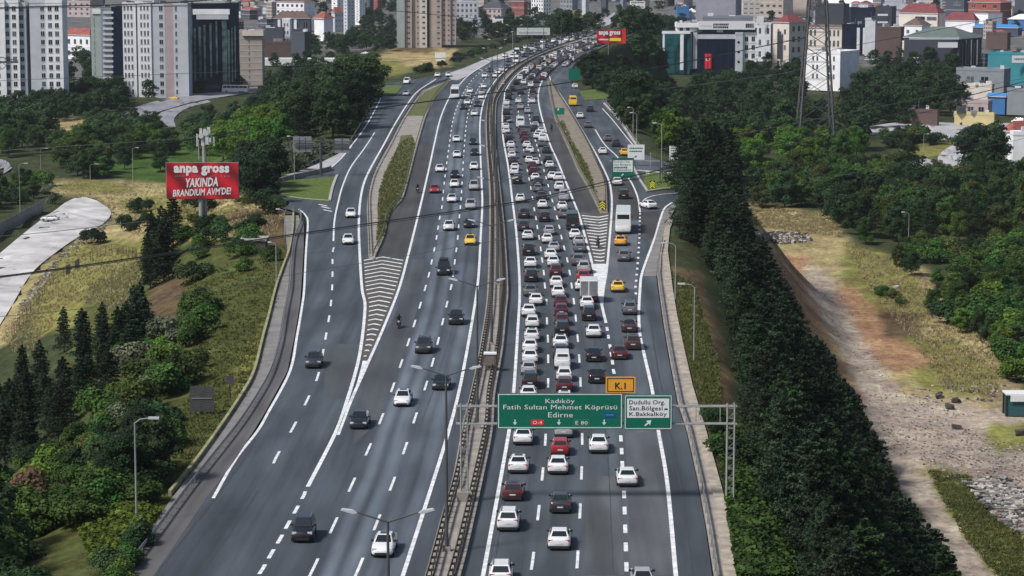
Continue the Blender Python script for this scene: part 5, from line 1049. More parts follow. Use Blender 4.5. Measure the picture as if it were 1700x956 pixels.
for (x, y, m_, lab) in ((1558,662,1,'dark dumped log lying on the dirt lot'),(1586,668,1,'round black tyre on the dirt lot'),(1575,678,1,'flat dark scrap sheet on the dirt lot'),(1587,712,1,'small dark drum on the rubble'),(1487,480,0,'pale rubble block by the dry grass verge'),(1693,722,1,'black bin beside the tarpaulin hut')):
    mb = MB(); g = ground(x, y); chunk(mb, 0, 0, .3, .75, M_DEB[m_]); chunk(mb, .5, .3, .2, .5, M_DEB[m_]); tag(mb.build('debris', None, g), lab, 'debris')
# ================================================================ VEGETATION
M_BARK = mat('bark', (.055,.042,.032), .9, var=.3, scale=3)
TONE = dict(dark=(.030,.060,.022), deep=(.022,.043,.022), mid=(.052,.102,.022), bright=(.085,.155,.022), olive=(.062,.082,.022), sage=(.110,.130,.080), brown=(.085,.055,.032), needle=(.030,.050,.027), straw=(.17,.15,.075))
LM = {k: leafmat('foliage_'+k, v, rand=.42 if k in ('needle','deep','dark') else .25, hue=.03) for k, v in TONE.items()}
def leaf_mesh(name, cen, nrm, size, shade, aspect=1.0, hang=0.0):
    n = len(cen); r = RNG.normal(size=(n, 3)); t = np.cross(nrm, r); t /= np.linalg.norm(t, axis=1)[:, None]+1e-9; b_ = np.cross(nrm, t)
    b_[:, 2] -= hang; s = size[:, None]
    v = np.stack([cen-t*s*.5, cen-b_*s*.5*aspect, cen+t*s*.5, cen+b_*s*.5*aspect], 1).reshape(-1, 3)
    me = bpy.data.meshes.new(name); me.vertices.add(4*n); me.vertices.foreach_set('co', v.astype(np.float32).ravel())
    me.loops.add(4*n); me.loops.foreach_set('vertex_index', np.arange(4*n, dtype=np.int32)); me.polygons.add(n)
    me.polygons.foreach_set('loop_start', np.arange(0, 4*n, 4, dtype=np.int32)); me.polygons.foreach_set('loop_total', np.full(n, 4, np.int32)); me.update(calc_edges=True)
    at = me.attributes.new('shade', 'FLOAT', 'POINT'); at.data.foreach_set('value', np.repeat(shade, 4).astype(np.float32)); me.materials.append(None); return me
def unit(n): v = RNG.normal(size=(n, 3)); return v/np.linalg.norm(v, axis=1)[:, None]
def broad_crown(nl, ls, nb, R=3.6, Hh=10, low=.28, seed=0):
    g = np.random.default_rng(seed); C_ = []; cen = []; nr = []; sh = []
    for i in range(nb):
        a = g.uniform(0, 6.283); t = g.uniform(0, 1); z = Hh*(low+ (1-low-.12)*t); rad = R*math.sqrt(max(.05, 1-((t-.38)/.68)**2))*g.uniform(.35, .85); br = R*g.uniform(.28, .46)*(1.05-.35*t)
        C_.append((rad*math.cos(a), rad*math.sin(a), z, br, g.uniform(.65, 1.4)))
    C_.append((0, 0, Hh*.55, R*.6, .8)); C_.append((0, 0, Hh*.75, R*.42, 1.1)); w_ = np.array([c[3]**2 for c in C_]); k = g.choice(len(C_), nl, p=w_/w_.sum()); ca = np.array(C_)[k]
    d = unit(nl); d[:, 2] = np.abs(d[:, 2])*np.where(g.random(nl) < .72, 1, -1); rr_ = ca[:, 3]*g.uniform(.62, 1.1, nl)
    cen = ca[:, :3]+d*rr_[:, None]*np.array([1, 1, .8]); nrm = d*.9+unit(nl)*.55+np.array([0, 0, .35]); nrm /= np.linalg.norm(nrm, axis=1)[:, None]
    return cen, nrm, g.uniform(.6, 1.25, nl)*ls, ca[:, 4]*g.uniform(.75, 1.3, nl)
def trunk_mesh(Hh, R, r0, seed=0, conifer=False):
    g = random.Random(seed); mb = MB(); mb.beam((0,0,-.6), (0,0,Hh*.45), r0, M_BARK, 7, r0*.65); mb.beam((0,0,Hh*.45), (g.uniform(-.3,.3),0,Hh*(.93 if conifer else .8)), r0*.65, M_BARK, 6, r0*.2)
    if not conifer:
        for k in range(6):
            a = k*1.1+g.random(); z = Hh*g.uniform(.25, .5); mb.beam((0,0,z), (R*.62*math.cos(a), R*.62*math.sin(a), z+Hh*g.uniform(.12, .3)), r0*.4, M_BARK, 5, r0*.12)
    return mb.mesh('trunk')
def conifer_crown(nl, ls, Hh=10, R=2.3, seed=0, pine=False):
    g = np.random.default_rng(seed); lev = 17; PW = .52 if R > 2.2 else .6; z = []; cen = []; nrm = []; sh = []
    per = nl//(lev*9)
    for i in range(lev):
        t = i/(lev-1); zc = Hh*(.12+.86*t); rl = R*(1-t)**PW*(.85+.3*g.random())+.2
        nb = 9 if not pine else 7
        for k in range(nb):
            a = g.uniform(0, 6.283); L_ = rl*g.uniform(.6, 1.15); s_ = g.uniform(.65, 1.4)
            m_ = per if not pine else int(per*1.3); u_ = g.uniform(.15, 1, m_)**.7*L_
            wv = g.normal(0, .10+.16*(1-t), m_)*L_; droop = -.18*u_**1.3/ max(R, 1)+(.10 if pine else 0)*u_
            x = np.cos(a)*u_-np.sin(a)*wv; y = np.sin(a)*u_+np.cos(a)*wv
            cen.append(np.stack([x, y, zc+droop+g.normal(0, .09, m_)], 1)); sh.append(s_*g.uniform(.7, 1.3, m_))
    cen = np.concatenate(cen); sh = np.concatenate(sh); n_ = len(cen); nrm = unit(n_)*.75+np.array([0, 0, .8]); nrm /= np.linalg.norm(nrm, axis=1)[:, None]
    return cen, nrm, g.uniform(.6, 1.3, n_)*ls, sh
def shrub_crown(nl, ls, seed=0):
    g = np.random.default_rng(seed); nb = 11; C_ = []
    for i in range(nb):
        a = g.uniform(0, 6.283); r_ = g.uniform(0, 1.5); C_.append((r_*math.cos(a), r_*math.sin(a), g.uniform(.7, 1.9)*(1.1-r_*.25), g.uniform(.5, 1.0), g.uniform(.6, 1.45)))
    k = g.integers(0, nb, nl); ca = np.array(C_)[k]; d = unit(nl); d[:, 2] = np.where(g.random(nl) < .8, np.abs(d[:, 2]), d[:, 2]); cen = ca[:, :3]+d*(ca[:, 3]*g.uniform(.55, 1.12, nl))[:, None]; cen[:, 2] = np.maximum(cen[:, 2], .02)
    nrm = d*.8+unit(nl)*.6+np.array([0, 0, .35]); nrm /= np.linalg.norm(nrm, axis=1)[:, None]; return cen, nrm, g.uniform(.6, 1.3, nl)*ls, ca[:, 4]*g.uniform(.7, 1.3, nl)
TREES = {'broad': [], 'conifer': [], 'shrub': [], 'cypress': []}
for s in range(6): TREES['broad'].append((leaf_mesh('crown', *broad_crown(6000, .36, 30, 3.3+.35*(s % 3), 10, .16+.04*(s % 3), seed=s)), trunk_mesh(10, 3.5, .2, s)))
for s in range(5): TREES['conifer'].append((leaf_mesh('crown', *conifer_crown(10500, .33, 10, 2.8+.3*(s % 3), seed=20+s, pine=s % 2 == 1), aspect=.55), trunk_mesh(10, 2, .17, s, True)))
for s in range(3): TREES['cypress'].append((leaf_mesh('crown', *conifer_crown(6500, .34, 10, 2.25+.15*s, seed=40+s), aspect=.7, hang=.0), trunk_mesh(10, 1, .15, s, True)))
for s in range(5): TREES['shrub'].append((leaf_mesh('crown', *shrub_crown(3400, .21, seed=60+s)), None))
far_c = [broad_crown(1500, .62, 22, 3.5, 10, .2, seed=90+s) for s in range(4)]
tr = random.Random(3); ALLT = []
def region(poly, n, kind, hts, tones, place, seed, mind=0):
    """base positions inside an outline of the photograph"""
    pts = scatter_px(poly, n*3 if mind else n, seed); got = []
    for x, y in pts:
        if len(got) >= n: break
        g = ground(x, y)
        if mind and any((g[0]-q[0])**2+(g[1]-q[1])**2 < mind*mind for q in got): continue
        if (float(COR_L(g[1]))+1.5 < g[0] < float(COR_R(g[1]))-1.5 and g[1] < 1150): continue
        got.append(g); ALLT.append([g, kind if isinstance(kind, str) else tr.choice(kind), tr.uniform(*hts), tr.choice(tones), place, x])
B_, K_, S2_ = 'broad', 'conifer', 'shrub'
region([(-10,200),(60,196),(92,235),(95,262),(-10,265)], 15, B_, (9,13), ['dark','dark','mid'], 'in the clump before the left white tower', 1, 5)
region([(-10,196),(60,188),(105,165),(195,160),(212,172),(190,192),(120,198),(60,207)], 60, B_, (8,11), ['dark','deep','dark'], 'at the foot of the left towers', 2, 5)
region([(108,70),(204,60),(204,150),(108,150)], 26, B_, (8,12), ['dark','deep','dark'], 'between the two left white towers', 3, 5)
region([(92,248),(190,232),(245,236),(290,246),(312,256),(290,264),(180,268),(172,298),(95,300)], 44, B_, (7,11), ['mid','mid','dark','mid'], 'in the park grove left of the billboard', 4, 5)
region([(315,240),(400,225),(470,225),(478,262),(400,270),(330,262)], 26, B_, (9,12.5), ['bright','mid','bright'], 'in the bright grove above the billboard', 5, 5)
region([(190,200),(235,198),(262,214),(240,226),(195,220)], 9, B_, (5,7), ['dark'], 'at the left end of the side road', 66, 3)
region([(305,224),(335,206),(425,193),(440,214),(330,234)], 20, B_, (6,9), ['dark','mid','dark'], 'below the curved side road', 64, 4)
region([(140,210),(215,214),(270,234),(190,238),(130,240)], 22, B_, (6,9), ['dark','mid'], 'behind the park grove', 65, 4)
region([(-10,318),(60,300),(88,318),(60,338),(20,352),(-10,362)], 16, [B_,S2_], (4,6.5), ['dark','mid','dark'], 'behind the blue grey fence', 67, 3)
region([(440,172),(500,150),(600,130),(616,166),(598,205),(565,232),(500,232),(430,212)], 64, [B_,B_,K_], (9,14), ['dark','deep','dark'], 'in the dark wood left of the upper ramp', 6, 4.5)
region([(240,158),(262,156),(262,166),(244,168)], 3, K_, (8,12), ['needle'], 'in front of the long white block', 7, 4)
region([(316,148),(398,140),(398,150),(316,158)], 9, B_, (5,8), ['deep'], 'at the foot of the black glass block', 8, 4)
region([(400,300),(462,290),(464,330),(425,342),(400,335)], 9, B_, (8,11), ['deep','dark'], 'in the dark clump right of the billboard', 9, 4)
region([(200,268),(212,268),(212,298),(200,298)], 1, B_, (7,7.5), ['dark'], 'standing alone on the park lawn', 10)
region([(262,270),(272,270),(272,296),(262,296)], 1, B_, (7,7.5), ['dark'], 'alone on the lawn by the billboard', 11)
region([(466,262),(560,248),(545,270),(500,282),(468,290)], 14, S2_, (3,5), ['sage'], 'on the bank above the upper left ramp', 12, 2.5)
for x, y, h_, t_ in ((232,352,4.4,'dark'),(212,384,4.8,'dark'),(155,404,4.2,'deep'),(240,370,3.2,'dark'),(88,338,3.2,'sage'),(72,322,3.4,'sage')): ALLT.append([ground(x, y), 'shrub', h_, t_, 'in the dry grass by the pale service road', x])
region([(240,492),(262,482),(292,440),(305,400),(268,395),(248,440)], 12, 'cypress', (7,9.5), ['needle','deep'], 'in the narrow dark row below the billboard', 13, 2)
region([(300,345),(400,330),(470,355),(440,400),(330,395)], 10, S2_, (2,3.6), ['olive','dark','dark'], 'around the foot of the billboard', 14, 3)
region([(300,395),(460,400),(455,440),(320,470),(290,450)], 10, S2_, (2.2,4.0), ['mid','dark','mid'], 'on the bank below the billboard', 15, 3)
region([(-20,730),(0,690),(60,635),(110,580),(190,560),(232,590),(200,650),(130,730),(60,770),(-20,800)], 34, 'cypress', (5.2,8), ['needle','deep','needle'], 'in the dark clump at the left edge', 16, 2)
region([(190,545),(240,560),(240,620),(200,640)], 6, 'cypress', (6,8), ['deep'], 'behind the brownish left bank shrubs', 17, 2)
region([(210,560),(320,480),(350,540),(352,600),(300,650),(250,690),(150,760),(120,730),(215,650)], 32, S2_, (2.4,4.2), ['mid','bright','mid','olive','sage','dark','mid'], 'in the mixed scrub on the left bank', 18, 2.0)
region([(-30,790),(140,730),(262,690),(290,770),(262,850),(200,840),(130,880),(70,870),(40,960),(100,1000),(-30,1040)], 52, S2_, (2.2,4.4), ['mid','dark','mid','mid','bright','dark'], 'in the scrub at the bottom left corner', 19, 1.9)
region([(150,960),(220,900),(250,880),(210,958),(190,1000)], 9, S2_, (1.6,2.6), ['mid','dark'], 'by the shoulder at the bottom left', 20, 1.6)
ALLT.append([ground(58, 872), 'shrub', 5.2, 'brown', 'at the bottom left corner', 58])
region([(190,760),(262,730),(275,840),(200,850)], 6, B_, (5,6.8), ['dark','deep'], 'behind the lower left street lamp', 21, 2.5)
# right of the road
region([(1030,180),(1100,160),(1240,140),(1330,150),(1345,190),(1240,212),(1085,222),(1048,225)], 62, B_, (9,13), ['deep','dark','dark'], 'in the dark band below the flagged office', 30, 5)
region([(1085,258),(1120,240),(1240,228),(1330,245),(1345,282),(1240,296),(1145,272)], 30, B_, (9,12), ['bright','bright','mid'], 'in the bright grove left of the pylon', 31, 5)
region([(1290,215),(1330,210),(1440,222),(1446,262),(1385,275),(1290,252)], 16, B_, (10,14), ['bright','mid','bright'], 'around the foot of the pylon', 32, 5)
region([(1400,180),(1450,150),(1590,150),(1600,196),(1450,218),(1400,212)], 44, B_, (10,15), ['deep','dark','dark'], 'in the big dark wood right of the pylon', 33, 4.5)
region([(1250,310),(1345,285),(1500,290),(1560,312),(1710,315),(1730,405),(1640,405),(1500,398),(1440,415),(1395,372),(1310,345),(1250,345)], 125, [B_,B_,B_,K_], (7,11.5), ['mid','dark','dark','olive','mid'], 'in the wide wood on the right', 34, 4.5)
region([(1500,415),(1710,410),(1720,470),(1560,480),(1490,450)], 32, [S2_,B_], (4,6), ['dark','mid','olive'], 'behind the dry strip at the right edge', 35, 3)
region([(1532,555),(1560,500),(1710,465),(1740,660),(1695,640),(1645,580),(1570,545)], 34, [B_,B_,S2_], (5,7.5), ['mid','mid','bright','dark'], 'in the green thicket at the right edge', 36, 3)
region([(1612,285),(1655,280),(1656,305),(1616,308)], 7, [K_,B_], (13,17), ['deep','needle'], 'beside the white house at the right edge', 37, 3)
region([(1460,222),(1555,232),(1550,252),(1470,252)], 11, S2_, (4.5,6.5), ['dark','olive','dark'], 'on the verge of the loop road', 38, 3)
region([(1440,480),(1500,470),(1540,520),(1480,530)], 4, S2_, (1.5,2.6), ['olive','mid'], 'in the dry grass beside the dirt track', 39, 3)
region([(1143,395),(1143,320),(1158,290),(1215,312),(1228,400),(1262,485),(1326,610),(1410,765),(1530,990),(1590,1100),(1400,1100),(1345,960),(1300,860),(1262,750),(1246,650),(1220,540),(1195,455)], 230, K_, (8.2,11.2), ['needle','needle','needle','deep','dark'], 'in the conifer belt right of the highway', 40, 2.4)
region([(1130,300),(1150,270),(1225,300),(1225,330),(1135,330)], 12, K_, (10,13), ['deep','needle'], 'at the head of the conifer belt', 41, 3.5)
region([(1180,700),(1240,760),(1230,800),(1190,760)], 5, S2_, (1.8,3), ['dark','mid'], 'by the right gantry leg', 42, 2)
# towards the city
region([(400,118),(470,105),(560,110),(608,112),(612,135),(400,148)], 26, B_, (6,10), ['deep','dark'], 'below the white canopy roof', 50, 5)
region([(490,84),(600,62),(656,52),(656,84),(600,92),(520,96)], 34, B_, (8,12), ['deep','dark'], 'left of the beige tower block', 51, 6)
region([(590,10),(657,10),(657,60),(600,60)], 20, B_, (9,13), ['deep'], 'on the slope left of the beige tower', 60, 6)
region([(757,80),(850,66),(850,45),(760,50)], 24, B_, (8,12), ['deep'], 'right of the beige tower block', 52, 5)
region([(700,124),(760,102),(850,74),(900,65),(896,60),(850,68),(760,94),(690,120)], 34, S2_, (3,4.4), ['dark','deep'], 'in the hedge above the far left bend', 53, 2.5)
region([(852,72),(900,60),(985,45),(1000,52),(960,58),(900,66)], 24, B_, (8,12), ['deep','dark'], 'behind the far bend', 54, 5)
region([(840,50),(985,35),(985,45),(850,60)], 22, B_, (9,13), ['deep','dark'], 'behind the pale far gantry board', 55, 5)
region([(972,128),(985,112),(1035,110),(1062,130),(1062,158),(1020,166),(985,160)], 34, B_, (6,8), ['deep'], 'in the clump inside the far bend', 56, 4)
region([(1040,78),(1098,66),(1100,118),(1092,125),(1060,120)], 18, B_, (7,10), ['dark','mid'], 'left of the teal glass building', 57, 5)
region([(1000,50),(1150,44),(1150,60),(1040,70)], 26, B_, (9,13), ['deep','dark'], 'behind the distant red billboard', 58, 5)
region([(1235,110),(1300,105),(1340,140),(1240,140)], 14, B_, (8,11), ['deep','dark'], 'below the cream red-roofed building', 59, 5)
region([(1440,95),(1580,95),(1600,140),(1450,140)], 26, B_, (9,12), ['deep','dark'], 'in front of the green-roofed hall', 61, 5)
region([(420,8),(1240,-10),(1240,34),(420,44)], 55, B_, (9,13), ['deep','dark'], 'among the distant town blocks', 62, 8)
region([(1240,-30),(1700,-30),(1700,60),(1240,60)], 30, B_, (8,11), ['deep'], 'among the distant right town blocks', 63, 8)
NAMES = dict(broad='broadleaf_tree', conifer='conifer_tree', cypress='narrow_conifer', shrub='shrub'); KWD = dict(broad='leafy tree', conifer='conifer', cypress='narrow conifer', shrub='shrub')
TW = dict(dark='dark green', deep='very dark', mid='mid green', bright='bright green', olive='olive', sage='grey green', brown='reddish brown', needle='blackish green', straw='straw coloured')
LIM = dict(broad=292, conifer=250, cypress=80, shrub=250); ALLT.sort(key=lambda t: t[0][1]); used = {}; rest = []; pick = []
for t in ALLT:
    k = 'tree' if t[1] == 'broad' else t[1]
    if used.get(k, 0) < LIM[t[1]]: used[k] = used.get(k, 0)+1; pick.append(t)
    else: rest.append(t)
lc = {}
for g, kind, hgt, tone, place, x in sorted(pick, key=lambda t: t[5]):
    q = (kind, tone, place); lc[q] = lc.get(q, 0)+1; v = TREES[kind][tr.randrange(len(TREES[kind]))]
    s = hgt/(10.0 if kind != 'shrub' else 2.6); w_ = s*tr.uniform(.85, 1.25)
    lab = '%s %s %s, %s from left' % (TW[tone], KWD[kind], place, nth(lc[q])) if sum(1 for t in pick if (t[1], t[3], t[4]) == q) > 1 else '%s %s %s' % (TW[tone], KWD[kind], place)
    if kind == 'shrub':
        o = link('shrub', v[0], None, (g[0], g[1], g[2]-.1), LM[tone]); r = o; tag(o, lab, 'shrub', 'shrubs '+place)
    else:
        r = empty(NAMES[kind], g, 0, lab, 'tree', 'trees '+place); link('crown', v[0], r, None, LM[tone]); link('trunk', v[1], r)
    r.rotation_euler = (0, 0, tr.uniform(0, 6.28)); r.scale = (w_, w_*tr.uniform(.9, 1.1), s)
for poly, n_ in (([(1745,300),(2000,300),(2050,640),(1765,660)], 70), ([(1730,150),(1950,150),(1960,300),(1740,300)], 40), ([(-260,180),(-20,200),(-20,330),(-260,330)], 50), ([(-330,600),(-40,600),(-40,1000),(-330,1000)], 60)):
    for x, y in scatter_px(poly, n_, 123): rest.append([ground(x, y), tr.choice(['broad', 'shrub']), tr.uniform(5, 9), tr.choice(['dark', 'mid']), '', x])
cs = []; ns_ = []; ss = []; sh = []
for g, kind, hgt, tone, place, x in rest:
    c, n_, s_, h_ = far_c[tr.randrange(4)]; k = hgt/10.0 if kind != 'shrub' else hgt/8.0; a = tr.uniform(0, 6.28); R3 = np.array([[math.cos(a), -math.sin(a), 0], [math.sin(a), math.cos(a), 0], [0, 0, 1]])
    cs.append((c @ R3.T)*k*np.array([1.15, 1.15, 1])+np.array(g)); ns_.append(n_ @ R3.T); ss.append(s_*k); sh.append(h_*tr.uniform(.75, 1.35)*{'deep': .8, 'dark': 1, 'mid': 1.6}.get(tone, 1))
if cs:
    me = leaf_mesh('distant_trees', np.concatenate(cs), np.concatenate(ns_), np.concatenate(ss), np.concatenate(sh)); tag(link('distant_trees', me, None, None, LM['dark']), 'dark far woods and street trees in front of the town', kind='stuff')
print('TREES', len(pick), 'rest', len(rest))
# ground cover: creepers, tufts of grass
def cover(polys, n, ls, hz, tone, label, name):
    cs = []
    for i, poly in enumerate(polys):
        for x, y in scatter_px(poly, n//len(polys), 77+i): cs.append(ground(x, y))
    c = np.array(cs); c[:, 2] += RNG.uniform(0, hz, len(c)); nr = unit(len(c))*.6+np.array([0, 0, .8]); nr /= np.linalg.norm(nr, axis=1)[:, None]
    cl = .8+.35*vnoise(c[:, 0], c[:, 1], 1.5, 4)+.2*vnoise(c[:, 0], c[:, 1], .5, 8)
    tag(link(name, leaf_mesh(name, c, nr, RNG.uniform(.6, 1.2, len(c))*ls, np.clip(cl, .3, 1.6)*RNG.uniform(.7, 1.3, len(c))), None, None, LM[tone]), label, kind='stuff')
cover([[(1185,690),(1210,690),(1290,770),(1345,900),(1370,965),(1222,965),(1205,850)], [(1185,690),(1210,690),(1290,770),(1345,900),(1370,965),(1222,965),(1205,850)]], 11000, .42, .7, 'mid', 'creeping green ivy over the slope right of the walkway', 'ground_ivy')
cover([[(115,850),(160,832),(215,838),(270,850),(235,900),(210,958),(150,935)]], 4200, .42, .8, 'bright', 'bright green creeper over the bank at the lower left', 'ground_creeper')
def tufts(polys, n, hgt, mtone, label, seed, spread=.35):
    v = []; f = []; r = random.Random(seed); per = n//len(polys); shd = []
    for i, poly in enumerate(polys):
        for x, y in scatter_px(poly, per, seed*10+i):
            g = ground(x, y); s_ = r.uniform(.6, 1.4)
            for k in range(6):
                a = r.uniform(0, 6.28); bx = g[0]+r.uniform(-.3, .3); by = g[1]+r.uniform(-.3, .3); h_ = hgt*r.uniform(.5, 1.2); wd = .07+.05*r.random(); o = len(v)
                v += [(bx-wd*math.cos(a), by-wd*math.sin(a), g[2]-.05), (bx+wd*math.cos(a), by+wd*math.sin(a), g[2]-.05), (bx+r.uniform(-spread, spread), by+r.uniform(-spread, spread), g[2]+h_)]; f.append((o, o+1, o+2)); shd += [s_]*3
    me = bpy.data.meshes.new('grass_tufts'); me.from_pydata(v, [], f); at = me.attributes.new('shade', 'FLOAT', 'POINT'); at.data.foreach_set('value', np.array(shd, np.float32)); me.materials.append(None)
    tag(link('grass_tufts', me, None, None, LM[mtone]), label, kind='stuff')
LM['dry'] = leafmat('foliage_dry', (.33,.28,.155), rand=0, hue=0); LM['ygrass'] = leafmat('foliage_ygrass', (.095,.110,.034), rand=0, hue=0); LM['isle'] = leafmat('foliage_isle', (.11,.12,.042), rand=0, hue=0)
tufts([[(80,300),(285,306),(475,350),(455,395),(330,388),(250,415),(186,362),(165,332),(80,322)], [(0,560),(60,468),(130,400),(240,420),(230,520),(120,500),(40,600)]], 4300, .42, 'dry', 'tall dry straw coloured grass around the pale service road', 1)
tufts([[(1228,338),(1385,358),(1400,395),(1300,384),(1240,372)], [(1400,400),(1530,450),(1570,520),(1640,560),(1662,655),(1570,650),(1520,570),(1440,480)]], 4600, .5, 'dry', 'tall dry grass beside the dirt track', 2)
tufts([[(300,470),(480,400),(455,520),(420,640),(300,810),(280,700),(330,640)], [(1540,780),(1610,790),(1700,890),(1700,960),(1660,960),(1600,890)], [(1110,450),(1150,470),(1190,600),(1200,730),(1180,720),(1130,560)]], 8000, .3, 'ygrass', 'rough yellow green grass on the banks', 3)
def isle_tufts(poly, n, hgt, tone, label, seed):
    v = []; f = []; sh_ = []; r = random.Random(seed)
    for x, y in scatter_px(poly, n, seed):
        g = G(x, y, .15)
        s_ = r.uniform(.6, 1.4)
        for k in range(5):
            a = r.uniform(0, 6.28); bx = g[0]+r.uniform(-.25, .25); by = g[1]+r.uniform(-.8, .8); o = len(v); v += [(bx-.08*math.cos(a), by-.08*math.sin(a), .12), (bx+.08*math.cos(a), by+.08*math.sin(a), .12), (bx+r.uniform(-.2, .2), by+r.uniform(-.2, .2), .15+hgt*r.uniform(.5, 1.2))]; f.append((o, o+1, o+2)); sh_ += [s_]*3
    me = bpy.data.meshes.new('island_tufts'); me.from_pydata(v, [], f); at = me.attributes.new('shade', 'FLOAT', 'POINT'); at.data.foreach_set('value', np.array(sh_, np.float32)); me.materials.append(None)
    tag(link('island_tufts', me, None, None, LM[tone]), label, kind='stuff')
isle_tufts([(625,402),(628,370),(630,315),(640,285),(664,236),(684,226),(690,240),(677,294),(666,330),(647,354),(637,390)], 2600, .28, 'isle', 'ragged green and yellow grass on the left traffic island', 5)
isle_tufts([(958,262),(946,240),(925,205),(935,200),(952,238),(975,275),(990,320),(978,310)], 700, .3, 'isle', 'ragged grass on the earth island', 6)
# ================================================================ THE TOWN
def bm_(n, c, **k): return mat('wall_'+n, c, .8, var=.10, scale=.25, **k)
WL = dict(white=bm_('white', (.80,.81,.84)), pale=bm_('pale_grey', (.50,.53,.58)), grey=bm_('grey', (.22,.24,.28)), slate=bm_('slate', (.055,.065,.09)), dark=bm_('dark', (.03,.035,.05)), beige=bm_('beige', (.40,.34,.30)),
          cream=bm_('cream', (.62,.57,.52)), pink=bm_('pinkish', (.42,.34,.35)), brick=bm_('brick', (.25,.07,.05)), brown=bm_('brown', (.10,.065,.06)), teal=bm_('teal', (.03,.22,.27)), blue=bm_('blue', (.04,.16,.38)), yellow=bm_('yellow', (.50,.42,.22)), green=bm_('green_grey', (.33,.38,.37)), mauve=bm_('mauve', (.20,.20,.25)))
RF = dict(red=mat('roof_red', (.26,.075,.06), .85, var=.3, scale=.5), maroon=mat('roof_maroon', (.16,.04,.045), .85, var=.25, scale=.5), brown=mat('roof_brown', (.12,.08,.07), .9, var=.3, scale=.5), green=mat('roof_green', (.10,.13,.125), .8, var=.2, scale=.4), grey=mat('roof_grey', (.20,.20,.21), .85, var=.25, scale=.4), white=mat('roof_white', (.68,.70,.72), .7, var=.1, scale=.4), dark=mat('roof_dark', (.05,.055,.065), .85, var=.3, scale=.4), pale=mat('roof_pale', (.38,.38,.40), .85, var=.25, scale=.4), blue=mat('roof_blue', (.05,.20,.50), .6))
GLS = [mat('window_pane_dark', (.015,.02,.03), .15, var=.1), mat('window_pane_grey', (.08,.10,.125), .3, var=.2), mat('window_pane_blue', (.04,.06,.09), .2, var=.2)]
M_FRM = mat('window_frame', (.5,.52,.55), .6); GTEAL = mat('teal_glass', (.012,.065,.075), .12, var=.5, scale=.2); GNAVY = mat('navy_glass', (.008,.014,.035), .12, var=.4, scale=.15)
WME = {}
def wmesh(w, h, gi, fr=True):
    k = (round(w, 2), round(h, 2), gi)
    if k not in WME:
        mb = MB(); mb.box(-w/2, w/2, -.05, .1, -h/2, h/2, GLS[gi])
        if fr: mb.box(-w/2-.12, w/2+.12, -.12, .05, -h/2-.16, -h/2, M_FRM); mb.box(-.05, .05, -.08, -.05, -h/2, h/2, M_FRM)
        WME[k] = mb.mesh('window')
    return WME[k]
wr = random.Random(21)
def Dof(yb, z=-26.5): return (CAMH-z)*FPX/(yb+140)
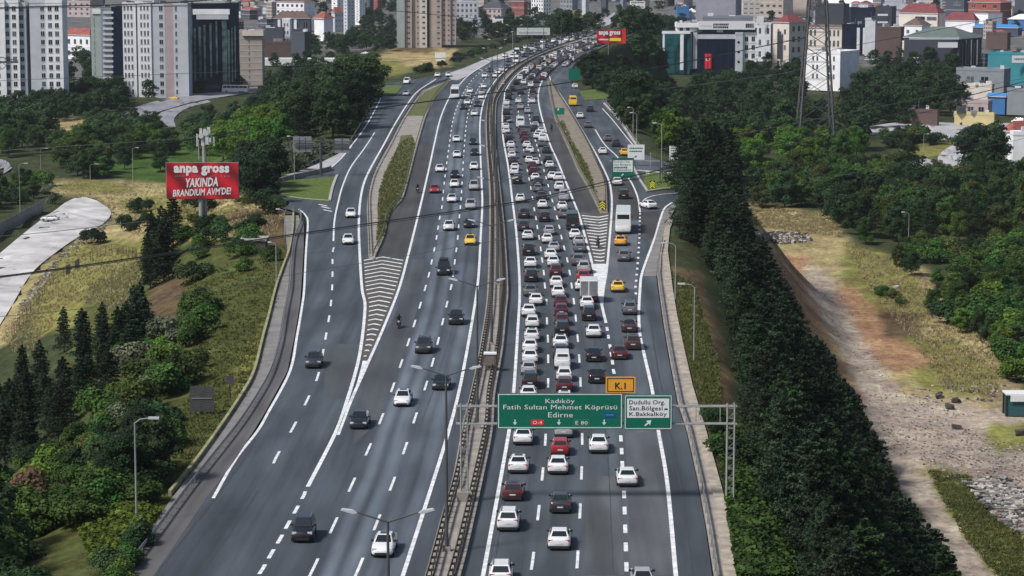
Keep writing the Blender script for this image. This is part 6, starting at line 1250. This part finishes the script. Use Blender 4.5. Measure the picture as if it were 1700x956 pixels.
class Bld:
    def __init__(s, name, x, yb, label, cat='building', group=None, D=None):
        s.D = D or Dof(yb); p = P(x, yb, s.D); s.O = (p[0], s.D, min(p[2], -20) if D is None else float(H(p[0], s.D))); s.r = empty(name, s.O, 0, label, cat, group)
    def block(s, xL, xC, xR, yt, yb, m, phi=22, dep=12, roof='flat', rm=None, hr=0, wl=None, wr_=None, dy=0.0, over=.5, name='wall', par=True):
        D = s.D+dy; sc = FPX/D; c = P(xC, yb, D); zt = P(xC, yt, D)[2]; zb = c[2]-1.5
        if xR <= xC: ph = 0.0; L2 = dep
        else: ph = math.radians(phi); L2 = (xR-xC)/sc/math.sin(ph)
        L1 = (xC-xL)/sc/math.cos(ph); a = Vector((-math.cos(ph), math.sin(ph))); b_ = Vector((math.sin(ph), math.cos(ph))); c2 = Vector((c[0]-s.O[0], D-s.O[1])); z0 = zb-s.O[2]; z1 = zt-s.O[2]
        q = [c2+a*L1, c2, c2+b_*L2, c2+a*L1+b_*L2]; v = [(p.x, p.y, z0) for p in q]+[(p.x, p.y, z1) for p in q]
        mb = MB(); mb.add(v, [(0,1,5,4),(1,2,6,5),(2,3,7,6),(3,0,4,7),(3,2,1,0)], m); mb.add(v, [(4,5,6,7)], rm or RF['grey'])
        if roof == 'flat' and par and L1 > 3:
            for i in range(4):                # parapet
                p0, p1 = q[i], q[(i+1) % 4]; d = (p1-p0).normalized(); n_ = Vector((d.y, -d.x))*.12; w_ = [p0+n_, p1+n_, p1-n_*2.5, p0-n_*2.5]
                mb.add([(p.x, p.y, z1-.5) for p in w_]+[(p.x, p.y, z1+.75) for p in w_], [(0,1,5,4),(1,2,6,5),(2,3,7,6),(3,0,4,7),(4,5,6,7),(3,2,1,0)], m)
        w = mb.build(name, s.r)
        if roof in ('hip', 'gable'):
            hz = hr/sc; o = over; A = [q[0]+(a-b_)*o, q[1]+(-a-b_)*o, q[2]+(b_-a)*o, q[3]+(a+b_)*o]; rb = MB()
            if L1 >= L2: k = 0 if roof == 'gable' else L2*.42; r0 = (A[0]+A[3])/2-a*k; r1 = (A[1]+A[2])/2+a*k; F = [(0,1,5,4),(1,2,5),(2,3,4,5),(3,0,4)]
            else: k = 0 if roof == 'gable' else L1*.42; r0 = (A[0]+A[1])/2+b_*k; r1 = (A[2]+A[3])/2-b_*k; F = [(0,1,4),(1,2,5,4),(2,3,5),(3,0,4,5)]
            rb.add([(p.x, p.y, z1+.02) for p in A]+[(r0.x, r0.y, z1+hz), (r1.x, r1.y, z1+hz)], F+[(3,2,1,0)], rm or RF['red']); rb.add([(p.x, p.y, z1-.35) for p in A]+[(p.x, p.y, z1+.01) for p in A], [(0,1,5,4),(1,2,6,5),(2,3,7,6),(3,0,4,7),(3,2,1,0)], M_FRM); rb.build('roof', s.r)
        if roof == 'flat' and par and L1 > 5 and m is not GTEAL:      # plant, stair heads and tanks on the roof
            rb = MB()
            for _ in range(wr.randint(2, 5)):
                u, t = wr.uniform(.12, .85), wr.uniform(.1, .8); p = c2+a*L1*u+b_*L2*t; w2 = wr.uniform(.5, 1.6); h2 = wr.uniform(.8, 2.4); rb.box(p.x-w2, p.x+w2, p.y-w2, p.y+w2, z1, z1+h2, wr.choice([M_FRM, RF['grey'], RF['white'], RF['dark']]))
            p = c2+a*L1*.5+b_*L2*.5; rb.beam((p.x, p.y, z1), (p.x, p.y, z1+4), .07, M_STEEL); tag(rb.build('rooftop_units', s.r), kind='stuff')
        if wl and len(wl) > 1 and isinstance(wl[1], int) and wl[1] > 1 and L1 > 5:
            fb = MB(); hh = z1-z0-1.5
            for k in range(1, wl[1]):
                zc = z1-(k+.12)/wl[1]*hh
                for p0, p1 in ((q[0], q[1]), (q[1], q[2])):
                    d = (p1-p0).normalized(); n_ = Vector((d.y, -d.x))*.10; e = [p0+n_, p1+n_, p1-n_, p0-n_]; fb.add([(p.x, p.y, zc-.13) for p in e]+[(p.x, p.y, zc+.13) for p in e], [(0,1,5,4),(4,5,6,7),(3,2,1,0)], M_FRM)
            tag(fb.build('floor_bands', s.r), kind='stuff')
        for spec, p0, d, Lf in ((wl, q[0], -a, L1), (wr_, q[1], b_, L2)):
            if not spec: continue
            us, vs, ww, wh = spec[:4]; gi = spec[4] if len(spec) > 4 else None; ind = spec[5] if len(spec) > 5 else (ww*Lf*sc*math.cos(ph) > 2.6)
            if isinstance(us, int): us = [(k+.5)/us for k in range(us)]
            if isinstance(vs, int): vs = [(k+.6)/vs for k in range(vs)]
            ang = math.atan2(d.y, d.x); hh = z1-z0-1.5; one = MB()
            for u in us:
                for vv in vs:
                    g_ = gi if gi is not None else wr.choice([0, 0, 1, 2]); pos = p0+d*(u*Lf); zc = z1-vv*hh; wm = wmesh(ww*Lf, wh*hh, g_)
                    if ind: o = link('window', wm, s.r, (pos.x, pos.y, zc)); o.rotation_euler = (0, 0, ang)
                    else:
                        M = Matrix.Translation((pos.x, pos.y, zc)) @ Matrix.Rotation(ang, 4, 'Z'); oo = len(one.v); one.v += [tuple(M @ x.co) for x in wm.vertices]
                        for p in wm.polygons: one.f.append(tuple(i+oo for i in p.vertices)); one.m.append(one.mi(wm.materials[p.material_index]))
            if one.v: tag(one.build('window_rows', s.r), kind='stuff')
        return w
    def pan(s, x0, x1, y0, y1, m, dy=-.2, th=.15, name='panel', dd=0): return board(x0, x1, y0, y1, s.D+dy, m, s.r, name, th, O=s.O)
def rows_(n, first, pitch, tot): return [(first+pitch*k)/tot for k in range(n)]
# -- left white tower
b = Bld('apartment_tower', 55, 180, 'tall white apartment tower at the left edge with rows of square windows'); rv = [(14+13.9*k-3)/178 for k in range(13)]
b.block(-45, 12, 12, 3, 181, WL['white'], dy=0, wl=([.55,.8], rv, .06, .035)); b.block(12, 35, 35, 3, 181, WL['white'], dy=1.2, wl=([.16,.66], rv, .27, .043)); b.block(35, 46.5, 46.5, 4, 181, WL['pale'], dy=2.6, wl=([.38], rv, .55, .043))
b.block(46, 54, 54, 10, 181, WL['slate'], dy=5); b.block(53, 80, 80, 3, 181, WL['pale'], dy=1.5, wl=([.78], rv, .22, .043)); b.block(80, 107, 107, 3, 181, WL['white'], dy=.8, wl=([.24,.66], rv, .23, .043)); b.block(40, 78, 78, -8, 10, WL['green'], dy=9)  # slate recess and pale grey bays put shade into the white tower's wall colour
# -- second white block: balconies and black glass
b = Bld('apartment_block', 180, 152, 'white apartment block with a stack of pale balconies and a black glass strip'); b.block(153, 171, 171, 16, 135, WL['green'], dy=4, wl=([.3], 12, .08, .05)); b.block(170, 189, 189, 14, 155, WL['grey'], dy=2)
for k in range(16):
    b.pan(171, 188, 19+9*k, 22.5+9*k, WL['pale'], dy=1.2, th=.9, name='balcony')
b.block(188, 206.5, 206.5, 14, 155, GNAVY, dy=1.5); b.block(153, 171, 171, 14.5, 17, RF['white'], dy=3.5, par=False, name='parapet')
# -- long white block
b = Bld('apartment_block', 260, 158, 'broad white apartment block with narrow window columns behind the side road'); rv = [(13+13.65*k-7)/150 for k in range(11)]
b.block(206, 228, 228, 7, 160, WL['white'], dy=0, wl=([.17,.42,.68], rv, .13, .05)); b.block(228, 230.5, 230.5, 9, 160, WL['grey'], dy=1.5, dep=8); b.block(230.5, 253, 253, 7, 160, WL['white'], dy=.3, wl=([.28,.53,.77], rv, .12, .05)); b.block(253, 276, 276, 8, 160, WL['pale'], dy=.8, wl=([.72], rv, .25, .047)); b.block(276, 290, 290, 8, 160, WL['pink'], dy=.85); b.block(290, 314, 314, 8, 160, WL['pale'], dy=.7, wl=([.18], rv, .12, .047)); b.block(212, 262, 262, -8, 3, WL['pale'], dy=14)
# -- black glass block
b = Bld('office_block', 355, 151, 'black glass office block with wavy reflections and a white top band'); b.block(313, 320, 397, 8, 153, GNAVY, phi=80)
for k, (x0, x1) in enumerate([(316,319.5),(323,325),(331,333.5),(339,341),(349,351),(359,360.5),(370,376),(379,381),(385,386),(390,391)]): b.pan(x0, x1, 30+((k*37) % 20), 120+((k*23) % 28), mat('reflection_glass', (.06,.10,.11), .15, var=.8, scale=.4), dy=-.25, name='painted_reflection')  # lighter strips paint the wavy reflections onto the black glass
b.pan(320, 381, 15, 24, WL['white'], dy=-.8, th=.6, name='roof_band'); b.pan(326, 379, 24.5, 32, WL['pale'], dy=-.7, th=.4, name='roof_band'); b.block(322, 395, 395, 5, 14, WL['green'], dy=6)
b = Bld('apartment_block', 416, 140, 'plain beige block with one thin window column beside the black glass block'); b.block(399, 436, 436, 53, 142, WL['beige'], wl=([.42], 9, .05, .05)); b.block(402, 437, 437, 50, 54, WL['cream'], dy=-1, par=False, name='cornice')
# -- dark group behind it
for q in [('slate grey flat-roofed block behind the beige block', 436, 470, 470, 48, 72, 'slate', 'flat', 'grey', 0), ('brown black block under the pale tower of the red roofs', 436, 484, 484, 71, 97, 'brown', 'flat', 'dark', 0), ('dark blue block with a bright white roof', 482, 506, 516, 55, 98, 'slate', 'flat', 'white', 0)]:
    b = Bld('town_building', (q[1]+q[3])/2, q[5], q[0]); b.block(q[1], q[2], q[3], q[4], q[5], WL[q[6]], rm=RF[q[8]], phi=30)
b = Bld('town_building', 475, 70, 'narrow white stair tower with small windows'); b.block(469, 481.5, 481.5, 33, 72, WL['white'], wl=([.3,.7], 3, .2, .12)); 
b = Bld('canopy', 500, 108, 'long white curved canopy roof in front of the dark blocks', 'canopy'); b.block(436, 560, 560, 97, 104, RF['white'], dep=8, rm=RF['white'], par=False)
b = Bld('town_building', 488, 27, 'white three-storey building with six window columns behind the red roofs'); b.block(456, 505, 520, 3, 24, WL['white'], phi=28, wl=(6, 2, .08, .2, 0, True), roof='hip', rm=RF['brown'], hr=4)
b = Bld('town_building', 480, 50, 'wide brown-tiled house with white pillars at the left'); b.block(455, 515, 515, 30, 50, WL['slate'], roof='hip', rm=RF['brown'], hr=11, wl=(4, 1, .1, .5)); 
for x in (461, 488): b.pan(x, x+4.5, 32, 48, WL['white'], name='pillar')
b = Bld('town_building', 540, 65, 'white gabled house with a red roof and blank bright wall'); b.block(521, 538, 552, 30, 66, WL['white'], phi=40, roof='hip', rm=RF['red'], hr=10, over=.8)
b = Bld('town_building', 560, 50, 'red-roofed white row house right of the blank-walled house'); b.block(550, 556, 570, 20, 56, WL['pale'], phi=55, roof='hip', rm=RF['red'], hr=8, wr_=(3, 4, .1, .1))
for q in [('tall thin pale tower beside the red roofs', 570, 577, 588, 0, 56, 'pale', 55), ('tall pale tower with balconies right of the thin tower', 589, 597, 606, -5, 38, 'white', 50), ('white tower rising out of the top frame above the red roofs', 550, 560, 574, -30, 34, 'white', 50), ('grey tower with maroon neighbour at the top', 608, 614, 620, -20, 26, 'slate', 40), ('maroon tower at the top left of the dark slope', 620, 627, 634, -20, 24, 'brick', 40)]:
    b = Bld('apartment_tower', q[2], q[5]+4, q[0]); b.block(q[1], q[2], q[3], q[4], q[5], WL[q[6]], phi=q[7], wl=(1, 10, .3, .03), wr_=(2, 10, .14, .03))
# -- beige tower block
b = Bld('apartment_tower', 708, 76, 'large beige apartment tower with recessed balconies in the top centre'); segs = [(659,672,'green',0,0),(672,684,'beige',1.2,1),(684,690,'pink',3,0),(690,697,'beige',1,1),(697,709,'cream',0,1),(709,713,'brown',3,0),(713,722,'beige',1.5,0),(722,733,'beige',.5,1),(733,741,'pink',2,1),(741,748,'beige',.8,1),(748,757,'pink',1.8,1)]
for k, (x0, x1, c, dy, w_) in enumerate(segs): b.block(x0, x1, x1, -30, 76 if k < 8 else 70, WL[c], dy=dy, wl=([.55], 12, .36, .028, 0, True) if w_ else None, par=False)
# -- centre and right distance
def tb(name, label, xL, xC, xR, yt, yb, m, phi=30, roof='flat', rm='grey', hr=0, wl=None, wr_=None, cat='building', extra=None):
    b = Bld(name, xC, yb, label, cat); b.block(xL, xC, xR, yt, yb, WL[m] if m in WL else m, phi=phi, roof=roof, rm=RF[rm], hr=hr, wl=wl, wr_=wr_)
    return b
tb('town_building', 'white and blue apartment block right of the beige tower', 757, 793, 793, 3, 30, 'pale', wl=(5, 3, .09, .16, 0, True))
tb('town_building', 'dark hip-roofed pink apartment block above the dark trees', 795, 832, 848, 14, 30, 'pink', roof='hip', rm='dark', hr=11, wl=(5, 2, .08, .25, 0, True))
tb('town_building', 'low white pavilion below the blue-white block', 757, 800, 800, 32, 42, 'pale', wl=(6, 1, .08, .3))
tb('town_building', 'red brick apartment block at the top left of the far road', 845, 870, 876, 2, 22, 'brick', wl=(5, 2, .08, .25), roof='hip', rm='brown', hr=4)
tb('apartment_tower', 'pale blue tower with a chequer of small windows', 882, 902, 915, -8, 30, 'white', phi=45, wl=(5, 6, .1, .08, 0), wr_=(3, 6, .12, .08, 0))
tb('town_building', 'small bright white house among the dark trees near the far gantry', 818, 835, 835, 33, 52, 'white', wl=(2, 2, .16, .2))
tb('town_building', 'long low grey building behind the pale gantry board', 861, 908, 908, 36, 45, 'grey', wl=(6, 1, .08, .3))
tb('apartment_tower', 'slim grey tower left of the top centre', 966, 972, 978, -20, 22, 'pale'); tb('apartment_tower', 'dark slim tower at the top centre', 998, 1006, 1010, -20, 20, 'slate'); tb('apartment_tower', 'striped grey tower left of the white billboard', 1030, 1034, 1041, -20, 18, 'grey'); tb('town_building', 'pale block at the top centre between trees', 930, 950, 960, -10, 14, 'grey', wl=(4, 3, .1, .15))
tb('tarpaulin_shelter', 'bright blue tarpaulin shelter with a white canopy', 1124, 1144, 1144, 12, 28, 'blue', rm='blue'); tb('canopy', 'white peaked canopy beside the blue shelter', 1142, 1157, 1157, 20, 27, RF['white'], roof='hip', rm='white', hr=6)
tb('town_building', 'white blank-walled shed left of the teal glass building', 1046, 1078, 1086, 88, 125, 'white', phi=20, rm='pale')
b = tb('office_block', 'large grey blank office block behind the flagged building', 1159, 1221, 1232, -20, 36, 'mauve', phi=40); b.pan(1221.5, 1224, -20, 36, WL['slate'], dy=-.5, name='column')
tb('town_building', 'pale striped block between the grey office and the pylon', 1233, 1262, 1262, 2, 32, 'cream', wl=(3, 4, .2, .05)); tb('town_building', 'beige block behind the pylon top', 1262, 1300, 1320, -20, 26, 'beige', wl=(4, 4, .12, .08, 0)); tb('town_building', 'tan block behind the pylon legs at the top', 1318, 1345, 1352, -10, 24, 'beige')
# glass building
b = Bld('office_block', 1130, 118, 'white-framed teal glass office building left of the flagged building'); b.block(1100, 1145, 1158, 55, 118, GTEAL, phi=30)
for x0, x1 in ((1100,1103.5),(1129,1135)): b.pan(x0, x1, 53, 116, WL['white'], dy=-.6, th=.8, name='column')
b.pan(1145.5, 1148, 54, 114, WL['white'], dy=1, th=.8, name='column'); b.pan(1150, 1157.5, 54, 114, WL['pale'], dy=2, th=2, name='column'); b.pan(1099, 1146, 51.5, 56, WL['white'], dy=-.8, th=1, name='cornice'); b.block(1124, 1160, 1160, 40, 53, WL['white'], dy=6, wl=([.2,.5], 1, .15, .5, 0)); b.block(1123, 1162, 1162, 38, 40.5, WL['white'], dy=5.2, par=False)
for k in range(1, 6): b.pan(1104, 1128.8, 56+k*10, 56.5+k*10, GNAVY, dy=-.12, th=.1, name='glazing_bar')
# flagged building
b = Bld('office_block', 1200, 118, 'dark glass office building with a white rooftop banner, flying a red flag'); b.block(1158, 1222, 1222, 56, 118, GNAVY, dy=0); b.block(1158, 1256, 1256, 49, 57, WL['slate'], dy=1, dep=14)
b.pan(1158, 1222, 57, 64.5, WL['pale'], dy=-.4, th=.5, name='fascia'); b.pan(1160, 1254, 35, 49, M_WHT, dy=-.8, th=.6, name='banner'); b.block(1220.5, 1232.5, 1232.5, 56, 116, WL['pale'], dy=-1); b.block(1232.5, 1256, 1256, 56, 98, WL['white'], dy=.6, wl=([.28,.75], 3, .22, .18, 0, True)); b.block(1167, 1250, 1250, 29, 34, WL['grey'], dy=10)
rgl = bars(1184, 1210, [40.5, 45], 3.2, b.D-.85, M_BLK, b.r, O=b.O, seed=4); bars(1238, 1252, [42.5], 7, b.D-.85, M_BLK, b.r, O=b.O, seed=6); bars(1164, 1181, [43], .8, b.D-.85, M_STEEL, b.r, O=b.O, seed=9)
for y in (70, 86, 102.5):
    c_ = P(1226, y, b.D-1.15); mb = MB(); mb.beam((c_[0]-b.O[0], -1.15, c_[2]-b.O[2]), (c_[0]-b.O[0], -.9, c_[2]-b.O[2]), .62, GLS[0], 14); mb.build('round_window', b.r)
for x in (1171, 1184, 1197, 1209): b.pan(x, x+.4, 65, 116, mat('mullion', (.06,.07,.10), .4), dy=-.15, th=.1, name='glazing_bar')
fO = P(1175.5, 113, b.D-.9); fl = empty('flag', fO, 0, 'red flag with white crescent and star hanging on the dark glass building', 'flag'); M_FLG = mat('flag_red', (.60,.012,.03), .7)
a = P(1169.5, 114, b.D-.9); c = P(1181.5, 89, b.D-.9); mb = MB(); n_ = 8; v = []
for k in range(n_+1):
    x = a[0]+(c[0]-a[0])*k/n_-fO[0]; yv = .12*math.sin(k*1.7); v += [(x, yv, a[2]-fO[2]), (x, yv, c[2]-fO[2])]
mb.add(v, [(2*k, 2*k+2, 2*k+3, 2*k+1) for k in range(n_)], M_FLG); mb.build('cloth', fl)
cc = P(1175, 98, b.D-1.15); v = []; N_ = 20; R1 = 1.05
for k in range(N_+1):
    t = math.radians(50+260*k/N_); v += [(cc[0]-fO[0]+R1*math.cos(t), -.25, cc[2]-fO[2]+R1*math.sin(t)), (cc[0]-fO[0]+.28+.82*math.cos(math.radians(60+240*k/N_)), -.25, cc[2]-fO[2]+.82*math.sin(math.radians(60+240*k/N_)))]
link('crescent', me_from('crescent', v, [(2*k, 2*k+1, 2*k+3, 2*k+2) for k in range(N_)], [M_WHT]), fl)
v = [(cc[0]-fO[0]+1.0+(.45 if k % 2 == 0 else .18)*math.sin(k*math.pi/5), -.25, cc[2]-fO[2]+(.45 if k % 2 == 0 else .18)*math.cos(k*math.pi/5)) for k in range(10)]; link('star', me_from('star', v, [tuple(range(10))], [M_WHT]), fl)
# right group
b = tb('town_building', 'grey modern block with a black edge and small white box sign', 1255, 1280, 1287, 40, 98, 'pale', phi=40, wl=([.3,.8], 3, .14, .16)); b.pan(1256, 1268, 27, 39, M_WHT, dy=-.5, name='sign_box'); b.pan(1279, 1282.5, 40, 98, WL['dark'], dy=-.5, name='column')
b = tb('town_building', 'cream four-storey building with a dark red roof behind the pylon', 1285, 1309, 1342, 37, 116, 'cream', phi=48, roof='hip', rm='maroon', hr=12, wl=([.35,.75], 3, .12, .10), wr_=([.25,.55,.85], [.14,.36,.58,.88], .12, .11, 0, True)); b.pan(1290, 1297, 52, 98, WL['slate'], dy=2, th=1, name='stair_panel')
b = tb('town_building', 'cream wing with close window pairs under a brown roof', 1345, 1398, 1402, 46, 84, 'cream', phi=30, roof='hip', rm='brown', hr=5, wl=([.08,.2,.52,.64,.76,.88], [.24,.7], .055, .26, 0, True))
b = tb('office_block', 'dark glass office with two white vertical columns', 1400, 1437, 1443, 42, 86, GNAVY, phi=30); b.pan(1422, 1427.5, 46, 84, WL['white'], dy=-.5, name='column'); b.pan(1432, 1436, 46, 90, WL['white'], dy=-.5, name='column')
b = tb('town_building', 'white box-shaped building with a plain grey side, before the cream wing', 1341, 1394, 1433, 88, 146, 'white', phi=35, rm='pale', wl=([.22,.34,.7,.82], [.17,.42,.68], .05, .13, 0, True)); b.block(1394, 1402, 1402, 82, 88, WL['white'], dy=5)
tb('office_block', 'black rooftop block with a white rim above the pylon legs', 1356, 1400, 1412, 8, 42, 'dark'); tb('office_block', 'black glass hall with white roof edge at the top right', 1413, 1453, 1453, 14, 46, GNAVY, rm='white'); tb('town_building', 'white long factory roof at the top right', 1395, 1456, 1500, 1, 13, 'white', phi=70, rm='white')
tb('town_building', 'pale grey slab block beside the brown warehouse', 1436, 1452, 1455, 32, 95, 'pale', phi=20); tb('warehouse', 'dark brown flat-roofed warehouse with a pale roof', 1453, 1495, 1504, 47, 92, 'brown', phi=20, rm='pale')
b = tb('office_block', 'dark blue office with white window bands', 1455, 1480, 1490, 12, 40, 'dark'); b.pan(1457, 1474, 23, 26, M_WHT, name='window_band'); b.pan(1457, 1474, 35.5, 38, M_WHT, name='window_band')
b = tb('town_building', 'large pinkish house with a wide dark red roof at the right', 1498, 1556, 1573, 22, 52, 'cream', phi=35, roof='hip', rm='maroon', hr=15, wl=([.55,.85], [.3], .25, .2)); b.pan(1556, 1559, 24, 52, WL['brick'], dy=-.6, name='column')
tb('town_building', 'low white house with a brown roof below the wide red roof', 1502, 1530, 1550, 42, 60, 'white', roof='hip', rm='brown', hr=12, wl=(2, 1, .15, .3))
tb('town_building', 'long white wall house with a maroon roof at the right', 1573, 1618, 1628, 34, 50, 'white', roof='hip', rm='maroon', hr=13); tb('town_building', 'white house with a brown pyramid roof beside the brick tower', 1617, 1640, 1668, 22, 42, 'white', phi=50, roof='hip', rm='brown', hr=3)
tb('apartment_block', 'red brick apartment block with a tiled roof at the top right', 1614, 1660, 1684, 4, 40, 'brick', phi=40, roof='hip', rm='red', hr=6, wl=(3, 3, .1, .14)); tb('apartment_tower', 'dark blue tower behind the maroon roof', 1572, 1600, 1614, -30, 36, 'slate', wl=([.6], 3, .4, .1)); tb('apartment_tower', 'dark blue tower at the top right corner', 1686, 1705, 1730, -30, 30, 'slate')
tb('container_hall', 'bright blue hall with a white arched roof at the right edge', 1677, 1712, 1730, 32, 47, 'blue', roof='hip', rm='white', hr=8)
b = tb('market_hall', 'wide green-roofed hall with a dark glass front and white band', 1510, 1592, 1640, 64, 108, 'dark', phi=38, roof='hip', rm='green', hr=17, wr_=([.15,.4,.65,.9], 1, .04, .8)); b.pan(1557, 1590, 70, 79, M_WHT, dy=-.6, name='fascia'); b.pan(1510, 1592, 62.5, 65.5, WL['pale'], dy=-1.2, th=1, name='cornice')
for x in (1594, 1603, 1612, 1622): b.pan(x, x+1.6, 66, 108, WL['grey'], dy=3, th=2, name='column')
tb('town_building', 'narrow cream and red house left of the green-roofed hall', 1499, 1510, 1521, 70, 96, 'cream', phi=45, wl=([.5], 2, .4, .2, 0))
tb('market_shed', 'low brown shed under dark roofs right of the green-roofed hall', 1640, 1672, 1680, 56, 78, 'brown', rm='dark'); tb('market_shed', 'dark roof with blue tarpaulins above the brown shed', 1622, 1690, 1700, 46, 56, 'slate', rm='blue', roof='hip', hr=5)
b = tb('warehouse', 'teal warehouse with a white sign at the right edge', 1646, 1712, 1730, 90, 138, 'teal', rm='pale'); b.pan(1680, 1712, 92, 104, M_WHT, dy=-.4, name='sign_board'); bars(1684, 1700, [98], 3, b.D-.45, M_STEEL, b.r, O=b.O)
tb('warehouse', 'long flat grey warehouse with a pale dusty roof', 1594, 1666, 1682, 117, 150, 'grey', rm='pale', wl=([.3,.6], 1, .15, .5)); tb('shed', 'pale cream shed with a flat white roof below the warehouse', 1597, 1646, 1652, 142, 166, 'cream', rm='white'); tb('shed', 'light blue tarpaulin shed at the right', 1642, 1668, 1676, 160, 184, 'blue', rm='blue', roof='gable', hr=5)
tb('shed', 'low pinkish building with dark openings by the side road', 1588, 1640, 1650, 170, 190, 'pink', rm='dark', wl=([.2,.5,.8], 1, .15, .4)); tb('shed', 'low yellowish wall building behind the side road', 1590, 1650, 1652, 190, 203, 'yellow', rm='grey')
tb('shed', 'brown grey yard building under the big dark trees', 1496, 1556, 1560, 185, 202, 'brown', rm='dark'); tb('shed', 'row of cluttered low roofs at the right edge', 1676, 1720, 1740, 150, 186, 'grey', rm='pale')
b = tb('house', 'white house with a red tiled roof at the right edge', 1668, 1682, 1740, 218, 266, 'white', phi=60, roof='hip', rm='red', hr=16, wr_=([.3,.7], 2, .08, .14, 0)); b.block(1681, 1730, 1730, 222, 266, WL['white'], dy=-6, rm=RF['white'], dep=5)
tb('house', 'white house with arched windows seen between the left towers', 106, 150, 156, 58, 96, 'white', roof='hip', rm='red', hr=11, wl=(4, 2, .09, .2, 0, True))
tb('apartment_block', 'pale pinkish block high between the left towers', 108, 150, 152, 3, 26, 'pink', wl=(4, 3, .08, .14, 0)); tb('office_block', 'black boxy block above the white parapet', 150, 172, 174, 0, 16, 'dark')
g = ground(425, 415); hb = empty('concrete_hut', g, 0, 'dark brown concrete bunker with a pale roof on the left bank', 'hut'); mb = MB(); mb.box(-2.2,1.6,-1.5,3,-2.5,1.6,mat('hut_wall', (.07,.06,.055), .9, var=.3)); mb.build('wall', hb); mb = MB(); mb.box(-2.4,1.8,-1.7,3.2,1.6,1.85,mat('hut_roof', (.32,.29,.27), .9, var=.3)); mb.build('roof', hb)
# -- rest of the town, further back
fr_ = random.Random(8); zones = [('behind the left towers', 330, 460, -5, 46, 22), ('beyond the red roofs, top left', 400, 560, -14, 24, 16), ('at the top centre', 757, 1150, -16, 10, 26), ('in the top right town', 1240, 1700, -18, 26, 44), ('behind the right warehouses', 1500, 1700, 40, 110, 10), ('beyond the white billboard', 1060, 1240, -10, 16, 12)]
wc = ['white','pale','cream','pink','grey','beige','slate','brown']; rc = ['red','red','maroon','brown','grey','pale','dark','white']; CNW = dict(pale='pale grey', pink='pinkish', slate='slate blue')
zc = {}
for zn, x0, x1, y0, y1, n_ in zones:
    qs = []
    for k in range(n_):
        x = x0+(x1-x0)*(k+fr_.random())/n_; yb = fr_.uniform(y0, y1); qs.append((x, yb))
    for x, yb in qs:
        w_ = fr_.uniform(14, 30); hh = fr_.uniform(8, 17); c = fr_.choice(wc); r_ = fr_.choice(rc); tall = fr_.random() < .2
        if tall: hh *= 1.8; w_ *= .7
        k = (c, r_, zn); zc[k] = zc.get(k, 0)+1
        lab = '%s town block with %s roof %s%s' % (CNW.get(c, c), r_, zn, ', %s from left' % nth(zc[k]) if zc[k] > 1 else '')
        b = Bld('town_building', x, yb, lab, 'building', 'town blocks '+zn); b.block(x-w_*.6, x, x+w_*.4, yb-hh, yb, WL[c], phi=fr_.uniform(25, 55), roof='flat' if r_ in ('grey','pale','dark','white') else 'hip', rm=RF[r_], hr=fr_.uniform(3, 5), wl=(4, max(2, int(hh/5)), .12, .12, 0), wr_=(3, max(2, int(hh/5)), .12, .12, 0))


# ================================================================ HAZE
hz = MB(); hz.box(-9500, 9500, -3500, 16500, -36, 66, None); ho = hz.build('haze'); hm = bpy.data.materials.new('thin_haze'); hm.use_nodes = True; n = hm.node_tree.nodes; l = hm.node_tree.links
n.remove(n['Principled BSDF']); pv = n.new('ShaderNodeVolumePrincipled'); pv.inputs['Color'].default_value = (.82,.90,1,1); pv.inputs['Density'].default_value = .00004; pv.inputs['Anisotropy'].default_value = .2
l.new(pv.outputs[0], n['Material Output'].inputs['Volume']); ho.data.materials.append(hm); tag(ho, 'thin bluish air haze over the whole view', kind='stuff')
